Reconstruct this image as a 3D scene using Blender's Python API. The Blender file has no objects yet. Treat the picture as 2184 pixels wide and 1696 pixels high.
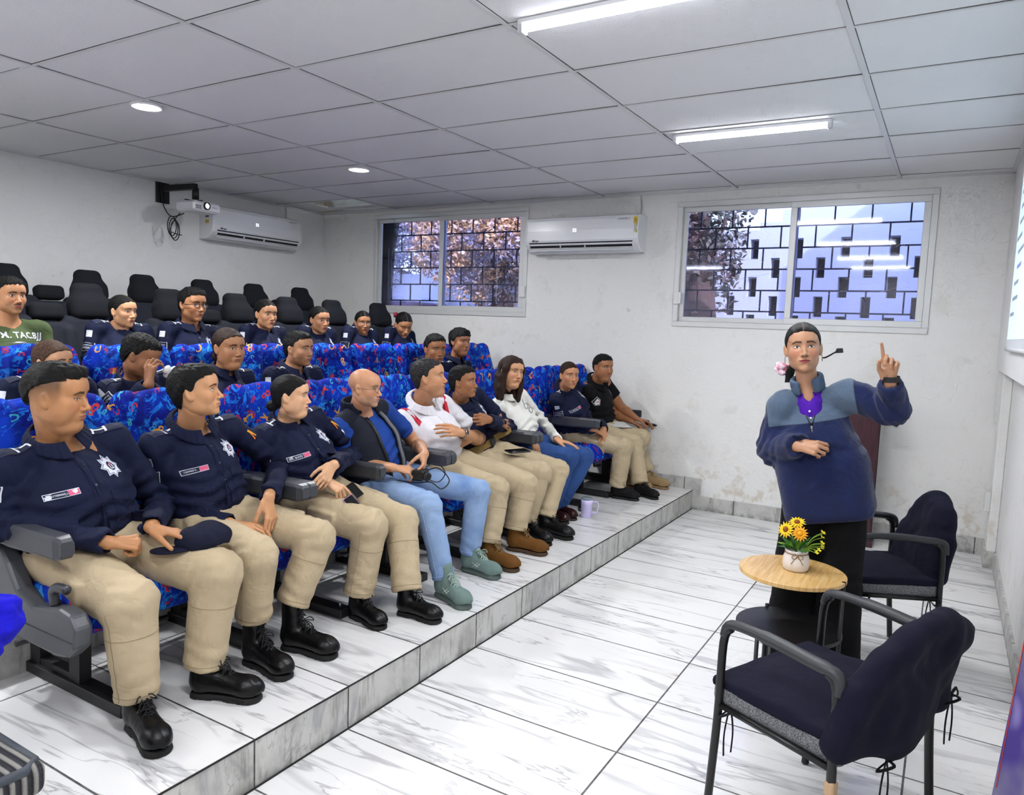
import bpy, math, random
import numpy as np
from mathutils import Vector, Matrix
from mathutils.bvhtree import BVHTree
C = bpy.context.scene.collection
PI = math.pi
rnd = random.Random(7)
V = lambda *a: np.array(a, dtype=float)
def nrm(v):
    v = np.asarray(v, float); return v/max(1e-9, np.linalg.norm(v))
def lerp(a, b, t): return np.asarray(a, float)*(1-t)+np.asarray(b, float)*t
# ---- camera solved from the room's straight lines; at() finds the point of a known plane seen at a pixel
CF, CYAW, CPIT, CROL, CZ = 1572.2, -0.5344, -0.0971, 0.0363, 1.5765
_fw = V(math.sin(CYAW)*math.cos(CPIT), math.cos(CYAW)*math.cos(CPIT), math.sin(CPIT))
_r0 = V(math.cos(CYAW), -math.sin(CYAW), 0); _u0 = np.cross(_r0, _fw)
_r = math.cos(CROL)*_r0+math.sin(CROL)*_u0; _u = -math.sin(CROL)*_r0+math.cos(CROL)*_u0
def at(px, py, x=None, y=None, z=None):
    d = _fw+_r*(px-1092)/CF-_u*(py-848)/CF; c = V(0, 0, CZ)
    t = x/d[0] if x is not None else y/d[1] if y is not None else (z-CZ)/d[2]
    return c+t*d
# ---- room numbers (metres)
HP = 0.175; YW = 6.435; XL = -6.467; XR = 0.29; XRL = 0.38; XE = -1.888; ZC = 2.8; YB = -1.6
F2, F3, F4 = 0.33, 0.55, 0.72
# ================= object helpers
def link(o, parent=None):
    C.objects.link(o)
    if parent is not None: o.parent = parent
    return o
def tag(o, label=None, cat=None, group=None, kind=None):
    if label: o['label'] = label
    if cat: o['category'] = cat
    if group: o['group'] = group
    if kind: o['kind'] = kind
    return o
def thing(name, label, cat, loc=(0, 0, 0), group=None, rz=0):
    o = bpy.data.objects.new(name, None); o.empty_display_size = .1; link(o)
    o.location = tuple(loc); o.rotation_euler = (0, 0, rz)
    return tag(o, label, cat, group)
def raw(name, vs, fs, mats, parent=None, smooth=True, midx=None, loc=None):
    me = bpy.data.meshes.new(name)
    vs = np.asarray(vs, dtype=float).reshape(-1, 3)-ORG[0]
    if isinstance(fs, np.ndarray) and fs.ndim == 2:
        k = fs.shape[1]; n = len(fs)
        me.vertices.add(len(vs)); me.vertices.foreach_set('co', vs.astype(np.float32).ravel())
        me.loops.add(n*k); me.loops.foreach_set('vertex_index', fs.astype(np.int32).ravel())
        me.polygons.add(n); me.polygons.foreach_set('loop_start', np.arange(0, n*k, k, dtype=np.int32))
        try: me.polygons.foreach_set('loop_total', np.full(n, k, dtype=np.int32))
        except Exception: pass
        me.update(calc_edges=True)
    else:
        me.from_pydata([tuple(v) for v in vs], [], [tuple(int(i) for i in f) for f in fs])
    for m in (mats if isinstance(mats, (list, tuple)) else [mats]): me.materials.append(m)
    if midx is not None: me.polygons.foreach_set('material_index', np.asarray(midx, dtype=np.int32))
    if smooth: me.polygons.foreach_set('use_smooth', np.ones(len(me.polygons), dtype=bool))
    o = bpy.data.objects.new(name, me); link(o, parent)
    if loc is not None: o.location = tuple(loc)
    return o
ORG = [np.zeros(3)]   # origin that the shapes being built are written relative to
class MB:
    """collects shapes into one mesh"""
    def __init__(s): s.v = []; s.f = []; s.m = []; s.sm = []
    def put(s, vs, fs, mi=0, sm=False):
        b = len(s.v); s.v += [tuple(map(float, v)) for v in vs]
        for f in fs: s.f.append(tuple(int(i)+b for i in f)); s.m.append(mi); s.sm.append(sm)
        return s
    def box(s, c, h, R=None, bev=0.0, mi=0):
        c = np.asarray(c, float); h = np.asarray(h, float)
        R = np.eye(3) if R is None else np.asarray(R, float)
        if bev <= 0:
            vs = [c+R@(h*V(a, b, d)) for a in (-1, 1) for b in (-1, 1) for d in (-1, 1)]
            return s.put(vs, [(0, 1, 3, 2), (4, 6, 7, 5), (0, 4, 5, 1), (2, 3, 7, 6), (0, 2, 6, 4), (1, 5, 7, 3)], mi)
        bev = min(bev, *(h*.95)); vs = []; idx = {}
        for a in (-1, 1):
            for b in (-1, 1):
                for d in (-1, 1):
                    for k in range(3):
                        q = h-bev; q = q.copy(); q[k] = h[k]
                        idx[a, b, d, k] = len(vs); vs.append(c+R@(q*V(a, b, d)))
        fs = []
        for k in range(3):
            i, j = [x for x in range(3) if x != k]
            for sg in (-1, 1):
                q = []
                for (p, r) in ((-1, -1), (1, -1), (1, 1), (-1, 1)):
                    t = [0, 0, 0]; t[k] = sg; t[i] = p; t[j] = r; q.append(idx[tuple(t)+(k,)])
                if sg*(1 if k != 1 else -1) < 0: q.reverse()
                fs.append(q)
            for p in (-1, 1):
                for r in (-1, 1):
                    a0 = [0]*3; a0[i] = p; a0[j] = r; a1 = list(a0); a0[k] = -1; a1[k] = 1
                    fs.append([idx[tuple(a0)+(i,)], idx[tuple(a1)+(i,)], idx[tuple(a1)+(j,)], idx[tuple(a0)+(j,)]])
        for a in (-1, 1):
            for b in (-1, 1):
                for d in (-1, 1): fs.append([idx[a, b, d, 0], idx[a, b, d, 1], idx[a, b, d, 2]])
        ctr = c
        out = []
        for f in fs:
            p = [np.asarray(vs[i]) for i in f]; n = np.cross(p[1]-p[0], p[2]-p[0])
            if n@(sum(p)/len(p)-ctr) < 0: f = f[::-1]
            out.append(f)
        return s.put(vs, out, mi)
    def tube(s, pts, r, n=8, mi=0, cap=True, closed=False, flat=1.0, up=None):
        pts = [np.asarray(p, float) for p in pts]; m = len(pts)
        rr = [r]*m if np.isscalar(r) else list(r)
        vs = []; prev = None
        for i, p in enumerate(pts):
            if closed: t = nrm(pts[(i+1) % m]-pts[i-1])
            else: t = nrm(pts[min(i+1, m-1)]-pts[max(i-1, 0)])
            if prev is None:
                a = V(0, 0, 1) if up is None else np.asarray(up, float)
                if abs(a@t) > .95: a = V(1, 0, 0)
                prev = nrm(a-t*(a@t))
            else: prev = nrm(prev-t*(prev@t))
            b = np.cross(t, prev)
            for k in range(n):
                an = 2*PI*k/n; vs.append(p+rr[i]*(prev*math.cos(an)*flat+b*math.sin(an)))
        fs = []
        for i in range(m if closed else m-1):
            j = (i+1) % m
            for k in range(n):
                l = (k+1) % n; fs.append((i*n+k, i*n+l, j*n+l, j*n+k))
        if cap and not closed: fs.append(tuple(range(n))[::-1]); fs.append(tuple((m-1)*n+k for k in range(n)))
        return s.put(vs, fs, mi, True)
    def lathe(s, prof, c=(0, 0, 0), n=32, mi=0, axis=None, sm=True):
        c = np.asarray(c, float); R = np.eye(3)
        if axis is not None:
            w = nrm(axis); a = V(1, 0, 0) if abs(w[0]) < .9 else V(0, 1, 0); u = nrm(np.cross(a, w)); R = np.stack([u, np.cross(w, u), w], 1)
        vs = []; fs = []
        for (r, z) in prof:
            for k in range(n): an = 2*PI*k/n; vs.append(c+R@V(r*math.cos(an), r*math.sin(an), z))
        for i in range(len(prof)-1):
            for k in range(n): l = (k+1) % n; fs.append((i*n+k, i*n+l, (i+1)*n+l, (i+1)*n+k))
        if prof[0][0] > 1e-6: fs.append(tuple(range(n))[::-1])
        if prof[-1][0] > 1e-6: fs.append(tuple((len(prof)-1)*n+k for k in range(n)))
        return s.put(vs, fs, mi, sm)
    def prism(s, poly, a0, a1, axis=1, mi=0):
        """extrude a 2D outline along an axis (0,1,2)"""
        n = len(poly); vs = []
        for a in (a0, a1):
            for (p, q) in poly:
                v = [p, q]; v.insert(axis, a); vs.append(v)
        fs = [tuple(range(n)), tuple(range(2*n-1, n-1, -1))]+[(i, n+i, n+(i+1) % n, (i+1) % n) for i in range(n)]
        return s.put(vs, fs, mi)
    def build(s, name, mats, parent=None, bevel=0, solid=0):
        o = raw(name, s.v, s.f, mats, parent, False, s.m)
        o.data.polygons.foreach_set('use_smooth', np.array(s.sm, dtype=bool))
        if bevel:
            b = o.modifiers.new('b', 'BEVEL'); b.width = bevel; b.segments = 2; b.limit_method = 'ANGLE'; b.angle_limit = .6
        return o
def spline(pts, n=8, closed=False):
    pts = [np.asarray(p, float) for p in pts]; m = len(pts); out = []
    for i in range(m if closed else m-1):
        p0 = pts[i-1] if (closed or i > 0) else pts[i]; p1 = pts[i]; p2 = pts[(i+1) % m]; p3 = pts[(i+2) % m] if (closed or i+2 < m) else p2
        for k in range(n):
            t = k/n; out.append(.5*((2*p1)+(p2-p0)*t+(2*p0-5*p1+4*p2-p3)*t*t+(3*p1-p0-3*p2+p3)*t**3))
    if not closed: out.append(pts[-1])
    return out
# ================= signed distance fields on a grid, meshed by surface nets
_wr = np.random.RandomState(3)
_WK = _wr.normal(size=(40, 3)); _WK /= np.linalg.norm(_WK, axis=1)[:, None]; _WP = _wr.uniform(0, 6.28, 40)
def wob(p, f, seed=0, n=6, stretch=None):
    """smooth pseudo noise at points p (N,3), about -1..1"""
    q = p*f if stretch is None else (p@np.asarray(stretch))*f
    q = q+.9*np.sin(q[:, [1, 2, 0]]*.9+seed)
    r = np.zeros(len(p))
    for i in range(n):
        j = (i+seed*7) % 40; r += np.sin(q@_WK[j]*(1+.35*i)+_WP[j])/(1+.3*i)
    return r/(.6*n**.5+1)
class G:
    def __init__(s, lo, hi, h):
        s.h = h; s.lo = np.asarray(lo, float)
        s.n = np.maximum(4, np.ceil((np.asarray(hi, float)-s.lo)/h).astype(int)+1)
        s.ax = [s.lo[i]+h*np.arange(s.n[i]) for i in range(3)]
        s.v = np.full(tuple(s.n), .5, dtype=np.float32)
    def _sub(s, lo, hi):
        a = np.clip(np.floor((np.asarray(lo)-s.lo)/s.h).astype(int), 0, s.n); b = np.clip(np.ceil((np.asarray(hi)-s.lo)/s.h).astype(int)+1, 0, s.n)
        if (b <= a).any(): return None
        sl = tuple(slice(a[i], b[i]) for i in range(3))
        return sl, s.ax[0][sl[0]][:, None, None], s.ax[1][sl[1]][None, :, None], s.ax[2][sl[2]][None, None, :]
    def _op(s, sub, d, k, op):
        sl = sub[0]; a = s.v[sl]; d = d.astype(np.float32)
        if op == 'u':
            if k > 0: hh = np.clip(.5+.5*(a-d)/k, 0, 1); r = a*(1-hh)+d*hh-k*hh*(1-hh)
            else: r = np.minimum(a, d)
        elif op == 's':
            d = -d
            if k > 0: hh = np.clip(.5-.5*(a-d)/k, 0, 1); r = a*(1-hh)+d*hh+k*hh*(1-hh)
            else: r = np.maximum(a, d)
        s.v[sl] = r
        return s
    def cap(s, a, b, r1, r2=None, k=.01, op='u', flat=None, fr=1.0):
        a = np.asarray(a, float); b = np.asarray(b, float); r2 = r1 if r2 is None else r2
        m = max(r1, r2)+k+2.5*s.h; sub = s._sub(np.minimum(a, b)-m, np.maximum(a, b)+m)
        if sub is None: return s
        _, X, Y, Z = sub; ba = b-a; L = max(1e-9, ba@ba)
        qx, qy, qz = X-a[0], Y-a[1], Z-a[2]
        t = np.clip((qx*ba[0]+qy*ba[1]+qz*ba[2])/L, 0, 1)
        qx, qy, qz = qx-t*ba[0], qy-t*ba[1], qz-t*ba[2]
        d2 = qx*qx+qy*qy+qz*qz
        if flat is not None:
            c = qx*flat[0]+qy*flat[1]+qz*flat[2]; d2 = d2+c*c*(1/fr**2-1)
        return s._op(sub, np.sqrt(d2)-(r1+(r2-r1)*t), k, op)
    def ell(s, c, r, R=None, k=.01, op='u'):
        c = np.asarray(c, float); r = np.asarray(r, float); m = r.max()+k+2.5*s.h; sub = s._sub(c-m, c+m)
        if sub is None: return s
        _, X, Y, Z = sub; X = X-c[0]; Y = Y-c[1]; Z = Z-c[2]; k0 = 0; k1 = 0
        R = np.eye(3) if R is None else R
        for i in range(3):
            q = X*R[0, i]+Y*R[1, i]+Z*R[2, i]; k0 = k0+(q/r[i])**2; k1 = k1+(q/r[i]**2)**2
        k0 = np.sqrt(k0); return s._op(sub, k0*(k0-1)/np.maximum(np.sqrt(k1), 1e-6), k, op)
    def box(s, c, hf, rd=.01, R=None, k=.005, op='u'):
        c = np.asarray(c, float); hf = np.asarray(hf, float)-rd; m = np.linalg.norm(hf)+rd+k+2.5*s.h; sub = s._sub(c-m, c+m)
        if sub is None: return s
        _, X, Y, Z = sub; X = X-c[0]; Y = Y-c[1]; Z = Z-c[2]; R = np.eye(3) if R is None else R
        q = [np.abs(X*R[0, i]+Y*R[1, i]+Z*R[2, i])-hf[i] for i in range(3)]
        o = np.sqrt(np.maximum(q[0], 0)**2+np.maximum(q[1], 0)**2+np.maximum(q[2], 0)**2)
        return s._op(sub, o+np.minimum(np.maximum(q[0], np.maximum(q[1], q[2])), 0)-rd, k, op)
    def plane(s, p, n, k=0):
        """remove everything on the side n points to"""
        p = np.asarray(p, float); n = nrm(n); sub = s._sub(s.lo-1, s.lo+s.n*s.h+1); _, X, Y, Z = sub
        d = -((X-p[0])*n[0]+(Y-p[1])*n[1]+(Z-p[2])*n[2])
        return s._op(sub, d, k, 's')
    def pts(s, thr):
        m = np.abs(s.v) < thr; i = np.argwhere(m); return m, s.lo+i*s.h
    def noise(s, amp, f, seed=0, stretch=None, thr=None, w=None):
        m, p = s.pts(thr or max(amp*2.5, 3*s.h))
        if len(p):
            a = amp*wob(p, f, seed, stretch=stretch)
            if w is not None: a = a*w(p)
            s.v[m] += a.astype(np.float32)
        return s
    def func(s, fn, thr=.05):
        m, p = s.pts(thr)
        if len(p): s.v[m] = fn(p, s.v[m]).astype(np.float32)
        return s
    def mesh(s):
        v = s.v.copy(); v[0] = v[-1] = 1; v[:, 0] = v[:, -1] = 1; v[:, :, 0] = v[:, :, -1] = 1
        ins = v < 0; nx, ny, nz = v.shape
        cnt = np.zeros((nx-1, ny-1, nz-1), np.int8)
        for i in (0, 1):
            for j in (0, 1):
                for k in (0, 1): cnt += ins[i:nx-1+i, j:ny-1+j, k:nz-1+k]
        cell = np.argwhere((cnt > 0) & (cnt < 8))
        if len(cell) == 0: return np.zeros((0, 3)), np.zeros((0, 4), int)
        idx = np.full(cnt.shape, -1, np.int64); idx[tuple(cell.T)] = np.arange(len(cell))
        cs = [(i, j, k) for i in (0, 1) for j in (0, 1) for k in (0, 1)]
        cv = {c: v[cell[:, 0]+c[0], cell[:, 1]+c[1], cell[:, 2]+c[2]] for c in cs}
        acc = np.zeros((len(cell), 3)); n = np.zeros(len(cell))
        for a in cs:
            for ax in range(3):
                if a[ax] == 0:
                    b = list(a); b[ax] = 1; b = tuple(b); va, vb = cv[a], cv[b]; m = (va < 0) != (vb < 0)
                    t = np.where(m, va/np.where(m, va-vb, 1), 0)
                    p = np.tile(np.array(a, float), (len(cell), 1)); p[:, ax] += t
                    acc += p*m[:, None]; n += m
        P = s.lo+(cell+acc/n[:, None])*s.h
        Q = []
        for ax in range(3):
            u, w = (ax+1) % 3, (ax+2) % 3
            sl0 = [slice(None)]*3; sl1 = [slice(None)]*3; sl0[ax] = slice(0, -1); sl1[ax] = slice(1, None)
            A = ins[tuple(sl0)]; B = ins[tuple(sl1)]; e = np.argwhere(A != B)
            e = e[(e[:, u] > 0) & (e[:, w] > 0)]
            ii = [e.copy() for _ in range(4)]
            ii[1][:, u] -= 1; ii[2][:, u] -= 1; ii[2][:, w] -= 1; ii[3][:, w] -= 1
            ok = np.ones(len(e), bool)
            for q in ii:
                for d in range(3): ok &= q[:, d] < cnt.shape[d]
            ii = [q[ok] for q in ii]; e = e[ok]
            q4 = np.stack([idx[tuple(q.T)] for q in ii], 1); fl = ~A[tuple(e.T)]
            q4[fl] = q4[fl][:, ::-1]; Q.append(q4)
        Q = np.concatenate(Q); return P, Q[(Q >= 0).all(1)]
def xform(P, M): return P@np.asarray(M)[:3, :3].T+np.asarray(M)[:3, 3]
def frame(o, x, z):
    """4x4 with x axis x, z axis near z"""
    x = nrm(x); z = np.asarray(z, float); z = nrm(z-x*(z@x)); y = np.cross(z, x)
    M = np.eye(4); M[:3, 0] = x; M[:3, 1] = y; M[:3, 2] = z; M[:3, 3] = o; return M
def joinm(parts):
    vs = []; fs = []; b = 0
    for v, f in parts: vs.append(v); fs.append(f+b); b += len(v)
    return np.concatenate(vs), np.concatenate(fs)
# ================= materials
def lin(c):
    if isinstance(c, str): c = tuple(int(c[i:i+2], 16)/255 for i in (0, 2, 4))
    return tuple((x/12.92 if x <= .04045 else ((x+.055)/1.055)**2.4) for x in c[:3])+(1,)
class N:
    """tiny expression layer over shader nodes"""
    def __init__(s, t, sock): s.t = t; s.k = sock
    def _m(s, op, *a, clamp=False):
        n = s.t.nodes.new('ShaderNodeMath'); n.operation = op; n.use_clamp = clamp
        for i, x in enumerate((s,)+a):
            if isinstance(x, N): s.t.links.new(x.k, n.inputs[i])
            else: n.inputs[i].default_value = float(x)
        return N(s.t, n.outputs[0])
    def __add__(s, o): return s._m('ADD', o)
    def __sub__(s, o): return s._m('SUBTRACT', o)
    def __mul__(s, o): return s._m('MULTIPLY', o)
    def __truediv__(s, o): return s._m('DIVIDE', o)
    def __radd__(s, o): return s+o
    def __rmul__(s, o): return s*o
    def __rsub__(s, o): return (s*-1)+o
    def lt(s, o): return s._m('LESS_THAN', o)
    def gt(s, o): return s._m('GREATER_THAN', o)
    def abs(s): return s._m('ABSOLUTE')
    def min(s, o): return s._m('MINIMUM', o)
    def max(s, o): return s._m('MAXIMUM', o)
    def sqrt(s): return s._m('SQRT')
    def sin(s): return s._m('SINE')
    def cos(s): return s._m('COSINE')
    def frac(s): return s._m('FRACT')
    def floor(s): return s._m('FLOOR')
    def atan2(s, o): return s._m('ARCTAN2', o)
    def step(s, a, b):
        """smooth 0..1 as s goes a..b"""
        n = s.t.nodes.new('ShaderNodeMapRange'); n.interpolation_type = 'SMOOTHSTEP'; s.t.links.new(s.k, n.inputs[0])
        n.inputs[1].default_value = a; n.inputs[2].default_value = b
        if a > b: n.inputs[1].default_value = b; n.inputs[2].default_value = a; n.inputs[3].default_value = 1; n.inputs[4].default_value = 0
        return N(s.t, n.outputs[0])
class Mat:
    def __init__(s, name, base=(.5, .5, .5), rough=.5, metal=0, **kw):
        s.m = bpy.data.materials.new(name); s.m.use_nodes = True; s.t = s.m.node_tree
        s.b = s.t.nodes['Principled BSDF']; s.out = s.t.nodes['Material Output']
        s.col = lin(base); s.b.inputs['Base Color'].default_value = s.col; s.b.inputs['Roughness'].default_value = rough; s.b.inputs['Metallic'].default_value = metal
        for k, v in kw.items(): s.b.inputs[k.replace('_', ' ')].default_value = v
    def coord(s, kind='Object', attr=None):
        if attr: n = s.t.nodes.new('ShaderNodeAttribute'); n.attribute_name = attr; return N(s.t, n.outputs['Vector'])
        n = s.t.nodes.new('ShaderNodeTexCoord'); return N(s.t, n.outputs[kind])
    def xyz(s, v):
        n = s.t.nodes.new('ShaderNodeSeparateXYZ'); s.t.links.new(v.k, n.inputs[0]); return [N(s.t, o) for o in n.outputs]
    def vec(s, x, y, z=0):
        n = s.t.nodes.new('ShaderNodeCombineXYZ')
        for i, a in enumerate((x, y, z)):
            if isinstance(a, N): s.t.links.new(a.k, n.inputs[i])
            else: n.inputs[i].default_value = a
        return N(s.t, n.outputs[0])
    def noise(s, v, scale, detail=2, rough=.5, dist=0, color=False, dim='3D'):
        n = s.t.nodes.new('ShaderNodeTexNoise'); n.noise_dimensions = dim; s.t.links.new(v.k, n.inputs['Vector'])
        n.inputs['Scale'].default_value = scale; n.inputs['Detail'].default_value = detail; n.inputs['Roughness'].default_value = rough; n.inputs['Distortion'].default_value = dist
        return N(s.t, n.outputs['Color' if color else 'Fac'])
    def mapv(s, v, scale=(1, 1, 1), rot=(0, 0, 0), loc=(0, 0, 0)):
        n = s.t.nodes.new('ShaderNodeMapping'); s.t.links.new(v.k, n.inputs[0]); n.inputs['Scale'].default_value = scale; n.inputs['Rotation'].default_value = rot; n.inputs['Location'].default_value = loc
        return N(s.t, n.outputs[0])
    def mix(s, f, a, b):
        n = s.t.nodes.new('ShaderNodeMix'); n.data_type = 'RGBA'
        for x, i in ((f, 0), (a, 6), (b, 7)):
            if isinstance(x, N): s.t.links.new(x.k, n.inputs[i])
            elif i == 0: n.inputs[0].default_value = x
            else: n.inputs[i].default_value = lin(x) if (isinstance(x, str) or len(x) == 3) else x
        return N(s.t, n.outputs[2])
    def color(s, c): s.t.links.new(c.k, s.b.inputs['Base Color']); return s
    def inp(s, name, c): s.t.links.new(c.k, s.b.inputs[name]); return s
    def bump(s, h, strength=.3, dist=.01):
        n = s.t.nodes.new('ShaderNodeBump'); n.inputs['Strength'].default_value = strength; n.inputs['Distance'].default_value = dist
        s.t.links.new(h.k, n.inputs['Height']); s.t.links.new(n.outputs[0], s.b.inputs['Normal']); return s
def glow(name, c, strength):
    m = Mat(name, c, .5); m.b.inputs['Emission Color'].default_value = lin(c); m.b.inputs['Emission Strength'].default_value = strength
    if strength < 40: m.m.cycles.emission_sampling = 'NONE'
    return m.m
_mc = {}
def plain(name, c, rough=.5, metal=0, **kw):
    if name not in _mc: _mc[name] = Mat(name, c, rough, metal, **kw).m
    return _mc[name]
# ================= people
def skin_mat(name, skin, brow='1a1210', lips='a8574c', iris='1c0f0a', eye=1.0, look=(0, 0), browt=1.0, stub=0.0, stubc='2a1f1c', blush=0.0, fade=0.0, mouth=0, tash=0.0):
    """skin with features placed by the head's own coordinates (attribute hl, metres from between the eyes; x forward, z up)"""
    M = Mat(name, skin, .42); M.b.inputs['Subsurface Weight'].default_value = 0.0
    M.b.inputs['Specular IOR Level'].default_value = .35
    hl = M.coord(attr='hl'); x, y, z = M.xyz(hl); ay = y.abs(); front = x.step(.045, .06)
    wc = M.coord('Object'); n1 = M.noise(wc, 14, 3); n2 = M.noise(wc, 900, 1)
    base = M.mix(n1.step(.3, .75)*.35, skin, tuple(c*.86 for c in lin2(skin)))
    # warmer cheeks, nose, ears
    cheek = ((y.abs()-.042)*(y.abs()-.042)+(z+.03)*(z+.03)).sqrt().step(.03, .008)*front
    base = M.mix(cheek*(.22+blush), base, 'b8604e')
    if stub > 0:
        jaw = z.step(-.045, -.062)*x.step(-.01, .02)*z.step(-.15, -.12)
        base = M.mix(jaw*stub*(.7+n2*.5), base, stubc)
    if tash > 0:
        t = ((z+.0535-ay*-.1)).abs().step(.0055, .003)*ay.step(.03, .022)*front
        base = M.mix(t*tash, base, '15100e')
    if fade > 0:
        f = z.step(-.03, .055)*x.step(.055, .035)
        base = M.mix(f*fade*(.75+n2*.4), base, '1c1513')
    # brows
    bz = .0205+(ay-.012)*.14-((ay-.034).max(0))*.55
    br = (z-bz).abs()/( (ay-.058)*-.05+.0032*browt ); brow_m = br.step(1.15, .6)*ay.step(.008, .013)*ay.step(.055, .048)*front
    base = M.mix(brow_m*.88, base, brow)
    # eyes
    ez = z+.001-(ay-.031)*.1; e1 = ((ay-.0315)/.0150); 
    up = .0062*eye; dn = .0042*max(eye, .25)
    arch = (1-e1*e1).max(0)
    m_eye = (ez.lt(arch*up)*(ez*-1).lt(arch*dn)*e1.abs().lt(1.0))*front
    lid = ((ez-arch*up).abs().step(.0022, .0010))*e1.abs().step(1.12, 1.0)*front
    lidlow = ((ez+arch*dn).abs().step(.0012, .0004))*e1.abs().step(1.05, .95)*front
    crease = ((ez-arch*(up+.0035)-.0015).abs().step(.0016, .0006))*e1.abs().step(1.0, .85)*front
    base = M.mix(crease*.35, base, '5a3226')
    base = M.mix(((ez*ez+((ay-.0315)*.62)*((ay-.0315)*.62)).sqrt()).step(.017, .008)*.16*front, base, '6b3a2a')
    base = M.mix(m_eye, base, 'e8e2dc')
    sy = y.gt(0)*2-1
    ix = (y-sy*.0315-look[0]); iz = (z+.0005-look[1]); ir = (ix*ix+iz*iz).sqrt()
    base = M.mix(m_eye*ir.step(.0066, .0058), base, iris)
    base = M.mix(m_eye*ir.step(.0030, .0024), base, '050404')
    gl = ((ix-.0018)*(ix-.0018)+(iz-.002)*(iz-.002)).sqrt().step(.0013, .0007)
    base = M.mix(m_eye*gl*.8, base, 'ffffff')
    base = M.mix(lid*.9, base, '140c0a'); base = M.mix(lidlow*.45, base, '4a2a20')
    # lips: m shaped upper, fuller lower
    lw = .0245; ly = ay/lw; la = (1-ly*ly).max(0)
    up_l = la.sqrt()*.0062+(ay-.006).abs().step(.006, 0)*.0012; lo_l = la*.0088
    lz = z+.0672; lipm = (lz.lt(up_l)*(lz*-1).lt(lo_l)*ly.lt(1))*front
    base = M.mix(lipm*.85, base, lips)
    ml = lz.abs().step(.0013+mouth*.001, .0005+mouth*.001)*ly.step(1.08, .98)*front
    base = M.mix(ml*.85, base, '2a100e' if not mouth else 'c9b7ae')
    nos = (((ay-.0095)/.0042)*((ay-.0095)/.0042)+((z+.0462)/.0026)*((z+.0462)/.0026)).step(1.3, .6)*front
    base = M.mix(nos*.7, base, '2a120d')
    M.color(base); M.bump(n2*.4+M.noise(wc, 260, 2), .12, .002)
    M.b.inputs['Coat Weight'].default_value = .06
    return M.m
def lin2(c): return tuple(int(c[i:i+2], 16)/255 for i in (0, 2, 4))
def cloth_mat(name, c, c2=None, rough=.85, wf=1400, bump=.25, nf=9, amt=.35, wr=.9):
    M = Mat(name, c, rough); o = M.coord('Object')
    n = M.noise(o, nf, 3); f = M.noise(o, wf, 1)
    M.color(M.mix(n.step(.3, .8)*amt, c, c2 or tuple(x*.72 for x in lin2(c))))
    w = M.noise(o, 7, 2, .5, 2.2); w = (w*9).sin().abs()
    M.bump(M.noise(o, 60, 3)*.5+f*.15+w*wr, bump, .006); M.b.inputs['Specular IOR Level'].default_value = .25
    return M.m
def hair_mat(name, c='040404', c2='100d0d', rough=.55, sc=(35, 330, 330), part=0):
    M = Mat(name, c, rough); o = M.coord(attr='hl'); s = M.noise(M.mapv(o, sc), 1, 3)
    x, y, z = M.xyz(o); cc = M.mix(s.step(.4, .8), c, c2)
    if part: cc = M.mix(y.abs().step(.0022, .0008)*x.step(-.02, .0)*z.gt(.05)*.6, cc, '9a735a')
    M.color(cc); M.b.inputs['Specular IOR Level'].default_value = .22; M.bump(s, .8, .006); return M.m
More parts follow.
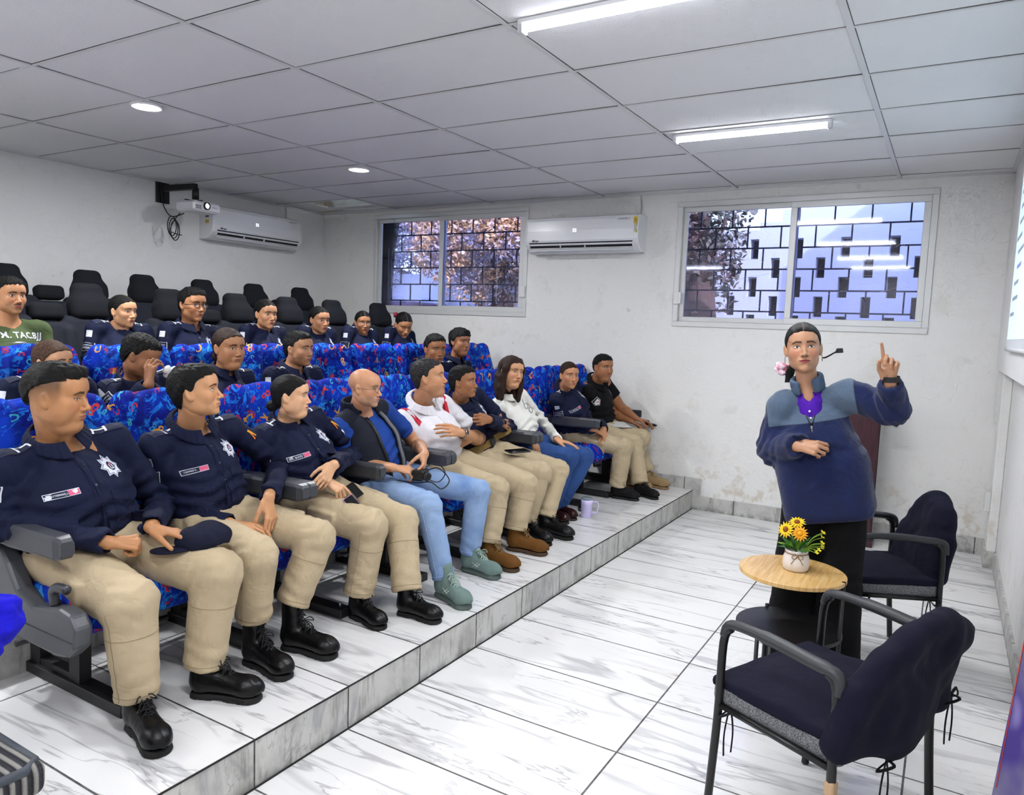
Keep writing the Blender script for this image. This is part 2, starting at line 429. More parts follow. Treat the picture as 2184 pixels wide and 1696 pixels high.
# ---- head in its own coordinates
def head_grid(h, p):
    g = G((-.13, -.105, -.17), (.135, .105, .15), h)
    w = p.get('w', 1.0); jw = p.get('jaw', 1.0); fat = p.get('fat', 0.0); fem = p.get('fem', 0)
    g.ell((-.012, 0, .036), (.097, .076*w, .083), k=.01)
    g.ell((.018, 0, -.015), (.073, .064*w, .086), k=.03)
    g.ell((.024, 0, -.068), (.056, .049*jw, .045), k=.03)
    for s in (-1, 1):
        g.ell((.0, s*.047*jw, -.058), (.03, .018, .03), k=.025)
        g.ell((.055, s*.036*w, -.027), (.028+.006*fat, .026+.01*fat, .027+.008*fat), k=.022)
        if fat: g.ell((.03, s*.043*w, -.06), (.034, .020+.009*fat, .033), k=.025)
    g.ell((.068, 0, -.101), (.020, .021, .016), k=.022)
    if fat: g.ell((.03, 0, -.112), (.045, .045, .022+.012*fat), k=.03)
    g.ell((.073, 0, .024), (.018, .05*w, .012 if not fem else .008), k=.018)
    g.ell((.06, 0, .05), (.036, .054*w, .036), k=.03)
    for s in (-1, 1):
        g.ell((.0965, s*.0325, .001), (.0135, .0175, .0125), k=.012, op='s')
        g.ell((.0705, s*.0325, -.001), (.0148, .0155, .0135), k=.003)
    nz = p.get('nose', 1.0)
    g.cap((.083, 0, .012), (.0985+.006*nz, 0, -.034), .0062, .0092*nz, k=.010)
    g.ell((.1025+.004*nz, 0, -.0375), (.0105, .0105*nz, .0088), k=.006)
    for s in (-1, 1): g.ell((.0955, s*.0125*nz, -.0405), (.0105, .0072, .0072), k=.005)
    # mouth
    g.ell((.077, 0, -.066), (.018, .028, .022), k=.014)
    lp = p.get('lip', 1.0)
    g.cap((.0895, -.015, -.0635), (.0895, .015, -.0635), .0047*lp, k=.006); g.ell((.0935, 0, -.063), (.0055, .013, .0045*lp), k=.005)
    g.cap((.088, -.012, -.0722), (.088, .012, -.0722), .0056*lp, k=.006)
    g.cap((.099, -.021, -.0672), (.099, .021, -.0672), .0042, k=.003, op='s')
    g.ell((.096, 0, -.0835), (.008, .018, .005), k=.008, op='s')
    for s in (-1, 1):
        c = V(-.006, s*(.0735*w+.004), -.008); a = math.radians(25)*s
        R = np.array(Matrix.Rotation(-a, 3, 'Z')@Matrix.Rotation(math.radians(-10), 3, 'Y'))
        g.ell(c, (.0175, .0085, .031), R, k=.008)
        g.ell(c+V(.005, s*.0088, .003), (.0088, .0055, .0165), R, k=.004, op='s')
    # neck stub, blends under the jaw
    nr = p.get('neck', .056); nd = p.get('ndir', V(-.25, 0, -1)); nd = nrm(nd)
    g.cap((-.022, 0, -.04), V(-.022, 0, -.04)+nd*.16, nr*.98, nr, k=.02)
    if not p.get('bald'): pass
    return g
def hairline(p, a):
    A = [0, 25, 45, 60, 72, 84, 94, 108, 125, 150, 180]
    Z = p.get('hz', [.073, .071, .062, .042, .012, -.008, .012, .0, -.045, -.068, -.072] if not p.get('fem') else [.073, .066, .050, .028, .004, -.014, .008, .0, -.05, -.075, -.08])
    return np.interp(a, A, Z)
def hair_grid(h, p):
    st = p['hair']; w = p.get('w', 1.0); t = p.get('ht', .010)
    long_ = st in ('long',)
    g = G((-.19, -.14, -.24 if long_ else -.16), (.13, .14, .17), h)
    g.ell((-.014, 0, .036), (.098+t, .0765*w+t*.8, .084+t), k=.01)
    g.ell((.055, 0, .052), (.036+t, .054*w+t, .037+t*.8), k=.02)
    g.ell((-.045, 0, -.02), (.055+t*.5, .058*w+t*.5, .06), k=.03)
    if st == 'top':   # longer on top, faded sides
        g.ell((.012, 0, .092), (.080, .055, .028), k=.02)
        g.cap((.066, -.03, .092), (.074, .03, .096), .016, .017, k=.02)
    if st == 'crop': g.ell((.01, 0, .085), (.08, .06, .034), k=.025)
    if st == 'side':
        g.ell((.028, .01, .086), (.068, .060, .032), k=.02); g.cap((.066, -.04, .072), (.074, .03, .088), .014, .015, k=.02)
    sl = p.get('hz')
    def cut(q, v):
        a = np.degrees(np.arctan2(np.abs(q[:, 1]), q[:, 0]+.012)); d = (hairline(p, a)-q[:, 2])*.75
        return np.maximum(v, d)
    g.func(cut, .3)
    if long_:
        for s in (-1, 1):
            pts = [V(.035, s*.045, .085), V(.03, s*.078, .02), V(.01, s*.086, -.05), V(.012, s*.088, -.13), V(.02, s*.082, -.225)]
            for a, b, r1, r2 in zip(pts, pts[1:], (.022, .024, .026, .024), (.024, .026, .024, .010)): g.cap(a, b, r1, r2, k=.025)
            for dx, rr in ((-.03, .028), (.03, .012)): g.cap(V(dx, s*.088, -.05), V(dx*.8, s*.084, -.215), rr, .012, k=.02)
            pts = [V(-.05, s*.05, .04), V(-.06, s*.062, -.04), V(-.05, s*.066, -.12), V(-.03, s*.07, -.19)]
            for a, b in zip(pts, pts[1:]): g.cap(a, b, .04, .032, k=.03)
        g.cap((-.08, 0, .0), (-.075, 0, -.17), .045, .035, k=.03)
    if st == 'bun':
        g.ell((-.112, 0, -.058), (.034, .038, .034), k=.010)
    if st == 'tail':
        pts = [V(-.10, .0, -.01), V(-.125, -.03, -.05), V(-.10, -.06, -.11), V(-.08, -.072, -.16)]
        for a, b, r in zip(pts, pts[1:], (.026, .022, .018)): g.cap(a, b, r, r-.004, k=.015)
    if st in ('bun', 'tail', 'long'):   # parting
        pass
    if st in ('top', 'crop', 'side', 'short'):
        g.noise(.0035, 150 if st != 'crop' else 210, 2, stretch=np.diag([.5, 1, .6] if st != 'crop' else [1, 1, 1]), thr=.02)
    elif st != 'long': g.noise(.0012, 190, 2, stretch=np.diag([.25, 1, .5]), thr=.01)
    else: g.noise(.002, 120, 2, stretch=np.diag([1, 1, .12]), thr=.015)
    return g
# ---- hands
POSE = {
 'rest': dict(c=[(18, 26, 14), (19, 28, 16), (21, 30, 16), (24, 32, 16)], th=(.86, .42, -.3), tc=16, sp=.6),
 'flat': dict(c=[(6, 12, 8), (6, 12, 8), (8, 14, 8), (10, 16, 8)], th=(.76, .6, -.2), tc=8, sp=1.0),
 'curl': dict(c=[(45, 55, 30), (50, 58, 32), (55, 60, 32), (58, 60, 30)], th=(.8, .45, -.4), tc=30),
 'fist': dict(c=[(72, 88, 50), (75, 90, 50), (78, 90, 50), (80, 88, 50)], th=(.85, .25, -.55), tc=45),
 'grip': dict(c=[(35, 50, 30), (40, 52, 30), (42, 52, 30), (45, 52, 30)], th=(.7, .4, -.6), tc=25),
 'point': dict(c=[(2, 10, 6), (52, 70, 40), (62, 78, 40), (66, 76, 40)], th=(.88, .35, -.35), tc=22),
 'touch': dict(c=[(22, 16, 8), (50, 60, 30), (55, 60, 30), (58, 60, 30)], th=(.75, .45, -.45), tc=25),
 'pinch': dict(c=[(48, 50, 22), (52, 52, 25), (56, 54, 25), (60, 54, 25)], th=(.86, .22, -.52), tc=22),
}
def add_hand(g, M, side, pose, sc=1.0):
    """M: 4x4, x along the fingers, z out of the back of the hand; side +1 right, -1 left (thumb on +y*side...)"""
    P = POSE[pose]; O = M[:3, 3]; X, Y, Z = M[:3, 0], M[:3, 1]*side, M[:3, 2]
    T = lambda x, y, z: O+sc*(X*x+Y*y+Z*z)
    R = np.stack([X, Y, Z], 1); k = .004
    g.cap(T(.0, .004, 0), T(.08, .022, .0), .016*sc, .0125*sc, k=.012, flat=Z, fr=.82)
    g.cap(T(.0, -.004, 0), T(.08, -.026, -.001), .016*sc, .0115*sc, k=.012, flat=Z, fr=.82)
    g.cap(T(.01, 0, 0), T(.086, -.002, .001), .017*sc, .0135*sc, k=.010, flat=Z, fr=.82)
    g.ell(T(.032, .024, -.010), V(.030, .016, .014)*sc, R, k=.012)
    base = [(.088, .0285), (.093, .0095), (.0885, -.0105), (.080, -.029)]
    L = [(.042, .025, .020), (.046, .028, .021), (.042, .026, .021), (.033, .020, .018)]
    rr = [.0086, .0088, .0084, .0074]; sp = P.get('sp', 1.0)
    for i in range(4):
        yaw = math.radians([4, 1, -3, -8][i]*sp); a = 0; p = V(base[i][0], base[i][1], .0015)
        d0 = V(math.cos(yaw), math.sin(yaw), 0)
        for j in range(3):
            a += math.radians(P['c'][i][j]); d = d0*math.cos(a)+V(0, 0, -1)*math.sin(a); q = p+d*L[i][j]
            r0 = rr[i]*(1, .93, .86)[j]; r1 = rr[i]*(.93, .86, .72)[j]
            g.cap(T(*p), T(*q), r0*sc, r1*sc, k=.0015 if j else .006); p = q
    d = nrm(P['th']); p = V(.022, .026, -.010); a = math.radians(P['tc']); up = nrm(np.cross(np.cross(d, V(.4, -1, -.6)), d))
    for j, (l, r) in enumerate(((.040, .0125), (.031, .0105), (.025, .0092))):
        q = p+d*l; g.cap(T(*p), T(*q), r*sc, r*.85*sc, k=.006 if j == 0 else .002); p = q; d = nrm(d*math.cos(a)+up*math.sin(a))
# ---- decals sewn on cloth: a 2D outline laid on the surface
def surf(P, Q): return BVHTree.FromPolygons([tuple(p) for p in P], [tuple(int(i) for i in q) for q in Q])
def drape(bvh, c, nrmv, up, pts2, off, depth=.14):
    """lays 2D points on a surface along -nrmv; returns list of positions"""
    n = nrm(nrmv); u = nrm(np.cross(up, n)); v = np.cross(n, u); out = []; last = 0.0
    hit = bvh.ray_cast(Vector(c+n*depth), Vector(-n), depth*2.2)
    if hit[0] is not None: last = (np.array(hit[0])-c)@n; depth = last+.03
    for (x, y) in pts2:
        o = c+u*x+v*y+n*depth; hit = bvh.ray_cast(Vector(o), Vector(-n), .22)
        if hit[0] is None: out.append(c+u*x+v*y+n*(last+off))
        else:
            last = (np.array(hit[0])-c)@n; out.append(np.array(hit[0])+n*off)
    return out
def rings(outline, nr=4, dens=.006):
    """outline (around 0,0) -> points + faces as concentric rings"""
    o = []; m = len(outline)
    for i in range(m):
        a = V(*outline[i]); b = V(*outline[(i+1) % m]); k = max(1, int(np.linalg.norm(b-a)/dens))
        for j in range(k): o.append(a+(b-a)*j/k)
    c = sum(o)/len(o); n = len(o); pts = [c]; fs = []
    for r in range(1, nr+1): pts += [c+(p-c)*r/nr for p in o]
    for i in range(n): fs.append((0, 1+i, 1+(i+1) % n))
    for r in range(nr-1):
        a = 1+r*n; b = a+n
        for i in range(n): fs.append((a+i, b+i, b+(i+1) % n, a+(i+1) % n))
    return pts, fs
def star(n, r0, r1, a0=90):
    return [((r0 if i % 2 == 0 else r1)*math.cos(math.radians(a0+180*i/n)), (r0 if i % 2 == 0 else r1)*math.sin(math.radians(a0+180*i/n))) for i in range(2*n)]
def rect(w, h): return [(-w/2, -h/2), (w/2, -h/2), (w/2, h/2), (-w/2, h/2)]
_tc = {}
def text2d(s, size, bold=True):
    """glyph outlines as 2D triangles, centred"""
    k = (s, size)
    if k not in _tc:
        cu = bpy.data.curves.new('t', 'FONT'); cu.body = s; cu.size = 1; cu.offset = .018 if bold else 0; cu.resolution_u = 2
        o = bpy.data.objects.new('t', cu); C.objects.link(o); dg = bpy.context.evaluated_depsgraph_get(); me = bpy.data.meshes.new_from_object(o.evaluated_get(dg))
        vs = np.array([v.co[:2] for v in me.vertices]) if len(me.vertices) else np.zeros((0, 2)); fs = [tuple(p.vertices) for p in me.polygons]
        bpy.data.objects.remove(o); bpy.data.curves.remove(cu); bpy.data.meshes.remove(me)
        if len(vs): vs = (vs-(vs.min(0)+vs.max(0))/2)*size
        _tc[k] = (vs, fs)
    return _tc[k]
def decal(parent, name, bvh, c, n, up, layers, label=None):
    """layers: (pts2, faces, material, height) -> one draped part with a rim"""
    vs = []; fs = []; mi = []; mats = []
    for (p2, f2, m, off) in layers:
        if m not in mats: mats.append(m)
        b = len(vs); vs += drape(bvh, c, n, up, p2, off); fs += [tuple(i+b for i in f) for f in f2]; mi += [mats.index(m)]*len(f2)
    o = raw(name, vs, fs, mats, parent, False, mi)
    if label: o['label'] = label
    return o
def layer(outline, m, off, nr=4, dens=.006, sh=(0, 0), sc=1):
    p, f = rings(outline, nr, dens); return ([(q[0]*sc+sh[0], q[1]*sc+sh[1]) for q in p], f, m, off)
def tlayer(s, size, m, off, sh=(0, 0)):
    v, f = text2d(s, size); return ([(q[0]+sh[0], q[1]+sh[1]) for q in v], f, m, off)
# ---- shoes, in their own frame: heel at 0, toe along +x
_shoe = {}
SH = {
 'combat': dict(up='0a0a0c', sole='060607', lace='111114', rough=.28, shaft=.07, name='boot'),
 'combat_high': dict(up='0a0a0c', sole='060607', lace='111114', rough=.28, shaft=.17, name='boot'),
 'brown': dict(up='6b4518', sole='4a3420', lace='7a5f3a', rough=.8, shaft=.06, name='boot'),
 'tan': dict(up='a08660', sole='8a6f4c', lace='a89070', rough=.85, shaft=.07, name='boot'),
 'runner': dict(up='6f8580', sole='56645f', lace='9ab0a6', rough=.8, shaft=.03, name='running_shoe'),
 'sneaker': dict(up='0c0c0e', sole='0a0a0b', lace='111113', rough=.7, shaft=.02, name='sneaker'),
 'loafer': dict(up='2a100e', sole='1c0c0a', lace=None, rough=.25, shaft=.0, name='loafer'),
 'black': dict(up='0a0a0c', sole='070708', lace='101013', rough=.35, shaft=.05, name='boot'),
}
def shoe_meshes(kind):
    if kind in _shoe: return _shoe[kind]
    d = SH[kind]; sf = d['shaft']
    g = G((-.02, -.065, -.005), (.32, .065, .30), .005)
    g.ell((.235, 0, .046), (.058, .046, .040), k=.02)
    g.cap((.06, 0, .055), (.215, 0, .05), .038, .040, k=.03)
    g.cap((.075, 0, .09), (.17, 0, .062), .034, .03, k=.03)
    g.ell((.05, 0, .06), (.046, .037, .06), k=.02)
    if sf > 0: g.cap((.060, 0, .07), (.054, 0, .075+sf), .043, .045, k=.02)
    if kind == 'runner': g.cap((.105, 0, .09), (.078, 0, .165), .03, .034, k=.02)
    g.cap((.02, 0, .012), (.27, 0, .012), .05, .05, k=.0, op='s', flat=V(0, 0, 1), fr=.5)
    g.noise(.0012, 70, 1); up = g.mesh()
    g = G((-.025, -.07, -.01), (.33, .07, .07), .005)
    th = .032 if kind == 'runner' else .024
    for a, b, r0, r1 in ((.045, .13, .04, .036), (.13, .235, .036, .049)): g.cap((a, 0, .0), (b, 0, .0), r0, r1, k=.01, flat=None)
    g.plane((0, 0, th), (0, 0, 1)); g.plane((0, 0, 0), (0, 0, -1))
    if kind in ('combat', 'combat_high', 'black', 'brown', 'tan'): g.box((.125, 0, 0), (.022, .07, .008), .001, k=.004, op='s')
    for i in range(14): g.box((.01+.021*i, 0, 0), (.003, .08, .0035), .0005, k=.001, op='s')
    sole = g.mesh()
    lace = None
    if d['lace']:
        mb = MB(); zs = [(.185, .096), (.166, .106), (.147, .118), (.129, .130), (.113, .140)]
        if sf >= .12: zs += [(.109, .165), (.107, .19), (.107, .215)]
        if kind == 'runner': zs = [(.19, .097), (.175, .105), (.16, .113), (.146, .122), (.133, .133), (.122, .146)]
        for i, (x, z) in enumerate(zs):
            mb.tube(spline([V(x+.002, -.021, z-.012), V(x, 0, z+.001), V(x+.002, .021, z-.012)], 4), .0026, 6)
            if i: 
                x0, z0 = zs[i-1]
                for s in (-1, 1): mb.tube([V(x0, -s*.018, z0-.008), V((x+x0)/2, 0, (z+z0)/2+.003), V(x, s*.018, z-.008)], .0024, 6)
        x, z = zs[min(4, len(zs)-1)]
        for s in (-1, 1): mb.tube(spline([V(x, 0, z), V(x+.02, s*.02, z+.012), V(x+.03, s*.034, z-.006), V(x+.01, s*.02, z-.004), V(x, 0, z)], 4), .0022, 5)
        for s in (-1, 1): mb.tube(spline([V(x, 0, z), V(x+.025, s*.015, z-.01), V(x+.035, s*.03, z-.04)], 4), .0022, 5)
        lace = (mb.v, mb.f)
    _shoe[kind] = (up, sole, lace); return _shoe[kind]
def shoe(parent, kind, heel, toe, z0, sc=1.0, lift=0):
    heel = V(heel[0], heel[1], z0+lift); toe = V(toe[0], toe[1], z0); d = nrm(toe-heel); M = frame(heel, d, V(0, 0, 1)); M[:3, :3] *= sc
    up, sole, lace = shoe_meshes(kind); s = SH[kind]
    um = cloth_mat('shoe_'+kind, s['up'], rough=s['rough'], bump=.15, amt=.3) if 'shoe_'+kind not in _mc else _mc['shoe_'+kind]; _mc['shoe_'+kind] = um
    o = raw(s['name'], xform(up[0], M), up[1], um, parent)
    q = raw('sole', xform(sole[0], M), sole[1], plain('sole_'+kind, s['sole'], .7), o)
    if kind == 'runner': q['label'] = 'thick grey-green moulded sole'
    if lace: raw('laces', xform(np.array(lace[0]), M), lace[1], plain('lace_'+kind, s['lace'], .9), o)
    if kind == 'runner':
        for s_ in (-1, 1):
            mb = MB()
            for pp in ([(.17, .075), (.13, .045)], [(.155, .08), (.115, .045)], [(.11, .075), (.16, .055)]):
                mb.tube([V(pp[0][0], s_*.0405, pp[0][1]), V((pp[0][0]+pp[1][0])/2, s_*.044, (pp[0][1]+pp[1][1])/2), V(pp[1][0], s_*.0425, pp[1][1])], .0016, 5)
            raw('stripe', xform(np.array(mb.v), M), mb.f, plain('shoe_pale', 'd9ddd6', .6), o)
    return o
NAVY = '121a38'; BEIGE = 'b9a88b'
def mats_cloth():
    return dict(
        navy=cloth_mat('navy_twill', '0e1533', '080d22', .8), beige=cloth_mat('beige_ripstop', 'bcaa8c', 'a8967a', .9, amt=.5),
        jeans=cloth_mat('light_denim', '8fa8cc', '5c7cb0', .9, nf=5, amt=.9), darkjeans=cloth_mat('blue_denim', '35558f', '223a6b', .9, nf=5, amt=.8),
        black=cloth_mat('black_cloth', '08080c', '040406', .9), green=cloth_mat('olive_jersey', '4c5a3a', '3d492e', .9),
        white=cloth_mat('white_satin', 'ebe9e2', 'd2cfc8', .5, bump=.15), polo=cloth_mat('white_pique', 'e6e4ea', 'd0cdd6', .85),
        blue=cloth_mat('blue_jersey', '1c4192', '14306f', .85), vest=cloth_mat('dark_softshell', '151a28', '0d111c', .75), royal=cloth_mat('royal_fleece', '1512b4', '0d0a86', .95, bump=.4),
        fleece=cloth_mat('navy_fleece', '10204e', '0a1536', 1.0, bump=.5), greyfleece=cloth_mat('grey_fleece', '4f6077', '435165', 1.0, bump=.5), purple=cloth_mat('purple_pique', '4b15a0', '3a0f80', .8))
CM = {}
HM = {}
def person(s):
    """s: everything about one person; joints in metres, world axes"""
    if not CM:
        CM.update(mats_cloth()); HM.update(part=hair_mat('parted_hair', part=1), black=hair_mat('black_hair'), brown=hair_mat('brown_hair', '1d100b', '4a2c1c'), grey=hair_mat('greying_hair', '121214', '4c4a4a'), streak=hair_mat('streaked_hair', '2a1a12', '7a5436'))
    near = s.get('near', 1); b = s.get('b', 1.0); bel = s.get('bel', 1.0); fem = s.get('fem', 0)
    X0, y0, zf = s['x'], s['y'], s['zf']
    F = nrm(V(*s.get('F', (1, 0, 0)))); hs = (1, -1)  # index 0 = their right
    P = V(*s['P']) if 'P' in s else V(X0+.02, y0, zf+.53)
    Nk = V(*s['N']) if 'N' in s else V(X0-.04, y0, zf+.922)
    U = nrm(Nk-P); F = nrm(F-U*(F@U)); L = np.cross(U, F)
    TR = np.stack([F, L, U], 1)
    HD = V(*s['head']) if 'head' in s else V(X0+.01, y0, zf+1.035)
    look = nrm(V(*s.get('look', (1, .1, .05)))); hup = V(*s.get('hup', (0, 0, 1)))
    HM4 = frame(HD, look, hup)
    sw = s.get('sw', .178)*(.93 if fem else 1)
    sh = [V(*s['sh'][i]) if 'sh' in s else Nk-.055*U+(L*-sw if i == 0 else L*sw) for i in (0, 1)]
    hip = [V(*s['hip'][i]) if 'hip' in s else P+(L*-.09 if i == 0 else L*.09)+V(0, 0, -.01) for i in (0, 1)]
    kn = [V(*q) for q in s['kn']] if 'kn' in s else [V(X0+.47, y0-.12, zf+.46), V(X0+.47, y0+.12, zf+.46)]
    an = [V(*q) for q in s['an']] if 'an' in s else [V(X0+.5, y0-.13, zf+.12), V(X0+.5, y0+.13, zf+.12)]
    toe = s.get('toe') or [(an[i][0]+.24, an[i][1]+(-.02, .02)[i]) for i in (0, 1)]
    el = [V(*q) for q in s['el']] if 'el' in s else [V(X0+.02, y0-.25, zf+.6), V(X0+.02, y0+.25, zf+.6)]
    wr = [V(*q) for q in s['wr']] if 'wr' in s else [V(X0+.24, y0-.11, zf+.62), V(X0+.24, y0+.11, zf+.62)]
    hd = [nrm(V(*q)) for q in s.get('hd', [(1, .35, -.15), (1, -.35, -.15)])]
    hn = [V(*q) for q in s.get('hn', [(0, -.25, 1), (0, .25, 1)])]
    hp = s.get('hand', ('rest', 'rest'))
    fit = s.get('fit', 'police'); short = fit in ('polo', 'vest', 'tee', 'blackpolo'); 
    org = V(P[0], P[1], s.get('z0', zf)); ORG[0] = org
    root = thing('person', s['label'], 'person', org, s.get('group'))
    sk = s['skin']; hk = s.get('headp', {})
    skm = skin_mat('skin', sk, **s.get('face', {}))
    # ---------- body
    hh = .0024 if near == 1 else .0031 if near == 2 else .0038
    hkk = dict(hk); hkk['fem'] = fem; hkk['ndir'] = HM4[:3, :3].T@(Nk-U*.02-(HM4[:3, :3]@V(-.022, 0, -.04)+HD))
    hkk.setdefault('neck', .048 if fem else .057*min(1.12, b**.8))
    hkk['hair'] = s['hair']; ksc = s.get('hsc', .97 if fem else 1.0)
    HS = HM4.copy(); HS[:3, :3] = HM4[:3, :3]*ksc
    hv, hf = head_grid(hh, hkk).mesh(); parts = [(xform(hv, HS), hf)]
    core = G(np.min([P, Nk, *kn, *an, *sh], 0)-.2, np.max([P, Nk, *kn, *an, *sh], 0)+.2, .014)
    core.ell(Nk-U*.17, V(.082, .13, .16)*b, TR, k=.03); core.ell(lerp(P, Nk, .35), V(.085, .12, .14)*b, TR, k=.03); core.ell(P+U*.04, V(.09, .13, .09)*b, TR, k=.03)
    nr = hkk['neck']
    core.cap(Nk-U*.1, Nk-U*.01, nr*1.0, k=.02); core.cap(Nk-U*.01, HD+HS[:3, :3]@V(-.022, 0, -.07), nr*1.0, nr*.86, k=.02)
    for i in (0, 1):
        core.cap(Nk-U*.03, sh[i], .04, .038, k=.02)
        if not short: core.cap(sh[i], el[i], .038, .034, k=.02); core.cap(el[i], wr[i], .032, .026, k=.02)
        core.cap(hip[i], kn[i], .062, .048, k=.02); core.cap(kn[i], an[i], .045, .034, k=.02)
    parts.append(core.mesh())
    gh = .0026 if near == 1 else .0036 if near == 2 else .0048
    for i in (0, 1):
        if s.get('nohand') == i: continue
        ex = el[i] if short else wr[i]; E = wr[i]+hd[i]*.2
        pts = np.array([ex, wr[i], E, E+V(0, 0, -.03)]+([sh[i]] if short else [])); g = G(pts.min(0)-.07, pts.max(0)+.07, gh if not short else max(gh, .0032))
        hsc = s.get('hs', .92 if fem else 1.0)
        if short:
            ub = s.get('arm', 1.0)
            g.cap(lerp(sh[i], el[i], .1), el[i], .05*ub, .040*ub, k=.01)
            g.cap(el[i], lerp(el[i], wr[i], .35), .040*ub, .043*ub, k=.02); g.cap(lerp(el[i], wr[i], .35), wr[i]-hd[i]*.0, .042*ub, .027, k=.02, flat=nrm(hn[i]), fr=.85)
        else: g.cap(lerp(wr[i], el[i], .3), wr[i], .031*hsc, .0255*hsc, k=.02, flat=nrm(hn[i]), fr=.85)
        add_hand(g, frame(wr[i], hd[i], hn[i]), 1 if i == 0 else -1, hp[i], hsc)
        parts.append(g.mesh())
    bv, bf = joinm(parts)
    body = raw('body', bv, bf, skm, root)
    hl = ((bv-HD)@HM4[:3, :3])/ksc
    nh = len(hv); hl[nh:] = np.where(np.linalg.norm(hl[nh:], axis=1)[:, None] < .3, hl[nh:]*0+V(-.02, .05, -.2), V(-.02, .05, -.2))
    at_ = body.data.attributes.new('hl', 'FLOAT_VECTOR', 'POINT'); at_.data.foreach_set('vector', hl.astype(np.float32).ravel())
    # ---------- hair
    if s['hair'] != 'bald':
        kk = dict(hk); kk['hair'] = s['hair']; kk['fem'] = fem
        v, f = hair_grid(hh*1.15, kk).mesh(); o = raw('hair', xform(v, HS), f, HM[s.get('hc', 'part' if s['hair'] in ('bun', 'tail') else 'black')], root)
        a_ = o.data.attributes.new('hl', 'FLOAT_VECTOR', 'POINT'); a_.data.foreach_set('vector', v.astype(np.float32).ravel())
    # ---------- shirt / jacket
    h = .0075 if near == 1 else .009 if near == 2 else .011
    sm = {'police': 'navy', 'polo': 'polo', 'vest': 'blue', 'tee': 'green', 'blackpolo': 'black', 'blouse': 'white', 'fleece': 'fleece'}[fit]
    pp = np.array([P, Nk, *sh]+([*el, *wr] if not short else [lerp(sh[0], el[0], .6), lerp(sh[1], el[1], .6)]))
    g = G(pp.min(0)-.2, pp.max(0)+.16, h)
    ch = .116*b; big = 1.10 if fit == 'fleece' else 1.0
    def torso(g, e=0.0):
        g.ell(Nk-U*.205, V(ch+e, .162*b+e, .178+e), TR, k=.045)
        if fem:
            for q in (-1, 1): g.ell(Nk-U*.22+F*.075*b+L*q*.072, V(.058*b+e, .068+e, .066+e), TR, k=.04)
        g.ell(lerp(P, Nk, .38)+F*.02*bel, V(.118*bel*b+e, .158*b*(bel**.5)+e, .17+e), TR, k=.05)
        g.ell(P+U*.07, V(.13*b*big+e, .17*b*big+e, .12+e), TR, k=.05)
        for i in (0, 1):
            g.cap(Nk-U*.028, sh[i], .040+e, .050+e, k=.035)
    torso(g)
    aw = s.get('aw', 1.0)*b**.5*(.9 if fem else 1)
    for i in (0, 1):
        if short:
            sl_ = s.get('slv', .5); g.cap(sh[i], lerp(sh[i], el[i], sl_), .058*aw, .060*aw, k=.03)
            d = nrm(el[i]-sh[i]); c = lerp(sh[i], el[i], sl_)+d*.05; R = frame(c, d, U)[:3, :3]; g.box(c, (.05, .085, .085), .002, R, k=.002, op='s')
        else:
            rs = (.057, .050, .041) if fit != 'fleece' else (.070, .068, .054)
            g.cap(sh[i], el[i], rs[0]*aw, rs[1]*aw, k=.035); g.cap(el[i], wr[i], rs[1]*aw, rs[2]*(.9 if fem else 1), k=.025)
            d = nrm(wr[i]-el[i]); 
            if fit == 'fleece': g.cap(wr[i]-d*.03, wr[i]-d*.005, .038, .037, k=.012)
            c = wr[i]+d*.042; R = frame(c, d, U)[:3, :3]
            if near < 3: g.box(c, (.045, .05, .05), .002, R, k=.002, op='s'); g.cap(wr[i]-d*.02, wr[i]+d*.05, .030*(.9 if fem else 1), k=.002, op='s')
    amp = .0055 if fit != 'fleece' else .006
    arms = lambda p: 1.0
    if fit != 'fleece': g.noise(.0024, 48, s.get('seed', 1)+9, stretch=np.diag([1, 1, .35]), thr=.03)
    g.noise(amp, 26, s.get('seed', 1), thr=.035); g.noise(amp*.38, 62, s.get('seed', 1)+3, thr=.02)
    if near < 3 and fit != 'tee':   # elbow and waist creases
        def cr(p, v):
            d = np.zeros(len(p))
            for i in (0, 1):
                if short: continue
                r = np.linalg.norm(p-el[i], axis=1); ax = nrm(wr[i]-sh[i]); t = (p-el[i])@ax
                d += .006*np.exp(-(r/.12)**2)*np.sin(t*150+3*np.sin(p@V(31, 17, 23)))
            t = (p-P)@U; d += .006*np.exp(-((t-.12)/.10)**2)*np.sin(t*110+2.2*np.sin(p@L*22+1)+1.5*np.sin(p@F*18))
            return v+d
        g.func(cr, .03)
    if fit == 'fleece': g.box(lerp(P, Nk, .02), (.145, .188, .18), .08, TR, k=.05); g.plane(P-U*.13, -U)
    # neck opening
    nc = Nk-U*.02; g.cap(lerp(nc, HD+HS[:3, :3]@V(-.025, 0, -.085), .0), HD+HS[:3, :3]@V(-.025, 0, -.085), nr+.008, nr+.016, k=.006, op='s')
    if fit in ('police', 'blouse', 'polo', 'blackpolo', 'fleece'):
        vd = {'police': .045, 'blouse': .085, 'polo': .05, 'blackpolo': .05, 'fleece': .13}[fit]
        g.cap(Nk+F*(nr+.015)-U*.0, Nk+F*(ch*.85+.03)-U*(vd+.03), .024, .007, k=.006, op='s')
    sv, sf = g.mesh()
    if fit == 'fleece':   # grey yoke over navy
        shirt = raw('fleece_jacket', sv, sf, fleece_mat(), root)
        aa = shirt.data.attributes.new('tc', 'FLOAT_VECTOR', 'POINT'); aa.data.foreach_set('vector', ((sv-Nk)@TR).astype(np.float32).ravel())
    else: shirt = raw({'police': 'uniform_shirt', 'polo': 'polo_shirt', 'vest': 'tshirt', 'tee': 'tshirt', 'blackpolo': 'uniform_shirt', 'blouse': 'blouse'}[fit], sv, sf, CM[sm], root)
    bvh = surf(sv, sf)
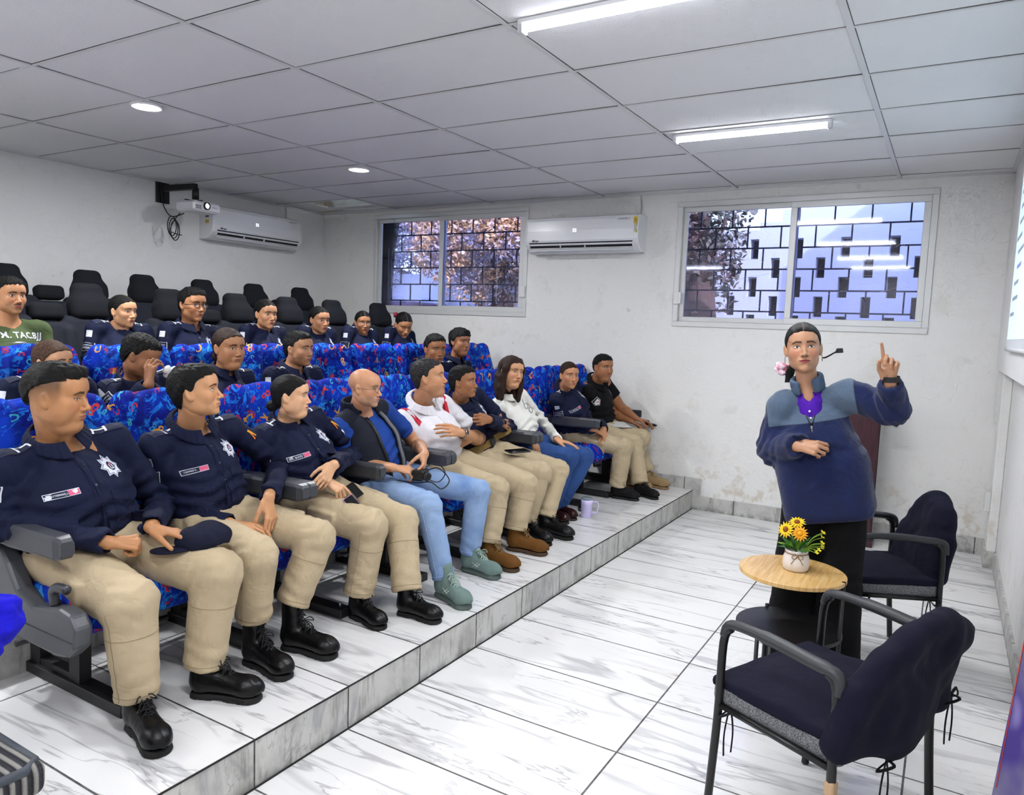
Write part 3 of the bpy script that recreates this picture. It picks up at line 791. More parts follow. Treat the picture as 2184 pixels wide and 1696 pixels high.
    # ---------- collar
    if fit in ('police', 'blouse', 'polo', 'blackpolo', 'fleece'):
        Hb = HD+HS[:3, :3]@V(-.025, 0, -.085); ax = nrm(nrm(Hb-nc)+U*.45); e1 = nrm(F-ax*(F@ax)); e2 = np.cross(ax, e1)
        rc = nr+.014; gc = G(Nk-.16, Nk+.16, .0035 if near == 1 else .005)
        gap = {'police': 18, 'blouse': 30, 'polo': 16, 'blackpolo': 16, 'fleece': 34}[fit]
        A = np.radians(np.linspace(gap, 360-gap, 25)); base = lerp(nc, Hb, .36)
        hgt = lambda a: (.016-.020*(.5+.5*math.cos(a)))
        ci = [base+e1*math.cos(a)*rc*1.05+e2*math.sin(a)*rc+ax*(hgt(a)+.012) for a in A]
        if fit != 'fleece':
            co = [base+e1*math.cos(a)*(rc+.022+.016*max(0, math.cos(a)))*1.05+e2*math.sin(a)*(rc+.022)+ax*(hgt(a)-.014-.022*max(0, math.cos(a))**2) for a in A]
            for q in range(len(A)-1):
                gc.cap(ci[q], ci[q+1], .0055, k=.004)
                for t in (.14, .28, .42, .56, .7, .85, 1): gc.cap(lerp(ci[q], co[q], t), lerp(ci[q+1], co[q+1], t), .0048, k=.006)
        else:
            for q in range(len(A)-1):
                for t in (-.03, -.022, -.014, -.006, .002, .010, .018): gc.cap(ci[q]+ax*t-e1*.012*0, ci[q+1]+ax*t, .0085, k=.006)
        v, f = gc.mesh(); raw('collar', v, f, CM['greyfleece' if fit == 'fleece' else sm], shirt)
    # ---------- trousers
    tm = s.get('tr', 'beige'); tb = s.get('tb', 1.0)*(b**.6)
    kneeR, hemR = {'beige': (.077, .071), 'jeans': (.070, .058), 'darkjeans': (.072, .085), 'black': (.095, .11)}[tm]
    allp = np.array([P, *hip, *kn, *an]); g = G(allp.min(0)-.19, allp.max(0)+.17, h if near < 3 else .012)
    g.ell(P+V(0, 0, .0), V(.135*tb, .175*tb, .115), TR, k=.04)
    for i in (0, 1):
        g.cap(hip[i], kn[i], .095*tb, kneeR*tb, k=.03); hem = an[i]; g.cap(kn[i], hem, kneeR*.98*tb, hemR, k=.02)
        d = nrm(an[i]-kn[i])
        out = L*(-1 if i == 0 else 1); thd = nrm(kn[i]-hip[i])
        if tm == 'beige' and near < 3 and 'stand' not in s:
            R = frame(P, thd, np.cross(thd, out))[:3, :3]; g.box(lerp(hip[i], kn[i], .52)+out*.078*tb-V(0, 0, .012), (.075, .016, .07), .008, R, k=.008)
    sd = s.get('seed', 1)
    def legf(p, v):
        d = np.zeros(len(p))
        for i in (0, 1):
            r = np.linalg.norm(p-kn[i], axis=1); t = (p-kn[i])@nrm(an[i]-hip[i]); d += .0042*np.exp(-(r/.10)**2)*np.sin(t*120+2.5*np.sin(p@V(19, 37, 11)+sd))
            ax = nrm(an[i]-kn[i]); t = (p-an[i])@ax; r = np.linalg.norm(p-an[i], axis=1); d += .0035*np.exp(-(r/.12)**2)*np.sin(t*100+1.8*np.sin(p@V(29, 13, 5)+sd))
            r = np.linalg.norm(p-hip[i]-F*.06, axis=1); t = (p-hip[i])@nrm(F+U*.3); d += .0045*np.exp(-(r/.13)**2)*np.sin(t*95+2*np.sin(p@V(3, 27, 21)))
        return v+d
    g.func(legf, .03); g.noise(.004, 19, sd+2, thr=.03)
    for i in (0, 1):
        d = nrm(an[i]-kn[i]); c = an[i]+d*.06; R = frame(c, d, F)[:3, :3]; g.box(c, (.06, .115, .115), .002, R, k=.002, op='s')
    tv, tf = g.mesh(); tr = raw('jeans' if 'jeans' in tm else 'trousers', tv, tf, CM[tm], root)
    if near == 1 and tm in ('beige', 'jeans', 'darkjeans'):
        tb_ = surf(tv, tf)
        for i in (0, 1):
            seam = MB()
            ax = nrm(an[i]-kn[i]); out = nrm(np.cross(ax, F)); out2 = np.cross(out, ax)
            def ringp(c, r0, n=28):
                q = []
                for k in range(n):
                    dd = out*math.cos(2*PI*k/n)+out2*math.sin(2*PI*k/n); hit = tb_.ray_cast(Vector(c), Vector(dd), .125)
                    if hit[0] is not None: q.append(np.array(hit[0])+dd*.0008)
                return q if len(q) == n else []
            hemc = an[i]-ax*.022; q = ringp(hemc, .1)
            if len(q) > 24: seam.tube(q, .0012, 4, closed=True)
            if tm == 'beige':
                q = ringp(lerp(kn[i], an[i], .32), .1)
                if len(q) > 20: seam.tube(q, .0012, 4, closed=True)
            q = []
            for t in np.linspace(0, .95, 24):
                c = lerp(kn[i], an[i], t); dd = nrm(L*(-1 if i == 0 else 1)*.9+F*.15); hit = tb_.ray_cast(Vector(c), Vector(dd), .125)
                if hit[0] is not None: q.append(np.array(hit[0])+dd*.0006)
            if len(q) > 5: seam.tube(q, .0013, 4)
            if seam.v: seam.build('seam', plain('seam_'+tm, {'beige': '8f7f64', 'jeans': 'a9bce0', 'darkjeans': '6f8fc4'}[tm], .9), tr)
    # ---------- shoes
    for i in (0, 1):
        if s.get('shoe'):
            heel = an[i][:2]-.055*nrm(V(toe[i][0]-an[i][0], toe[i][1]-an[i][1], 0))[:2]
            shoe(root, s['shoe'], heel, toe[i], s.get('z0', zf), .98 if not fem else .88, s.get('lift', 0))
    s['_'] = dict(root=root, shirt=shirt, bvh=bvh, F=F, L=L, U=U, N=Nk, P=P, sh=sh, el=el, wr=wr, nr=nr, HM4=HM4, HD=HD, ch=ch, body=body, trousers=tr, ksc=ksc, sv=sv)
    if fit == 'police' : police(s)
    if s.get('ears'): # small earrings
        mb = MB()
        for q in (-1, 1):
            c = xform(np.array([[-.004, q*.083, -.036]]), HS)[0]
            if s['ears'] == 'hoop': mb.tube([c+HM4[:3, :3]@V(.014*math.cos(a), 0, .014*math.sin(a)-.014) for a in np.linspace(0, 2*PI, 20)[:-1]], .0011, 6, closed=True)
            else: mb.tube([c-HM4[:3, :3]@V(0, q*.002, 0), c+HM4[:3, :3]@V(0, q*.004, 0)], .0028, 8)
        mb.build('earrings', plain('ear_metal', 'c9b9a0', .2, 1), root)
    if s.get('glasses'): glasses(s)
    ORG[0] = np.zeros(3)
    return s
def fleece_mat():
    M = Mat('fleece_panels', '10204e', 1.0); x, y, z = M.xyz(M.coord(attr='tc')); o = M.coord('Object')
    yk = z.step(-.128, -.124)*y.abs().step(.192, .188); seam = ((z+.126).abs().step(.004, .001)*y.abs().lt(.192)).max((y.abs()-.19).abs().step(.004, .001)*z.gt(-.126))
    c = M.mix(M.noise(o, 9, 3).step(.3, .8)*.5, '0e1d4c', '091434'); g = M.mix(M.noise(o, 9, 3).step(.3, .8)*.5, '53647a', '455568'); c = M.mix(yk, c, g); c = M.mix(seam*.6, c, '0a1024'); M.color(c)
    w = (M.noise(o, 7, 2, .5, 2.2)*9).sin().abs(); M.bump(M.noise(o, 60, 3)*.6+M.noise(o, 500, 2)*.4+w*.9, .4, .006); M.b.inputs['Sheen Weight'].default_value = .15; return M.m
def glasses(s):
    q = s['_']; H = q['HM4']; k = q['ksc']; T = lambda x, y, z: xform(np.array([[x*k, y*k, z*k]]), H)[0]
    ORG[0] = np.array(q['root'].location); mb = MB(); rim = s['glasses']; r = .0011 if rim != 'thick' else .0022
    lns = []
    for sg in (-1, 1):
        pts = [T(.1045-.012*abs(math.cos(a))*.3, sg*.033+.021*math.cos(a), -.004+.0155*math.sin(a)) for a in np.linspace(0, 2*PI, 25)[:-1]]
        mb.tube(pts, r, 6, closed=True); c = sum(pts)/len(pts); lns.append(MB().put([c]+pts, [(0, 1+i, 1+(i+1) % 24) for i in range(24)]))
        mb.tube(spline([T(.1, sg*.054, .002), T(.085, sg*.071, .002), T(.03, sg*.082, .001), T(-.01, sg*.085, .004), T(-.025, sg*.083, -.012)], 4), r, 6)
    mb.tube(spline([T(.104, -.012, .0), T(.108, 0, .004), T(.104, .012, 0)], 4), r, 6)
    gl = mb.build('glasses', plain('rim_'+rim, '15151a' if rim != 'metal' else '5a5654', .3, .0 if rim != 'metal' else .8), q['root'])
    if 'lens' not in _mc:
        m = Mat('lens', 'ffffff', .02); m.b.inputs['Alpha'].default_value = .10; _mc['lens'] = m.m
    for ln in lns: ln.build('lens', _mc['lens'], gl)
    ORG[0] = np.zeros(3)
def police(s):
    q = s['_']; ORG[0] = np.array(q['root'].location); F, L, U, N_ = q['F'], q['L'], q['U'], q['N']; bv = q['bvh']; S = q['shirt']; near = s.get('near', 1)
    wt = plain('patch_white', 'd9dbe6', .7); nv = plain('patch_navy', '0e1634', .8); rd = plain('patch_pink', 'd2577c', .7); sl = plain('badge_silver', 'b9c0d2', .45); ink = plain('patch_ink', '14161f', .8)
    d = .006 if near == 1 else .012
    c = N_-U*.135+L*.092+F*.1; ls = [layer(star(8, .046, .031), sl, .0022, 3, d), layer(star(8, .039, .026), nv, .0028, 2, d), layer(star(8, .0365, .0245), wt, .0032, 2, d), layer([(.014*math.cos(a), .017*math.sin(a)) for a in np.linspace(0, 2*PI, 13)[:-1]], nv, .0038, 1, d)]
    if near == 1: ls += [layer(rect(.004, .014), wt, .0042, 1, d, (-.005, 0)), layer(rect(.004, .014), wt, .0042, 1, d, (.005, 0)), layer(rect(.013, .004), rd, .0044, 1, d, (0, .007)), layer(rect(.016, .003), wt, .0044, 1, d, (0, -.009))]
    if 'star' not in s or s['star']: decal(S, 'badge', bv, c, F+L*.15, U, ls, 'silver eight pointed star badge')
    nm = s.get('tape')
    if nm:
        c = N_-U*.185-L*.095+F*.1; ls = [layer(rect(.105, .022), wt, .002, 2, d), layer(rect(.068, .018), nv, .0026, 2, d, (-.0165, 0)), layer(rect(.033, .018), rd, .0026, 2, d, (.0345, 0))]
        if near < 3: ls += [tlayer(nm[0], .0125 if len(nm[0]) < 10 else .0085, wt, .0032, (-.0165, 0))]
        decal(S, 'name_tape', bv, c, F-L*.15, U, ls, 'embroidered name tape with a pink end')
    for i in (0, 1):
        sg = -1 if i == 0 else 1; a = q['sh'][i]; e = q['el'][i]; out = nrm(L*sg+F*.55); ax = nrm(a-e); out = nrm(out-ax*(out@ax))
        # epaulette
        n = nrm(U+L*sg*.40+F*.42); upv = F; c0 = lerp(N_, a, .80)+U*.03+F*.022
        ls = [layer(rect(.11, .042), nv, .0035, 2, d), layer(rect(.007, .036), wt, .0045, 2, d, (sg*.006, 0)), layer(rect(.007, .036), wt, .0045, 2, d, (sg*.048, 0)), layer(rect(.042, .008), wt, .0048, 2, d, (sg*.026, 0))]
        decal(S, 'epaulette', bv, c0, n, upv, ls)
        if i == 0 or near == 1:
            if s.get('patch', 1) and i == 0:
                c = lerp(a, e, .14); decal(S, 'arm_patch', bv, c, out, ax, [layer(rect(.038, .042), wt, .0022, 2, d)], 'white square patch')
                c = lerp(a, e, .36)-ax*.012
                w, hh = .078, .058; sd = [(-w/2, -hh*.42), (-w*.3, -hh*.52), (0, -hh*.45), (w/2, -hh*.45), (w/2, hh/2), (w*.2, hh*.42), (-w/2, hh*.5)]
                ls = [layer(sd, wt, .002, 3, d), layer(sd, nv, .0027, 3, d, sc=.92)]
                if near < 3: ls += [tlayer('PROXIMIDAD', .0095, wt, .0034, (0, .009)), tlayer('SOCIAL', .0165, wt, .0034, (0, -.008))]
                decal(S, 'arm_patch', bv, c, out, ax, ls, 'navy patch with white border reading PROXIMIDAD SOCIAL')
    if near < 3:
        nvs = CM['navy']
        for sg in (-1, 1):
            c = N_-U*.235+L*sg*.092+F*.1; decal(S, 'pocket_flap', bv, c, F+L*sg*.15, U, [layer([(-.058, -.012), (0, -.03), (.058, -.012), (.058, .022), (-.058, .022)], nvs, .003, 3, .01)])
            c = N_-U*.30+L*sg*.092+F*.1; decal(S, 'pocket', bv, c, F+L*sg*.15, U, [layer(rect(.105, .12), nvs, .0016, 3, .01)])
        pk = layer(rect(.032, .36), nvs, .0025, 3, .012); cc = N_-U*.245+F*.1; ls = [pk]
        btn = plain('button', '1d2233', .3)
        for k in range(5): ls.append(layer([(.005*math.cos(a), .005*math.sin(a)) for a in np.linspace(0, 2*PI, 9)[:-1]], btn, .005, 1, .01, (0, .14-.075*k)))
        decal(S, 'placket', bv, cc, F, U, ls)
    ORG[0] = np.zeros(3)
# ================= materials of the place
def wall_mat(name, base='e6e5e3', stain=1.0):
    M = Mat(name, base, .75); o = M.coord('Object'); x, y, z = M.xyz(o)
    big = M.noise(o, .8, 2, .6); mid = M.noise(o, 5, 3, .65); fine = M.noise(o, 38, 2, .6)
    c = M.mix(big.step(.35, .75)*.35, base, 'd8d7d4'); c = M.mix(mid.step(.56, .72)*.25*stain, c, 'c8c4b8')
    low = z.step(.75, .12)*M.noise(o, 7, 3, .7).step(.5, .66); c = M.mix(low*.55*stain, c, 'b9ab90')
    sp = M.noise(o, 2.2, 3, .75, .4).step(.66, .72)*M.noise(o, 17, 3).step(.5, .6); c = M.mix(sp*.35*stain, c, '8d8a80')
    M.color(c); crack = (M.noise(o, 3.1, 2, .6, 1.5)-.5).abs().step(.006, .001)
    M.bump(mid*.9+fine*.6-crack*.5, .35, .012); return M.m
def marble(name, ox, oy, sx, sy, riser=False, base='e6e5e4', axis='xy'):
    M = Mat(name, base, .22 if not riser else .4); o = M.coord('Object'); x, y, z = M.xyz(o)
    if axis == 'xy': u, v = x, y
    elif axis == 'yz': u, v = x*0+.31, y
    else: u, v = y*0+.31, x
    fu = (u-ox)/sx; fv = (v-oy)/sy; iu = fu.floor(); iv = fv.floor(); du = ((fu.frac()-.5).abs()*-1+.5)*sx; dv = ((fv.frac()-.5).abs()*-1+.5)*sy
    r1 = ((iu*12.9+iv*78.2).sin()*437.5).frac(); r2 = ((iu*39.3+iv*11.1).sin()*231.7).frac()
    p = M.vec(x+r1*37, y+r2*53, z*1.0+r1*11)
    q = M.mapv(p, (.55, 3.6, 1.6), (0, 0, .42)) if not riser else M.mapv(p, (1, 3.2, 1.2), (.3, 0, 0))
    n1 = (M.noise(q, 1.15, 4, .55, .7)-.5).abs(); n2 = (M.noise(q, 2.2, 4, .55, .6)-.5).abs(); n3 = M.noise(q, .9, 4, .6)
    vein = n1.step(.04, .0)*n3.step(.36, .60); thin = n2.step(.016, .0)*M.noise(p, 2.1, 3).step(.42, .6)
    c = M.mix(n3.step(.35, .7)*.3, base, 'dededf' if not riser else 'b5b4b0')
    c = M.mix(vein*.55, c, '8c8c92'); c = M.mix(thin*.55, c, '807e82')
    tan = M.noise(p, 1.3, 3).step(.66, .75)*n2.step(.05, 0); c = M.mix(tan*.25, c, 'b59a78')
    if riser:
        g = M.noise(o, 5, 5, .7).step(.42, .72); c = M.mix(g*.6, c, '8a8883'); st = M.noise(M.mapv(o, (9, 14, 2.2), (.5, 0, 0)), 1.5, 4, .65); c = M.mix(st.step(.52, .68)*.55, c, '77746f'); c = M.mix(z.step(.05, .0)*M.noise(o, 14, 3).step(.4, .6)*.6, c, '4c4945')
    j = dv.step(.0046, .0030).max(du.step(.0046, .0030)) if axis == 'xy' else dv.step(.004, .0024)
    w = M.noise(o, 30, 2); c = M.mix(j*(.75+w*.3), c, '1c1a1a'); M.color(c)
    M.inp('Roughness', (M.noise(o, 3, 3)*.16+(.14 if not riser else .35))+j*.4); M.bump(j*-1, .3, .004); return M.m
def panel_mat():
    M = Mat('ceiling_panel', 'c6c6c8', .85); o = M.coord('Object')
    M.color(M.mix(M.noise(o, 1.2, 3).step(.3, .8)*.4, 'e4e4e6', 'd6d6d8')); M.bump(M.noise(o, 90, 2, .8), .4, .005); return M.m
def quad(name, P, m, **k):
    o = raw(name, P, [tuple(range(len(P)))], m, None, False); return tag(o, kind='structure', **k)
def slab(name, lo, hi, m, bev=0, parent=None):
    lo = np.array(lo, float); hi = np.array(hi, float); mb = MB().box((lo+hi)/2, (hi-lo)/2, bev=bev)
    return mb.build(name, m, parent)
def room():
    wm = wall_mat('plaster'); wl = wall_mat('plaster_smooth', 'e4e3e3', .5)
    mf = marble('marble_floor', -.957, 1.589, .931, .446); mp = marble('marble_platform', XE+.002, 1.589, .931, .446)
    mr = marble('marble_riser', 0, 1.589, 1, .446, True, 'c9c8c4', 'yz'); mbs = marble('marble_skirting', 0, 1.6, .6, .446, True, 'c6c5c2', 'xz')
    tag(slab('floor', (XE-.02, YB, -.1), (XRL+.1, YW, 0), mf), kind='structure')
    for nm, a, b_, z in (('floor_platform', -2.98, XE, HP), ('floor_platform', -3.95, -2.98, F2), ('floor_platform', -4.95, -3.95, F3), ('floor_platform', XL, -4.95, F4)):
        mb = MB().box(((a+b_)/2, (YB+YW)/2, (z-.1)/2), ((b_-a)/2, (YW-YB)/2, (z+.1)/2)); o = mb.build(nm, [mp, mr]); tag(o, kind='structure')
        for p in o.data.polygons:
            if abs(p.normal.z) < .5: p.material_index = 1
    # dark grout along the lip of the step
    g = MB().box((XE+.0005, (YB+YW)/2, HP-.003), (.0015, (YW-YB)/2, .003)).box((XE+.001, (YB+YW)/2, .003), (.002, (YW-YB)/2, .003)); tag(g.build('trim_1', plain('grout', '242222', .9)), kind='structure')
    # walls
    W1 = (-5.685, -3.685, 1.668, 2.752); W2 = (-2.17, -.168, 1.625, 2.712)
    xs = [XL-.2, W1[0], W1[1], W2[0], W2[1], XRL+.2]; mb = MB(); t = .10
    def wbox(x0, x1, z0, z1): mb.box(((x0+x1)/2, YW+t/2, (z0+z1)/2), ((x1-x0)/2, t/2, (z1-z0)/2))
    wbox(xs[0], xs[1], -.1, ZC+.2); wbox(xs[2], xs[3], -.1, ZC+.2); wbox(xs[4], xs[5], -.1, ZC+.2)
    for (a, b_, c, d) in (W1, W2): wbox(a, b_, -.1, c); wbox(a, b_, d, ZC+.2)
    tag(mb.build('wall_far', wm), kind='structure')
    tag(slab('wall_left', (XL-.15, YB-.2, -.1), (XL, YW+.16, ZC+.2), wl), kind='structure')
    tag(slab('wall_right', (XRL, YB-.2, -.1), (XRL+.15, YW+.16, ZC+.2), wl), kind='structure')
    tag(slab('wall_right_beam', (XR, YB, 1.385), (XRL, YW, ZC), wl, .006), kind='structure')
    tag(slab('wall_right_pilaster', (.322, 6.09, 0), (XRL, YW, 1.4), wm, .006), kind='structure')
    tag(slab('wall_back', (XL-.15, YB-.15, -.1), (XRL+.15, YB, ZC+.2), wl), kind='structure')
    # thickening of the left wall near the camera end
    tag(slab('wall_left_pilaster', (XL, 1.9, F4), (XL+.07, 2.72, ZC), wl, .006), kind='structure')
    # skirtings
    tag(slab('baseboard_far', (XE, YW-.014, 0), (.322, YW, .125), mbs), kind='structure')
    tag(slab('baseboard_platform', (-2.6, YW-.014, HP), (XE, YW, HP+.105), mbs), kind='structure')
    tag(slab('baseboard_step_end', (XE, YW-.02, 0), (XE+.07, YW-.013, HP+.105), mbs), kind='structure')
    tag(slab('baseboard_right', (XRL-.014, YB, 0), (XRL, 6.09, .12), mr), kind='structure')
    tag(MB().box((.315, 6.26, .06), (.008, .18, .06)).box((.345, 6.083, .06), (.037, .008, .06)).build('baseboard_pilaster', mr), kind='structure')
    # ceiling with one lifted panel
    pm = panel_mat(); kx = [XL, -5.326, -4.106, -2.886, -1.666, -.446, XR+.1]; ky = [YB]+[2.059+.6072*j for j in range(-6, 8)]+[YW]
    ky = [k for k in ky if YB <= k <= YW]; mb = MB(); R = random.Random(2)
    for i in range(len(kx)-1):
        for j in range(len(ky)-1):
            if i == 0 and abs(ky[j]-5.70) < .05: continue
            s1 = R.uniform(-.002, .002); mb.put([(kx[i], ky[j], ZC+s1), (kx[i], ky[j+1], ZC-s1), (kx[i+1], ky[j+1], ZC+s1), (kx[i+1], ky[j], ZC-s1)], [(0, 1, 2, 3)])
    tag(mb.build('ceiling', pm), kind='structure')
    tag(slab('ceiling_slab', (XL-.2, YB-.2, ZC+.35), (XRL+.2, YW+.2, ZC+.4), plain('raw_concrete', '5c5a57', .95)), kind='structure')
    tag(slab('ceiling_panel_loose', (XL+.02, 5.72, ZC+.012), (-6.10, 6.29, ZC+.024), pm), kind='structure')
    tag(slab('ceiling_panel_strip', (-6.10, 6.14, ZC+.012), (-5.34, 6.29, ZC+.024), pm), kind='structure')
    tb = plain('tee_bar', 'd5d5d6', .5); mb = MB()
    for k in kx[1:-1]: mb.box((k, (YB+YW)/2, ZC-.003), (.013 if k > -.5 else .011, (YW-YB)/2, .003))
    for k in ky[1:-1]: mb.box(((XL+XR)/2, k, ZC-.002), ((XR-XL)/2, .008, .003))
    tag(mb.build('trim_2', tb), kind='structure')
    mb = MB().box(((XL+XR)/2, YW-.012, ZC-.006), ((XR-XL)/2, .012, .006)).box((XL+.012, (YB+YW)/2, ZC-.006), (.012, (YW-YB)/2, .006)).box((XR-.012, (YB+YW)/2, ZC-.006), (.012, (YW-YB)/2, .006))
    tag(mb.build('trim_3', tb), kind='structure')
    mb = MB()   # thin dark gaps beside the bars
    gp = plain('gap_dark', '4a4a4c', .9)
    for k in ky[1:-1]: mb.box(((XL+XR)/2, k-.010, ZC-.0008), ((XR-XL)/2, .0022, .0008))
    for k in kx[1:-1]: mb.box((k+.0135, (YB+YW)/2, ZC-.0008), (.0022, (YW-YB)/2, .0008))
    tag(mb.build('trim_4', gp), kind='structure')
    window(1, W1, .47, 1); window(2, W2, .49, -1)
    # conduit in the far right corner and wall box
    mb = MB().box((.318, 6.40, 1.9), (.012, .02, .9)).build('trim_5', plain('pvc', 'd9d9d8', .5)); tag(mb, kind='structure')
    t_ = thing('switch_box', 'small white electrical box low on the corner pilaster', 'switch box', (.318, 6.2, .45)); ORG[0] = V(.318, 6.2, .45)
    MB().box((.305, 6.2, .455), (.018, .05, .07), bev=.004).build('body', plain('pvc', 'd9d9d8'), t_); MB().box((.286, 6.2, .455), (.002, .035, .05), bev=.001).build('cover', plain('pvc2', 'cfcfcd', .4), t_); ORG[0] = V(0, 0, 0)
def window(n, W, split, latch):
    x0, x1, z0, z1 = W; fr = plain('window_aluminium', 'd3d4d4', .35, .15); f = .045; y0 = YW-.012; y1 = YW+.07
    root = bpy.data.objects.new('window_%d' % n, None); link(root); tag(root, kind='structure')
    def rim(name, a, b_, c, d, w, ya, yb, m=fr):
        mb = MB(); yc = (ya+yb)/2; h = (yb-ya)/2
        mb.box(((a+b_)/2, yc, c+w/2), ((b_-a)/2, h, w/2), bev=.003).box(((a+b_)/2, yc, d-w/2), ((b_-a)/2, h, w/2), bev=.003)
        mb.box((a+w/2, yc, (c+d)/2), (w/2, h, (d-c)/2-w), bev=.003).box((b_-w/2, yc, (c+d)/2), (w/2, h, (d-c)/2-w), bev=.003); return mb.build(name, m, root)
    rim('window_frame', x0, x1, z0, z1, f, y0, y1)
    xm = x0+(x1-x0)*split
    gm = 'glass'
    if gm not in _mc:
        m = bpy.data.materials.new('window_glass'); m.use_nodes = True; t = m.node_tree; t.nodes.remove(t.nodes['Principled BSDF'])
        tr = t.nodes.new('ShaderNodeBsdfTransparent'); tr.inputs[0].default_value = (.74, .77, 1, 1); gl = t.nodes.new('ShaderNodeBsdfGlossy'); gl.inputs['Roughness'].default_value = .04
        fz = t.nodes.new('ShaderNodeFresnel'); fz.inputs[0].default_value = 1.55; mx = t.nodes.new('ShaderNodeMixShader')
        t.links.new(fz.outputs[0], mx.inputs[0]); t.links.new(tr.outputs[0], mx.inputs[1]); t.links.new(gl.outputs[0], mx.inputs[2]); t.links.new(mx.outputs[0], t.nodes['Material Output'].inputs[0]); _mc[gm] = m
    for k, (a, b_, ya) in enumerate(((x0+f, xm+.03, y0+.036), (xm-.03, x1-f, y0+.008))):
        sash = rim('window_sash', a, b_, z0+f, z1-f, .042 if k == 0 else .05, ya, ya+.026); 
        o = MB().box(((a+b_)/2, ya+.014, (z0+z1)/2), ((b_-a)/2-.03, .002, (z1-z0)/2-f-.03)).build('pane', _mc[gm], sash)
        R = random.Random(n*5+k); mb = MB()   # scratches and dried streaks on the glass
        for q in range(14):
            xa = R.uniform(a+.08, b_-.15); za = R.uniform(z0+.12, z1-.3); dx = R.uniform(.02, .28); pts = [V(xa+dx*t, ya+.010, za+R.uniform(-.012, .012)+(dx*.15*t)) for t in np.linspace(0, 1, 6)]
            if n == 1 and q < 7: pts = [V(xa+R.uniform(-.003, .003), ya+.010, z0+.1+R.uniform(0, .2)+t*.5) for t in np.linspace(0, 1, 6)]
            mb.tube(spline(pts, 3), .0009, 4)
        mb.build('scratch', plain('scratch', 'c9c9e0', .5), o)
    lx = x1-.03 if latch > 0 else x0+.03
    l = MB().box((lx, y0-.008, z0+.25), (.022, .012, .055), bev=.003).box((lx-latch*.03, y0-.006, z0+.25), (.012, .008, .05), bev=.003).build('window_latch', plain('latch', 'dcdcdc', .4), root)
    # welded grille outside, brick pattern
    mb = MB(); yb = YW+.092; hz = .178; vt = .272; k = 0; z = z0-.03; m = plain('grille_black', '0d0e12', .5)
    while z < z1+.05:
        mb.box(((x0+x1)/2, yb, z), ((x1-x0)/2+.02, .005, .0065)); x = x0+(vt/2 if k % 2 else 0)+.05
        while x < x1: mb.box((x, yb, z+hz/2), (.006, .005, hz/2)); x += vt
        z += hz; k += 1
    mb.build('window_grille', m, root)
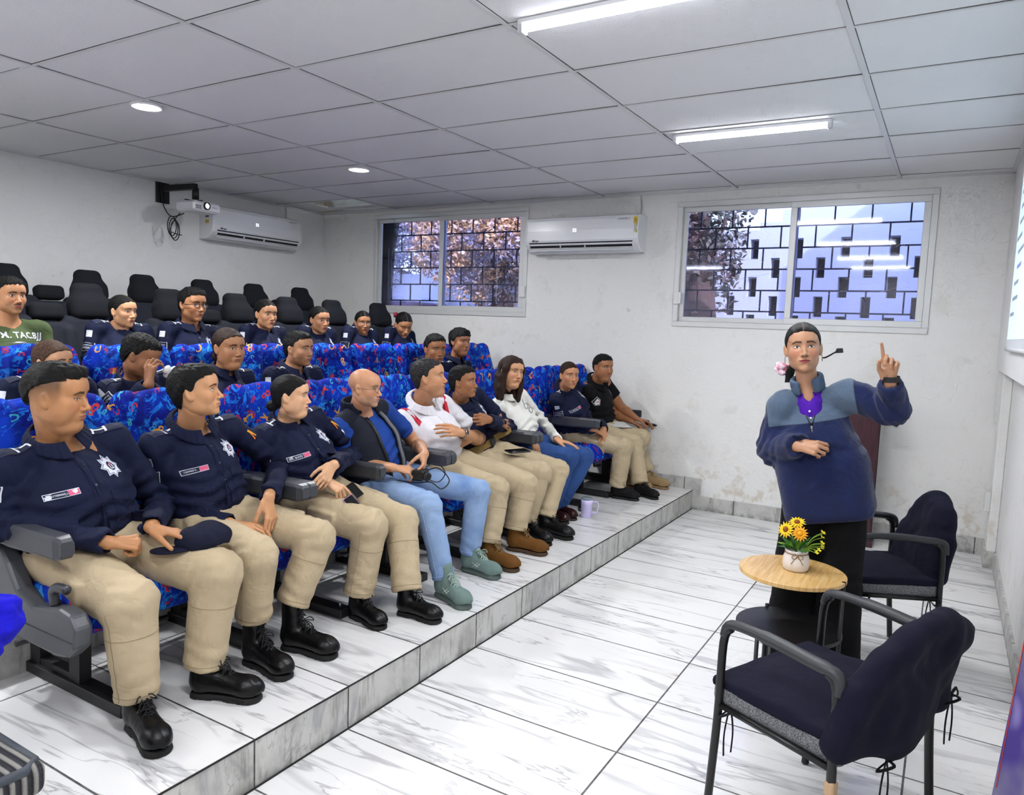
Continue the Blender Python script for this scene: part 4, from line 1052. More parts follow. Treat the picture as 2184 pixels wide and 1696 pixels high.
def aircon(name, org, wdir, out, w, label, sticker):
    """wall split unit: wdir along the wall (left to right as seen), out into the room"""
    t = thing('air_conditioner', label, 'air conditioner', org, 'wall split units'); ORG[0] = V(*org)
    wd = V(*wdir); ou = V(*out); up = V(0, 0, 1); o = V(*org); P = lambda u, d, z: o+wd*u+ou*d+up*z
    wh = plain('ac_white', 'e4e5e8', .25); prof = [(0, .325), (.15, .33), (.195, .318), (.208, .29), (.212, .2), (.21, .11), (.198, .075), (.17, .045), (.13, .012), (.09, 0), (0, 0)]
    mb = MB(); n = len(prof); us = [0, .006, .03, w-.03, w-.006, w]; sc = [.955, .985, 1, 1, .985, .955]
    vs = []
    for u, s in zip(us, sc): vs += [P(u, d*s, (z-.16)*s+.16) for d, z in prof]
    fs = [tuple(range(n)), tuple(range((len(us)-1)*n, len(us)*n))[::-1]]
    for a in range(len(us)-1):
        for k in range(n): l = (k+1) % n; fs.append((a*n+k, (a+1)*n+k, (a+1)*n+l, a*n+l))
    mb.put(vs, fs, 0, False); mb.build('body', wh, t)
    MB().put([P(.05, .2045, .088), P(w-.05, .2045, .088), P(w-.05, .176, .046), P(.05, .176, .046)], [(0, 1, 2, 3)]).put([P(.05, .2065, .092), P(w-.05, .2065, .092), P(w-.05, .2045, .088), P(.05, .2045, .088)], [(0, 1, 2, 3)]).build('air_outlet', plain('ac_dark', '0c0c0e', .6), t)
    R = frame(o, wd, up)[:3, :3]
    MB().box(P(w/2, .182, .028), (w/2-.055, .022, .004), np.stack([wd, nrm(ou*.5+up*.0-up*.35), nrm(up*.5+ou*.35)], 1), bev=.002).build('louver', wh, t)
    for u in (.05, .33*w, .55*w, w-.05): MB().box(P(u, .19, .066), np.abs(wd)*.002+np.abs(ou)*.012+V(0, 0, .02)).build('vane', wh, t)
    def txt(s_, size, u, z, m, nm, d=.2125, sl=.0):
        v, f = text2d(s_, size); raw(nm, [P(u+a[0]+sl*a[1], d+.0008, z+a[1]) for a in v], f, m, t, False)
    txt('22', .04, w*.46, .20, glow('ac_digits', 'f4f6ff', .9), 'display')
    txt('Mirage', .026, .12, .108, plain('logo_black', '18181c', .4), 'logo', .2115, .35)
    txt('INVERTER X', .021, w-.14, .285, plain('logo_grey', '8a8c94', .4), 'marking', .2095, .2)
    if sticker == 'y':
        MB().put([P(w-.045, .2115, .16), P(w-.008, .2095, .16), P(w-.008, .2075, .30), P(w-.045, .2100, .30)], [(0, 1, 2, 3)]).build('energy_sticker', plain('yellow_sticker', 'e2c21c', .5), t)
        for k in range(10): MB().box(P(w-.027, .2118, .172+k*.012), np.abs(wd)*.013+np.abs(ou)*.0004+V(0, 0, .0022)).build('sticker_print', plain('ink_olive', '7a6a10', .6), t)
    else:
        for z, c in ((.27, 'b9b9bd'), (.225, '55565c'), (.17, 'c9a21c')): MB().box(P(-.0012, .12, z), np.abs(wd)*.001+np.abs(ou)*.026+V(0, 0, .016)).build('side_sticker', plain('stk'+c, c, .6), t)
    MB().tube([P(w-.1, .02, .33), P(w-.1, .02, .6-(.33 if False else 0))] if False else spline([P(w-.06, .015, .325), P(w-.055, .012, .42), P(w-.07, .012, ZC-org[2]-.002)], 4), .0035, 6).build('cable', plain('ac_cable', 'a7a7a4', .6), t)
    ORG[0] = V(0, 0, 0)
def tube_light(x0, y, ln, label, g=True):
    t = thing('ceiling_tube_light', label, 'ceiling light', (x0, y, ZC), 'ceiling tube lights'); ORG[0] = V(x0, y, ZC)
    MB().box((x0+ln/2, y, ZC-.011), (ln/2, .026, .011), bev=.004).build('housing', plain('tube_housing', 'e2e2e4', .5), t)
    mb = MB().prism([(y+.024*math.cos(a), ZC-.022+.026*math.sin(a)) for a in np.linspace(0, -PI, 13)], x0+.025, x0+ln-.025, 0); o = mb.build('lamp_tube', glow('tube_glow', 'f4f6ff', 9), t)
    for a in (x0+.012, x0+ln-.012): MB().box((a, y, ZC-.032), (.013, .023, .022), bev=.004).build('end_cap', plain('tube_cap', 'cfcfd4', .5), t)
    lamp((x0+ln/2, y, ZC-.0495), ln-.05, .044, TUBE, t, V(x0, y, ZC))
    ORG[0] = V(0, 0, 0)
def lamp(p, a, b, w, t, o, disk=False):
    l = bpy.data.lights.new('lamp_light', 'AREA'); l.shape = 'DISK' if disk else 'RECTANGLE'; l.size = a
    if not disk: l.size_y = b
    l.energy = w; l.color = (.96, .98, 1); q = bpy.data.objects.new('lamp_light', l); link(q, t); q.location = tuple(V(*p)-o)
def downlight(x, y, label):
    t = thing('downlight', label, 'ceiling light', (x, y, ZC), 'round downlights'); ORG[0] = V(x, y, ZC)
    MB().lathe([(.092, -.001), (.094, -.012), (.085, -.016), (.078, -.014), (.078, -.004)], (x, y, ZC)).build('trim_ring', plain('ring_white', 'e6e6e8', .4), t)
    MB().lathe([(.0, -.012), (.078, -.012)], (x, y, ZC)).build('lamp_disc', glow('disc_glow', 'ffffff', 9), t); lamp((x, y, ZC-.0175), .15, 0, DISC, t, V(x, y, ZC), True); ORG[0] = V(0, 0, 0)
def projector():
    t = thing('projector', 'white ceiling projector hanging from a black wall arm', 'projector', (-6.04, 4.42, 2.5)); ORG[0] = V(-6.04, 4.42, 2.5); R = rotz(.10)
    c = V(-6.02, 4.42, 2.545); wh = plain('projector_white', 'dcdce0', .35); bk = plain('projector_black', '0b0b0d', .5)
    MB().box(c, (.12, .155, .045), R, bev=.018).build('body', wh, t)
    f = lambda a, b_, d: c+R@V(a, b_, d)
    MB().lathe([(.034, 0), (.034, .02), (.028, .024), (.027, .012), (.0, .012)], f(.118, -.02, .008), axis=R@V(1, 0, 0)).build('lens_barrel', bk, t)
    MB().lathe([(.0, 0), (.018, 0)], f(.134, -.02, .008), axis=R@V(1, 0, 0)).build('lens', glow('projector_beam', 'ffffff', 30), t)
    for k in range(6):
        for j in range(4): MB().box(f(.1205, -.135+.011*k, -.02+.012*j), (.001, .0035, .004), R).build('vent', bk, t) if (k+j) % 1 == 0 and j < 3 else None
    v, g = text2d('EPSON', .018); raw('logo', [f(.1208, .075+a[0], .005+a[1]) for a in v], g, plain('logo_grey', '8a8c94', .4), t, False)
    t2 = thing('projector_bracket', 'black steel arm bolted high on the wall beside the air conditioner', 'wall bracket', (XL, 4.36, 2.72)); ORG[0] = V(XL, 4.36, 2.72)
    MB().box((XL+.006, 4.36, 2.70), (.006, .07, .10), bev=.003).build('wall_plate', bk, t2)
    MB().box((-6.25, 4.385, 2.735), (.215, .026, .026), rotz(.10), bev=.004).build('arm', bk, t2)
    MB().lathe([(.03, 0), (.03, .1), (.02, .1), (.02, .13)], (-6.04, 4.405, 2.62)).build('post', bk, t2)
    MB().box((-6.04, 4.41, 2.605), (.07, .015, .004), R).box((-6.04, 4.41, 2.602), (.012, .12, .004), R).build('mount_plate', bk, t2)
    ORG[0] = V(0, 0, 0)
    mb = MB(); mb.tube(spline([V(XL+.02, 4.33, 2.79), V(XL+.03, 4.345, 2.6), V(XL+.1, 4.38, 2.48), V(-6.2, 4.40, 2.5)], 6), .005, 6)
    for k in range(3): mb.tube([V(-6.28+.012*k, 4.33+.045*math.cos(a)+.008*k, 2.38+.09*math.sin(a)-.02*k) for a in np.linspace(0, 2*PI, 22)[:-1]], .0045, 6, closed=True)
    mb.tube(spline([V(-6.2, 4.36, 2.5), V(-6.28, 4.35, 2.43), V(-6.27, 4.31, 2.33), V(-6.22, 4.39, 2.30)], 5), .0045, 6)
    tag(mb.build('power_cord', bk), 'black power cord coiled below the wall bracket', 'cord')
def rotz(a): return np.array([[math.cos(a), -math.sin(a), 0], [math.sin(a), math.cos(a), 0], [0, 0, 1.]])
def screen():
    t = thing('projection_screen', 'white projection screen with lines of blue text on the beam wall', 'screen', (XR-.015, 4.2, 2.1)); ORG[0] = V(XR-.015, 4.2, 2.1)
    M = Mat('projected', 'cfe6f2', .8); M.b.inputs['Emission Color'].default_value = lin('d4ecf7'); M.b.inputs['Emission Strength'].default_value = .3
    ya, yb, za, zb = 2.95, 5.2, 1.60, 2.62; x = XR-.016
    MB().box((x, (ya+yb)/2, (za+zb)/2), (.002, (yb-ya)/2, (zb-za)/2)).build('image', M.m, t)
    MB().box((x+.004, (ya+yb)/2, 2.1), (.003, (yb-ya)/2+.03, .56)).build('frame', plain('screen_grey', 'dadce0', .6), t)
    MB().tube([V(x, ya-.03, 1.545), V(x, yb+.03, 1.545)], .012, 10).build('weight_bar', plain('bar_white', 'e2e2e2', .5), t)
    g = MB(); b = MB(); R = random.Random(5)
    for k in range(9):
        z = 2.42-.085*k; (b if k == 5 else g).box((x-.003, yb-.22-R.uniform(0, .2), z), (.0006, .12+R.uniform(0, .1), .010))
    g.build('slide_text', plain('slide_grey', '9fb0bd', .8), t); b.build('slide_heading', plain('slide_blue', '8ea0e0', .8), t); ORG[0] = V(0, 0, 0)
def banner():
    t = thing('banner', 'purple and grey printed banner with pale flowers leaning at the picture edge', 'banner', (.2, 2.2, 0)); ORG[0] = V(.2, 2.2, 0)
    M = Mat('banner_print', '4a2a8c', .35); o = M.coord('Object'); x, y, z = M.xyz(o); n = M.noise(M.mapv(o, (2, 2, .8)), 3, 3)
    c = M.mix(n.step(.4, .6), '3a2480', '8b8894'); c = M.mix(M.noise(M.mapv(o, (1, 1, .5)), 7, 2).step(.55, .66), c, 'b9aee6'); M.color(c)
    a = V(.214, 2.2, .82); d = V(-.033, 0, -.42); bt = a+d*1.95; dx = V(.13, -.04, 0); n_ = nrm(np.cross(d, dx))*.006
    vs = [bt, bt+dx, a+dx-d*.25, a-d*.25]; vs = [v-n_ for v in vs]+[v+n_ for v in vs]
    MB().put(vs, [(0, 1, 2, 3), (7, 6, 5, 4), (0, 4, 5, 1), (1, 5, 6, 2), (2, 6, 7, 3), (3, 7, 4, 0)]).build('printed_panel', M.m, t)
    q = lambda u, v: a+d*v+dx*u-n_*1.15*np.sign(n_@V(0, 1, 0))
    MB().put([q(.02, .98), q(.36, 1.35), q(.45, 1.9), q(-.0, 1.9)], [(0, 1, 2, 3)]).build('printed_notice', plain('notice', 'd6d3de', .6), t)
    MB().tube([a+V(.004, -.008, .1), a+d*.9+V(.004, -.008, 0)], .0012, 5).build('red_line', plain('red_line', 'c8402a', .5), t)
    ORG[0] = V(0, 0, 0)
def outside():
    """yard behind the windows: sunlit white wall with slots, shaded pierced wall, tree, car"""
    ww = wall_mat('yard_wall', 'd9d8e0', .8); dk = plain('slot_shade', '15151a', .9)
    tag(slab('ground_outside', (-16, YW+.17, -.3), (6, 16, -.1), plain('yard_ground', '9a9690', .95)), kind='structure')
    # pierced wall beyond the right window, real slots backed by a dark sheet
    y0 = 8.6; mb = MB(); xs = np.arange(-4.3, 3.0, .235); zb, zt = .2, 3.15
    cols = []
    for i, x in enumerate(xs):
        cz = [(.95+.42*k+(.21 if i % 2 else 0)) for k in range(4)]; cols.append((x, cz))
    for i, (x, cz) in enumerate(cols):
        x1 = x+.235; m = x+.14
        zt = 2.74+max(0, x+2.1)*.55; mb.box(((x+m)/2, y0+.09, (zb+zt)/2), ((m-x)/2, .09, (zt-zb)/2)); z = zb; zt = 2.74+max(0, x+2.1)*.55
        for c in cz+[None]:
            e = zt if c is None else c; mb.box(((m+x1)/2, y0+.09, (z+e)/2), ((x1-m)/2, .09, max(.01, (e-z)/2)))
            if c is not None: z = c+.22
    w = mb.build('yard_wall_pierced', ww); tag(w, kind='structure')
    tag(slab('yard_wall_dark_sheet', (-4.3, y0+.24, .2), (3, y0+.26, 2.70), dk), kind='structure')  # dark sheet behind the slots, standing in for the shade inside them
    tag(slab('yard_wall_low', (-16, 11.6, -.1), (-4.0, 11.8, 2.52), ww), kind='structure')
    tag(slab('yard_wall_pillar', (-8.75, 11.2, -.1), (-8.3, 11.6, 2.6), ww), kind='structure')
    t = thing('car', 'grey and red parked car seen through the far window', 'car', (-8.5, 10.0, -.1)); ORG[0] = V(-8.5, 10, -.1)
    g = G((-11.2, 9.2, -.1), (-6.0, 11, 2.2), .05); g.box((-8.6, 10.1, .92), (2.1, .8, .40), .2); g.box((-8.7, 10.1, 1.5), (1.25, .66, .42), .28, k=.15); v, f = g.mesh(); raw('body', v, f, plain('car_paint', '7a5a5c', .2, .3), t)
    MB().box((-8.7, 9.44, 1.55), (.9, .02, .2), bev=.01).build('side_window', plain('car_glass', '20242c', .1), t)
    for x in (-10.0, -7.3): MB().lathe([(.0, -.1), (.33, -.1), (.33, .1), (0, .1)], (x, 9.4, .23), axis=(0, 1, 0)).build('wheel', plain('tyre', '101012', .8), t)
    ORG[0] = V(0, 0, 0)
    def tree(x, y, h, r, col, col2, lab, n, seed, hang=False):
        t = thing('tree', lab, 'tree', (x, y, -.1), 'trees in the yard'); ORG[0] = V(x, y, -.1); R = random.Random(seed)
        mb = MB(); mb.tube(spline([V(x, y, -.1), V(x+.1, y, h*.35), V(x-.05, y+.1, h*.7), V(x, y, h)], 5), list(np.linspace(.24, .08, 16)), 10)
        for k in range(9):
            a = R.uniform(0, 6.28); z = h*R.uniform(.45, .85); mb.tube(spline([V(x, y, z), V(x+math.cos(a)*r*.4, y+math.sin(a)*r*.4, z+.4), V(x+math.cos(a)*r*.9, y+math.sin(a)*r*.9, z+R.uniform(.2, .9))], 4), list(np.linspace(.07, .015, 9)), 6)
        mb.build('trunk', plain('bark', '5d4436', .9), t)
        rs = np.random.RandomState(seed); d = rs.normal(size=(n, 3)); d /= np.linalg.norm(d, axis=1)[:, None]; p = d*(rs.uniform(.25, 1, n)**.5)[:, None]*V(r, r*.8, h*.36)+V(x, y, h*.78)
        p += .25*np.sin(p[:, [1, 2, 0]]*4)
        s_ = rs.uniform(.022, .05, n)[:, None]; a = rs.normal(size=(n, 3)); a /= np.linalg.norm(a, axis=1)[:, None]; b_ = np.cross(a, rs.normal(size=(n, 3))); b_ /= np.linalg.norm(b_, axis=1)[:, None]
        vs = np.concatenate([p-a*s_, p+b_*s_*.5, p+a*s_*1.2, p-b_*s_*.5]); i = np.arange(n); fs = np.stack([i, i+n, i+2*n, i+3*n], 1)
        M = Mat('leaf_'+col, col, .7); o = M.coord('Object'); M.color(M.mix(M.noise(o, 2.5, 2).step(.4, .65), col, col2)); raw('foliage', vs, fs, M.m, t, False); ORG[0] = V(0, 0, 0)
    tree(-6.3, 10.1, 4.4, 1.6, 'd8a870', 'a9a0a8', 'broad tree with dry orange brown leaves over the low yard wall', 42000, 4)
    tree(-9.4, 12.6, 4.8, 2.0, 'b8a8a0', '98a4c4', 'bluish grey leaved tree behind the white low wall', 24000, 9)
    tree(-2.42, 7.8, 4.1, .5, '6d6a55', '7a5d50', 'slim dark tree between the yard walls at the right window', 6000, 12)
    tag(slab('shadow_blocker_wall', (1.1, YW+.3, -.1), (1.4, 9.0, 4.6), ww), kind='structure')  # unseen wall added to cast the diagonal shadow on the pierced wall
    t = thing('potted_plant', 'potted plant hung on the sunny yard wall outside the right window', 'plant', (-2.6, 8.2, 1.55)); ORG[0] = V(-2.6, 8.2, 1.55)
    MB().lathe([(.06, 0), (.09, .13), (.095, .14), (.08, .14)], (-2.6, 8.2, 1.5)).build('pot', plain('terracotta', '7a3d33', .8), t)
    rs = np.random.RandomState(3); n = 240; p = rs.normal(size=(n, 3))*.07+V(-2.6, 8.2, 1.74); a = rs.normal(size=(n, 3))*.03; b_ = rs.normal(size=(n, 3))*.012; i = np.arange(n)
    raw('leaves', np.concatenate([p-a, p+b_, p+a, p-b_]), np.stack([i, i+n, i+2*n, i+3*n], 1), plain('plant_leaf', '40404a', .7), t, False); ORG[0] = V(0, 0, 0)
# ================= seats
def moquette():
    """blue bus fabric with scribbled coloured letters and figures"""
    M = Mat('scribble_moquette', '0c2fae', .85); M.b.inputs['Specular IOR Level'].default_value = .2
    u, v, _ = M.xyz(M.coord(attr='suv')); p = M.vec(u, v)
    a = M.noise(p, 6, 4, .6, 1.2); b = M.noise(p, 22, 3, .6); c = M.noise(M.mapv(p, (1, 1, 1), (0, 0, 0), (5, 3, 0)), 14, 3, .7, 2)
    col = M.mix(a.step(.38, .62), '06127a', '0735b8'); col = M.mix(c.step(.52, .62)*.85, col, '1a7fe6'); col = M.mix(b.step(.60, .7)*.7, col, '07104e'); col = M.mix(M.noise(p, 6, 2).step(.36, .2), col, '060c3a')
    def marks(sc, off, cols, width, thr=.4):
        nonlocal col
        w = M.noise(p, 16, 2, color=True); wx, wy, wz = M.xyz(w)
        x = (u+off)*sc+(wx-.5)*.5; y = (v+off*1.7)*sc+(wy-.5)*.5; ix, iy = x.floor(), y.floor(); fx, fy = x-ix-.5, y-iy-.5
        h = ((ix*127.1+iy*311.7+off*9).sin()*4375.8).frac(); h2 = ((ix*269.5+iy*183.3+off*5).sin()*2358.3).frac(); h3 = ((ix*41.3+iy*97.7).sin()*917.3).frac()
        an = h*6.283; ca, sa = an.cos(), an.sin(); gx = fx*ca-fy*sa+(h2-.5)*.1; gy = fx*sa+fy*ca
        r = (gx*gx+gy*gy).sqrt(); arc = (r-.17).abs().max((gx*-1-.06))            # C
        r2 = (gx*gx+(gy-.11)*(gy-.11)).sqrt(); r3 = (gx*gx+(gy+.11)*(gy+.11)).sqrt(); eight = (r2-.10).abs().min((r3-.10).abs())
        bar = gx.abs().max(gy.abs()-.2); tee = bar.min((gy-.2).abs().max(gx.abs()-.15)); kay = bar.min(((gx-gy.abs())*.7).abs().max(gx.abs()-.2).max(gx*-1))
        d1 = arc+(h2.gt(.3)*9); d2 = eight+(h2.lt(.3)+h2.gt(.52))*9; d3 = tee+(h2.lt(.52)+h2.gt(.75))*9; d4 = kay+h2.lt(.75)*9
        d = d1.min(d2).min(d3).min(d4); m = d.step(width*1.5, width*.6)*h3.gt(thr)
        hc = ((ix*17.7+iy*57.1+off).sin()*733.1).frac(); cc = M.mix(hc.gt(.33), cols[0], cols[1]); cc = M.mix(hc.gt(.7), cc, cols[2]); col = M.mix(m*.95, col, cc)
    marks(17, .27, ('3fb0c8', 'a8303a', '2a78d8'), .045, .62); marks(12, .61, ('b8283a', '2e8fd0', 'c8302c'), .036, .55); marks(8.6, .03, ('e0a030', 'cc3a2c', 'e0a030'), .036, .5)
    M.color(col); M.bump(M.noise(M.coord('Object'), 700, 1), .2, .003); return M.m
def suv(o, P, mode):
    a = o.data.attributes.new('suv', 'FLOAT_VECTOR', 'POINT'); q = np.zeros((len(P), 3))
    q[:, 0] = P[:, 1]+(P[:, 0]*.8 if mode == 'b' else 0); q[:, 1] = P[:, 2] if mode == 'b' else P[:, 0]+.9*P[:, 2]
    a.data.foreach_set('vector', q.astype(np.float32).ravel())
_seat = {}
def seat_meshes():
    if _seat: return _seat
    # backrest, origin at the hinge (seat level, rear); leans back
    a = math.radians(11); R = np.array(Matrix.Rotation(-a, 3, 'Y')); T = lambda x, y, z: R@V(x, y, z)
    g = G((-.34, -.29, -.08), (.22, .29, .74), .009)
    g.box(T(0, 0, .29), (.052, .236, .31), .045, R, k=.0); g.cap(T(0, -.13, .585), T(0, .13, .585), .056, k=.03)
    for s in (-1, 1):
        g.cap(T(.045, s*.196, .04), T(.05, s*.195, .34), .042, .045, k=.02); g.cap(T(.05, s*.190, .38), T(.035, s*.165, .585), .062, .064, k=.015); g.cap(T(.105, s*.112, .36), T(.09, s*.105, .6), .012, k=.02, op='s')
    g.cap(T(.03, -.11, .10), T(.03, .11, .10), .05, k=.03); g.ell(T(.03, 0, .56), (.045, .13, .095), R, k=.03); g.ell(T(.03, 0, .33), (.04, .13, .11), R, k=.03)
    g.cap(T(.075, -.12, .445), T(.075, .12, .445), .012, k=.015, op='s')
    g.noise(.0015, 30, 1); _seat['back'] = g.mesh()
    g = G((-.1, -.28, -.14), (.62, .28, .12), .009)
    g.box((.24, 0, -.03), (.255, .236, .068), .05); g.cap((.44, -.19, -.035), (.44, .19, -.035), .068, k=.03)
    for s in (-1, 1): g.cap((.05, s*.19, .015), (.42, s*.19, .01), .04, .045, k=.03)
    _seat['cush'] = g.mesh(); return _seat
def arm_mb(x0, x1, y, z, w=.031):
    mb = MB(); n = 14; sec = []
    for (u, h0, h1) in ((0, -.02, .022), (.02, -.034, .034), (.06, -.038, .036), (.30, -.044, .04), (.80, -.034, .042), (.93, -.036, .043), (.98, -.03, .038), (1, -.018, .028)):
        x = x0+(x1-x0)*u; ww = w*(1 if .02 < u < .98 else .72); sec.append([(x, y+sy*ww*c, z+(h0 if sz < 0 else h1)*d) for sy, sz, c, d in ((-1, -1, .75, 1), (1, -1, .75, 1), (1, -1, 1, .7), (1, 1, 1, .7), (1, 1, .75, 1), (-1, 1, .75, 1), (-1, 1, 1, .7), (-1, -1, 1, .7))])
    vs = [q for s in sec for q in s]; fs = [(i*8+k, i*8+(k+1) % 8, (i+1)*8+(k+1) % 8, (i+1)*8+k) for i in range(len(sec)-1) for k in range(8)]
    fs += [tuple(range(8))[::-1], tuple((len(sec)-1)*8+k for k in range(8))]
    return mb.put(vs, fs, 0, False)
def bench(x, ya, yb, zf, label, group, side=0, mid=0, ends=(1, 1)):
    """pair of coach seats; x = seat back hinge, ya..yb the two seat centres"""
    yc = (ya+yb)/2; root = thing('coach_seat', label, 'seat', (x, yc, zf), group); ORG[0] = V(x, yc, zf)
    S = seat_meshes(); mq = _mc.setdefault('moq', None) or moquette(); _mc['moq'] = mq; gr = plain('arm_plastic', '3c3e44', .38); bk = plain('seat_steel', '1b1b1e', .5); pl = plain('side_plastic', '4a4c52', .42); sp = plain('back_shell', '16171b', .6)
    w = (yb-ya-.012)/.476 if yb-ya < .52 else 1.02
    for y in (ya, yb):
        P, Q = S['back']; P = P*V(1, w, 1); o = raw('backrest', P+V(x, y, zf+.42), Q, mq, root); suv(o, P+V(0, y*1.37, zf*2), 'b')
        P, Q = S['cush']; P = P*V(1, w, 1); o = raw('seat_cushion', P+V(x+.03, y, zf+.40), Q, mq, root); suv(o, P+V(0, y*1.7+.4, 0), 'c')
        MB().box((x+.24, y, zf+.305), (.20, .2, .02), bev=.008).build('seat_pan', bk, root)
        a = math.radians(11); MB().box((x-.118, y, zf+.72), (.012, .20, .27), np.array(Matrix.Rotation(-a, 3, 'Y')), bev=.01).build('back_shell', sp, root)
    y0, y1 = ya-.29, yb+.29
    for i, y in enumerate((ya-.262, yb+.262)):
        if ends[i]:
            o = arm_mb(x+.10, x+.56, y, zf+.63).build('armrest', gr, root); MB().box((x+.08, y, zf+.56), (.03, .014, .11), bev=.008).build('armrest_post', gr, root)
    if mid: arm_mb(x+.12, x+.52, yc, zf+.63, .027).build('armrest', gr, root)
    for y in (ya-.08, yb+.02):
        leg = MB()
        if 1:
            xs = (x-.02, x+.25) if side else (x+.05, x+.27)
            h = .30
            for q in xs: leg.prism([(q, zf+.04), (q+.065, zf+.04), (q+.075, zf+h), (q-.005, zf+h)], y-.022, y+.022, 1)
            leg.box(((xs[0]+xs[1])/2+.03, y, zf+.055), ((xs[1]-xs[0])/2, .02, .012))
            leg.build('leg_frame', bk, root)
        MB().box((x+.17, y, zf+.021), (.42, .035, .021), bev=.003).build('floor_rail', bk, root)
        MB().tube([V(x+.55, y, zf+.04), V(x+.55, y, zf+.062)], .006, 8).build('bolt', plain('bolt_zinc', 'a8a8a4', .3, .9), root)
    MB().tube([V(x+.08, ya-.2, zf+.17), V(x+.08, yb+.2, zf+.17)], .013, 8).build('cross_tube', bk, root)
    for y in (ya+.1, yb-.1): MB().tube([V(x+.33, y, zf+.31), V(x+.36, y, zf+.21), V(x+.36, y+.12, zf+.20)], .011, 8).build('footrest_arm', bk, root)
    if side:
        y = ya-.262; xx = lambda q: q
        poly = [(-2.86, zf+.62), (-2.80, zf+.60), (-2.72, zf+.53), (-2.66, zf+.45), (-2.56, zf+.415), (-2.40, zf+.44), (-2.335, zf+.43), (-2.30, zf+.39), (-2.31, zf+.325), (-2.36, zf+.285), (-2.42, zf+.275), (-2.85, zf+.285), (-2.93, zf+.40)]
        MB().prism(poly, y-.03, y+.03, 1).build('side_panel', pl, root, bevel=.012)
        MB().box((-2.58, y-.0312, zf+.345), (.26, .0008, .0012)).build('side_panel_groove', plain('groove', '2c2e33', .5), root)
        MB().tube(spline([V(-2.47, y, zf+.43), V(-2.475, y-.004, zf+.475), V(-2.45, y-.004, zf+.495), V(-2.40, y, zf+.495)], 5), .016, 10).build('recline_lever', plain('lever', '3a3c42', .35), root)
        MB().lathe([(0, 0), (.026, 0), (.028, -.003), (.028, -.006)][::-1], (x+.15, y-.037, zf+.63), axis=(0, -1, 0)).build('pivot_cap', gr, root)
    ORG[0] = V(0, 0, 0); return root
def van_bench(x, tall, low, y0, y1, zf, label, group, sh=.0):
    """dark van seats: one backrest with tall outer headrests and a low middle pad"""
    yc = (y0+y1)/2; root = thing('van_seat', label, 'seat', (x, yc, zf), group); ORG[0] = V(x, yc, zf)
    a = math.radians(13); R = np.array(Matrix.Rotation(-a, 3, 'Y')); H = V(x, 0, zf+.42); T = lambda u, v, w: H+R@V(u, 0, w)+V(0, v, 0)
    m = _mc.get('van') or cloth_mat('charcoal_seat_cloth', '23262f', '191b22', .9, bump=.2, wr=.1); _mc['van'] = m; md = _mc.get('vand') or cloth_mat('black_seat_cloth', '14161c', '0f1015', .9, bump=.2, wr=.1); _mc['vand'] = md
    g = G((x-.4, y0-.06, zf+.3), (x+.2, y1+.06, zf+1.25), .012); top = .58+sh
    for y in tall:
        g.box(T(0, y, top/2), (.055, .21, top/2), .05, R, k=.02)
        for s in (-1, 1): g.cap(T(.05, y+s*.19, .06), T(.05, y+s*.18, top-.12), .04, .038, k=.03)
        g.cap(T(.05, y-.08, .2), T(.05, y+.08, .2), .035, k=.05)
    for y in low: g.box(T(0, y, top/2-.02), (.05, .12, top/2-.02), .04, R, k=.02)
    v, f = g.mesh(); raw('backrest', v, f, m, root)
    for y in tall:
        g = G(T(0, y, top)-V(.25, .2, .14), T(0, y, top)+V(.2, .2, .36), .009); g.box(T(.02, y, top+.045), (.06, .135, .075), .05, R, k=.0); g.box(T(.012, y, top+.11), (.052, .105, .115), .05, R, k=.06); v, f = g.mesh(); raw('headrest', v, f, md, root)
    for y in low:
        g = G(T(0, y, top)-V(.2, .2, .12), T(0, y, top)+V(.2, .2, .2), .009); g.box(T(.02, y, top+.02), (.05, .105, .055), .035, R); v, f = g.mesh(); raw('low_headrest', v, f, md, root)
    g = G((x-.05, y0-.05, zf+.25), (x+.58, y1+.05, zf+.55), .012); g.box((x+.27, yc, zf+.40), (.25, (y1-y0)/2, .075), .05); v, f = g.mesh(); raw('seat_cushion', v, f, m, root)
    MB().box((x+.2, yc, zf+.165), (.17, (y1-y0)/2-.06, .165), bev=.01).build('seat_base', plain('seat_steel', '1b1b1e', .5), root); ORG[0] = V(0, 0, 0); return root
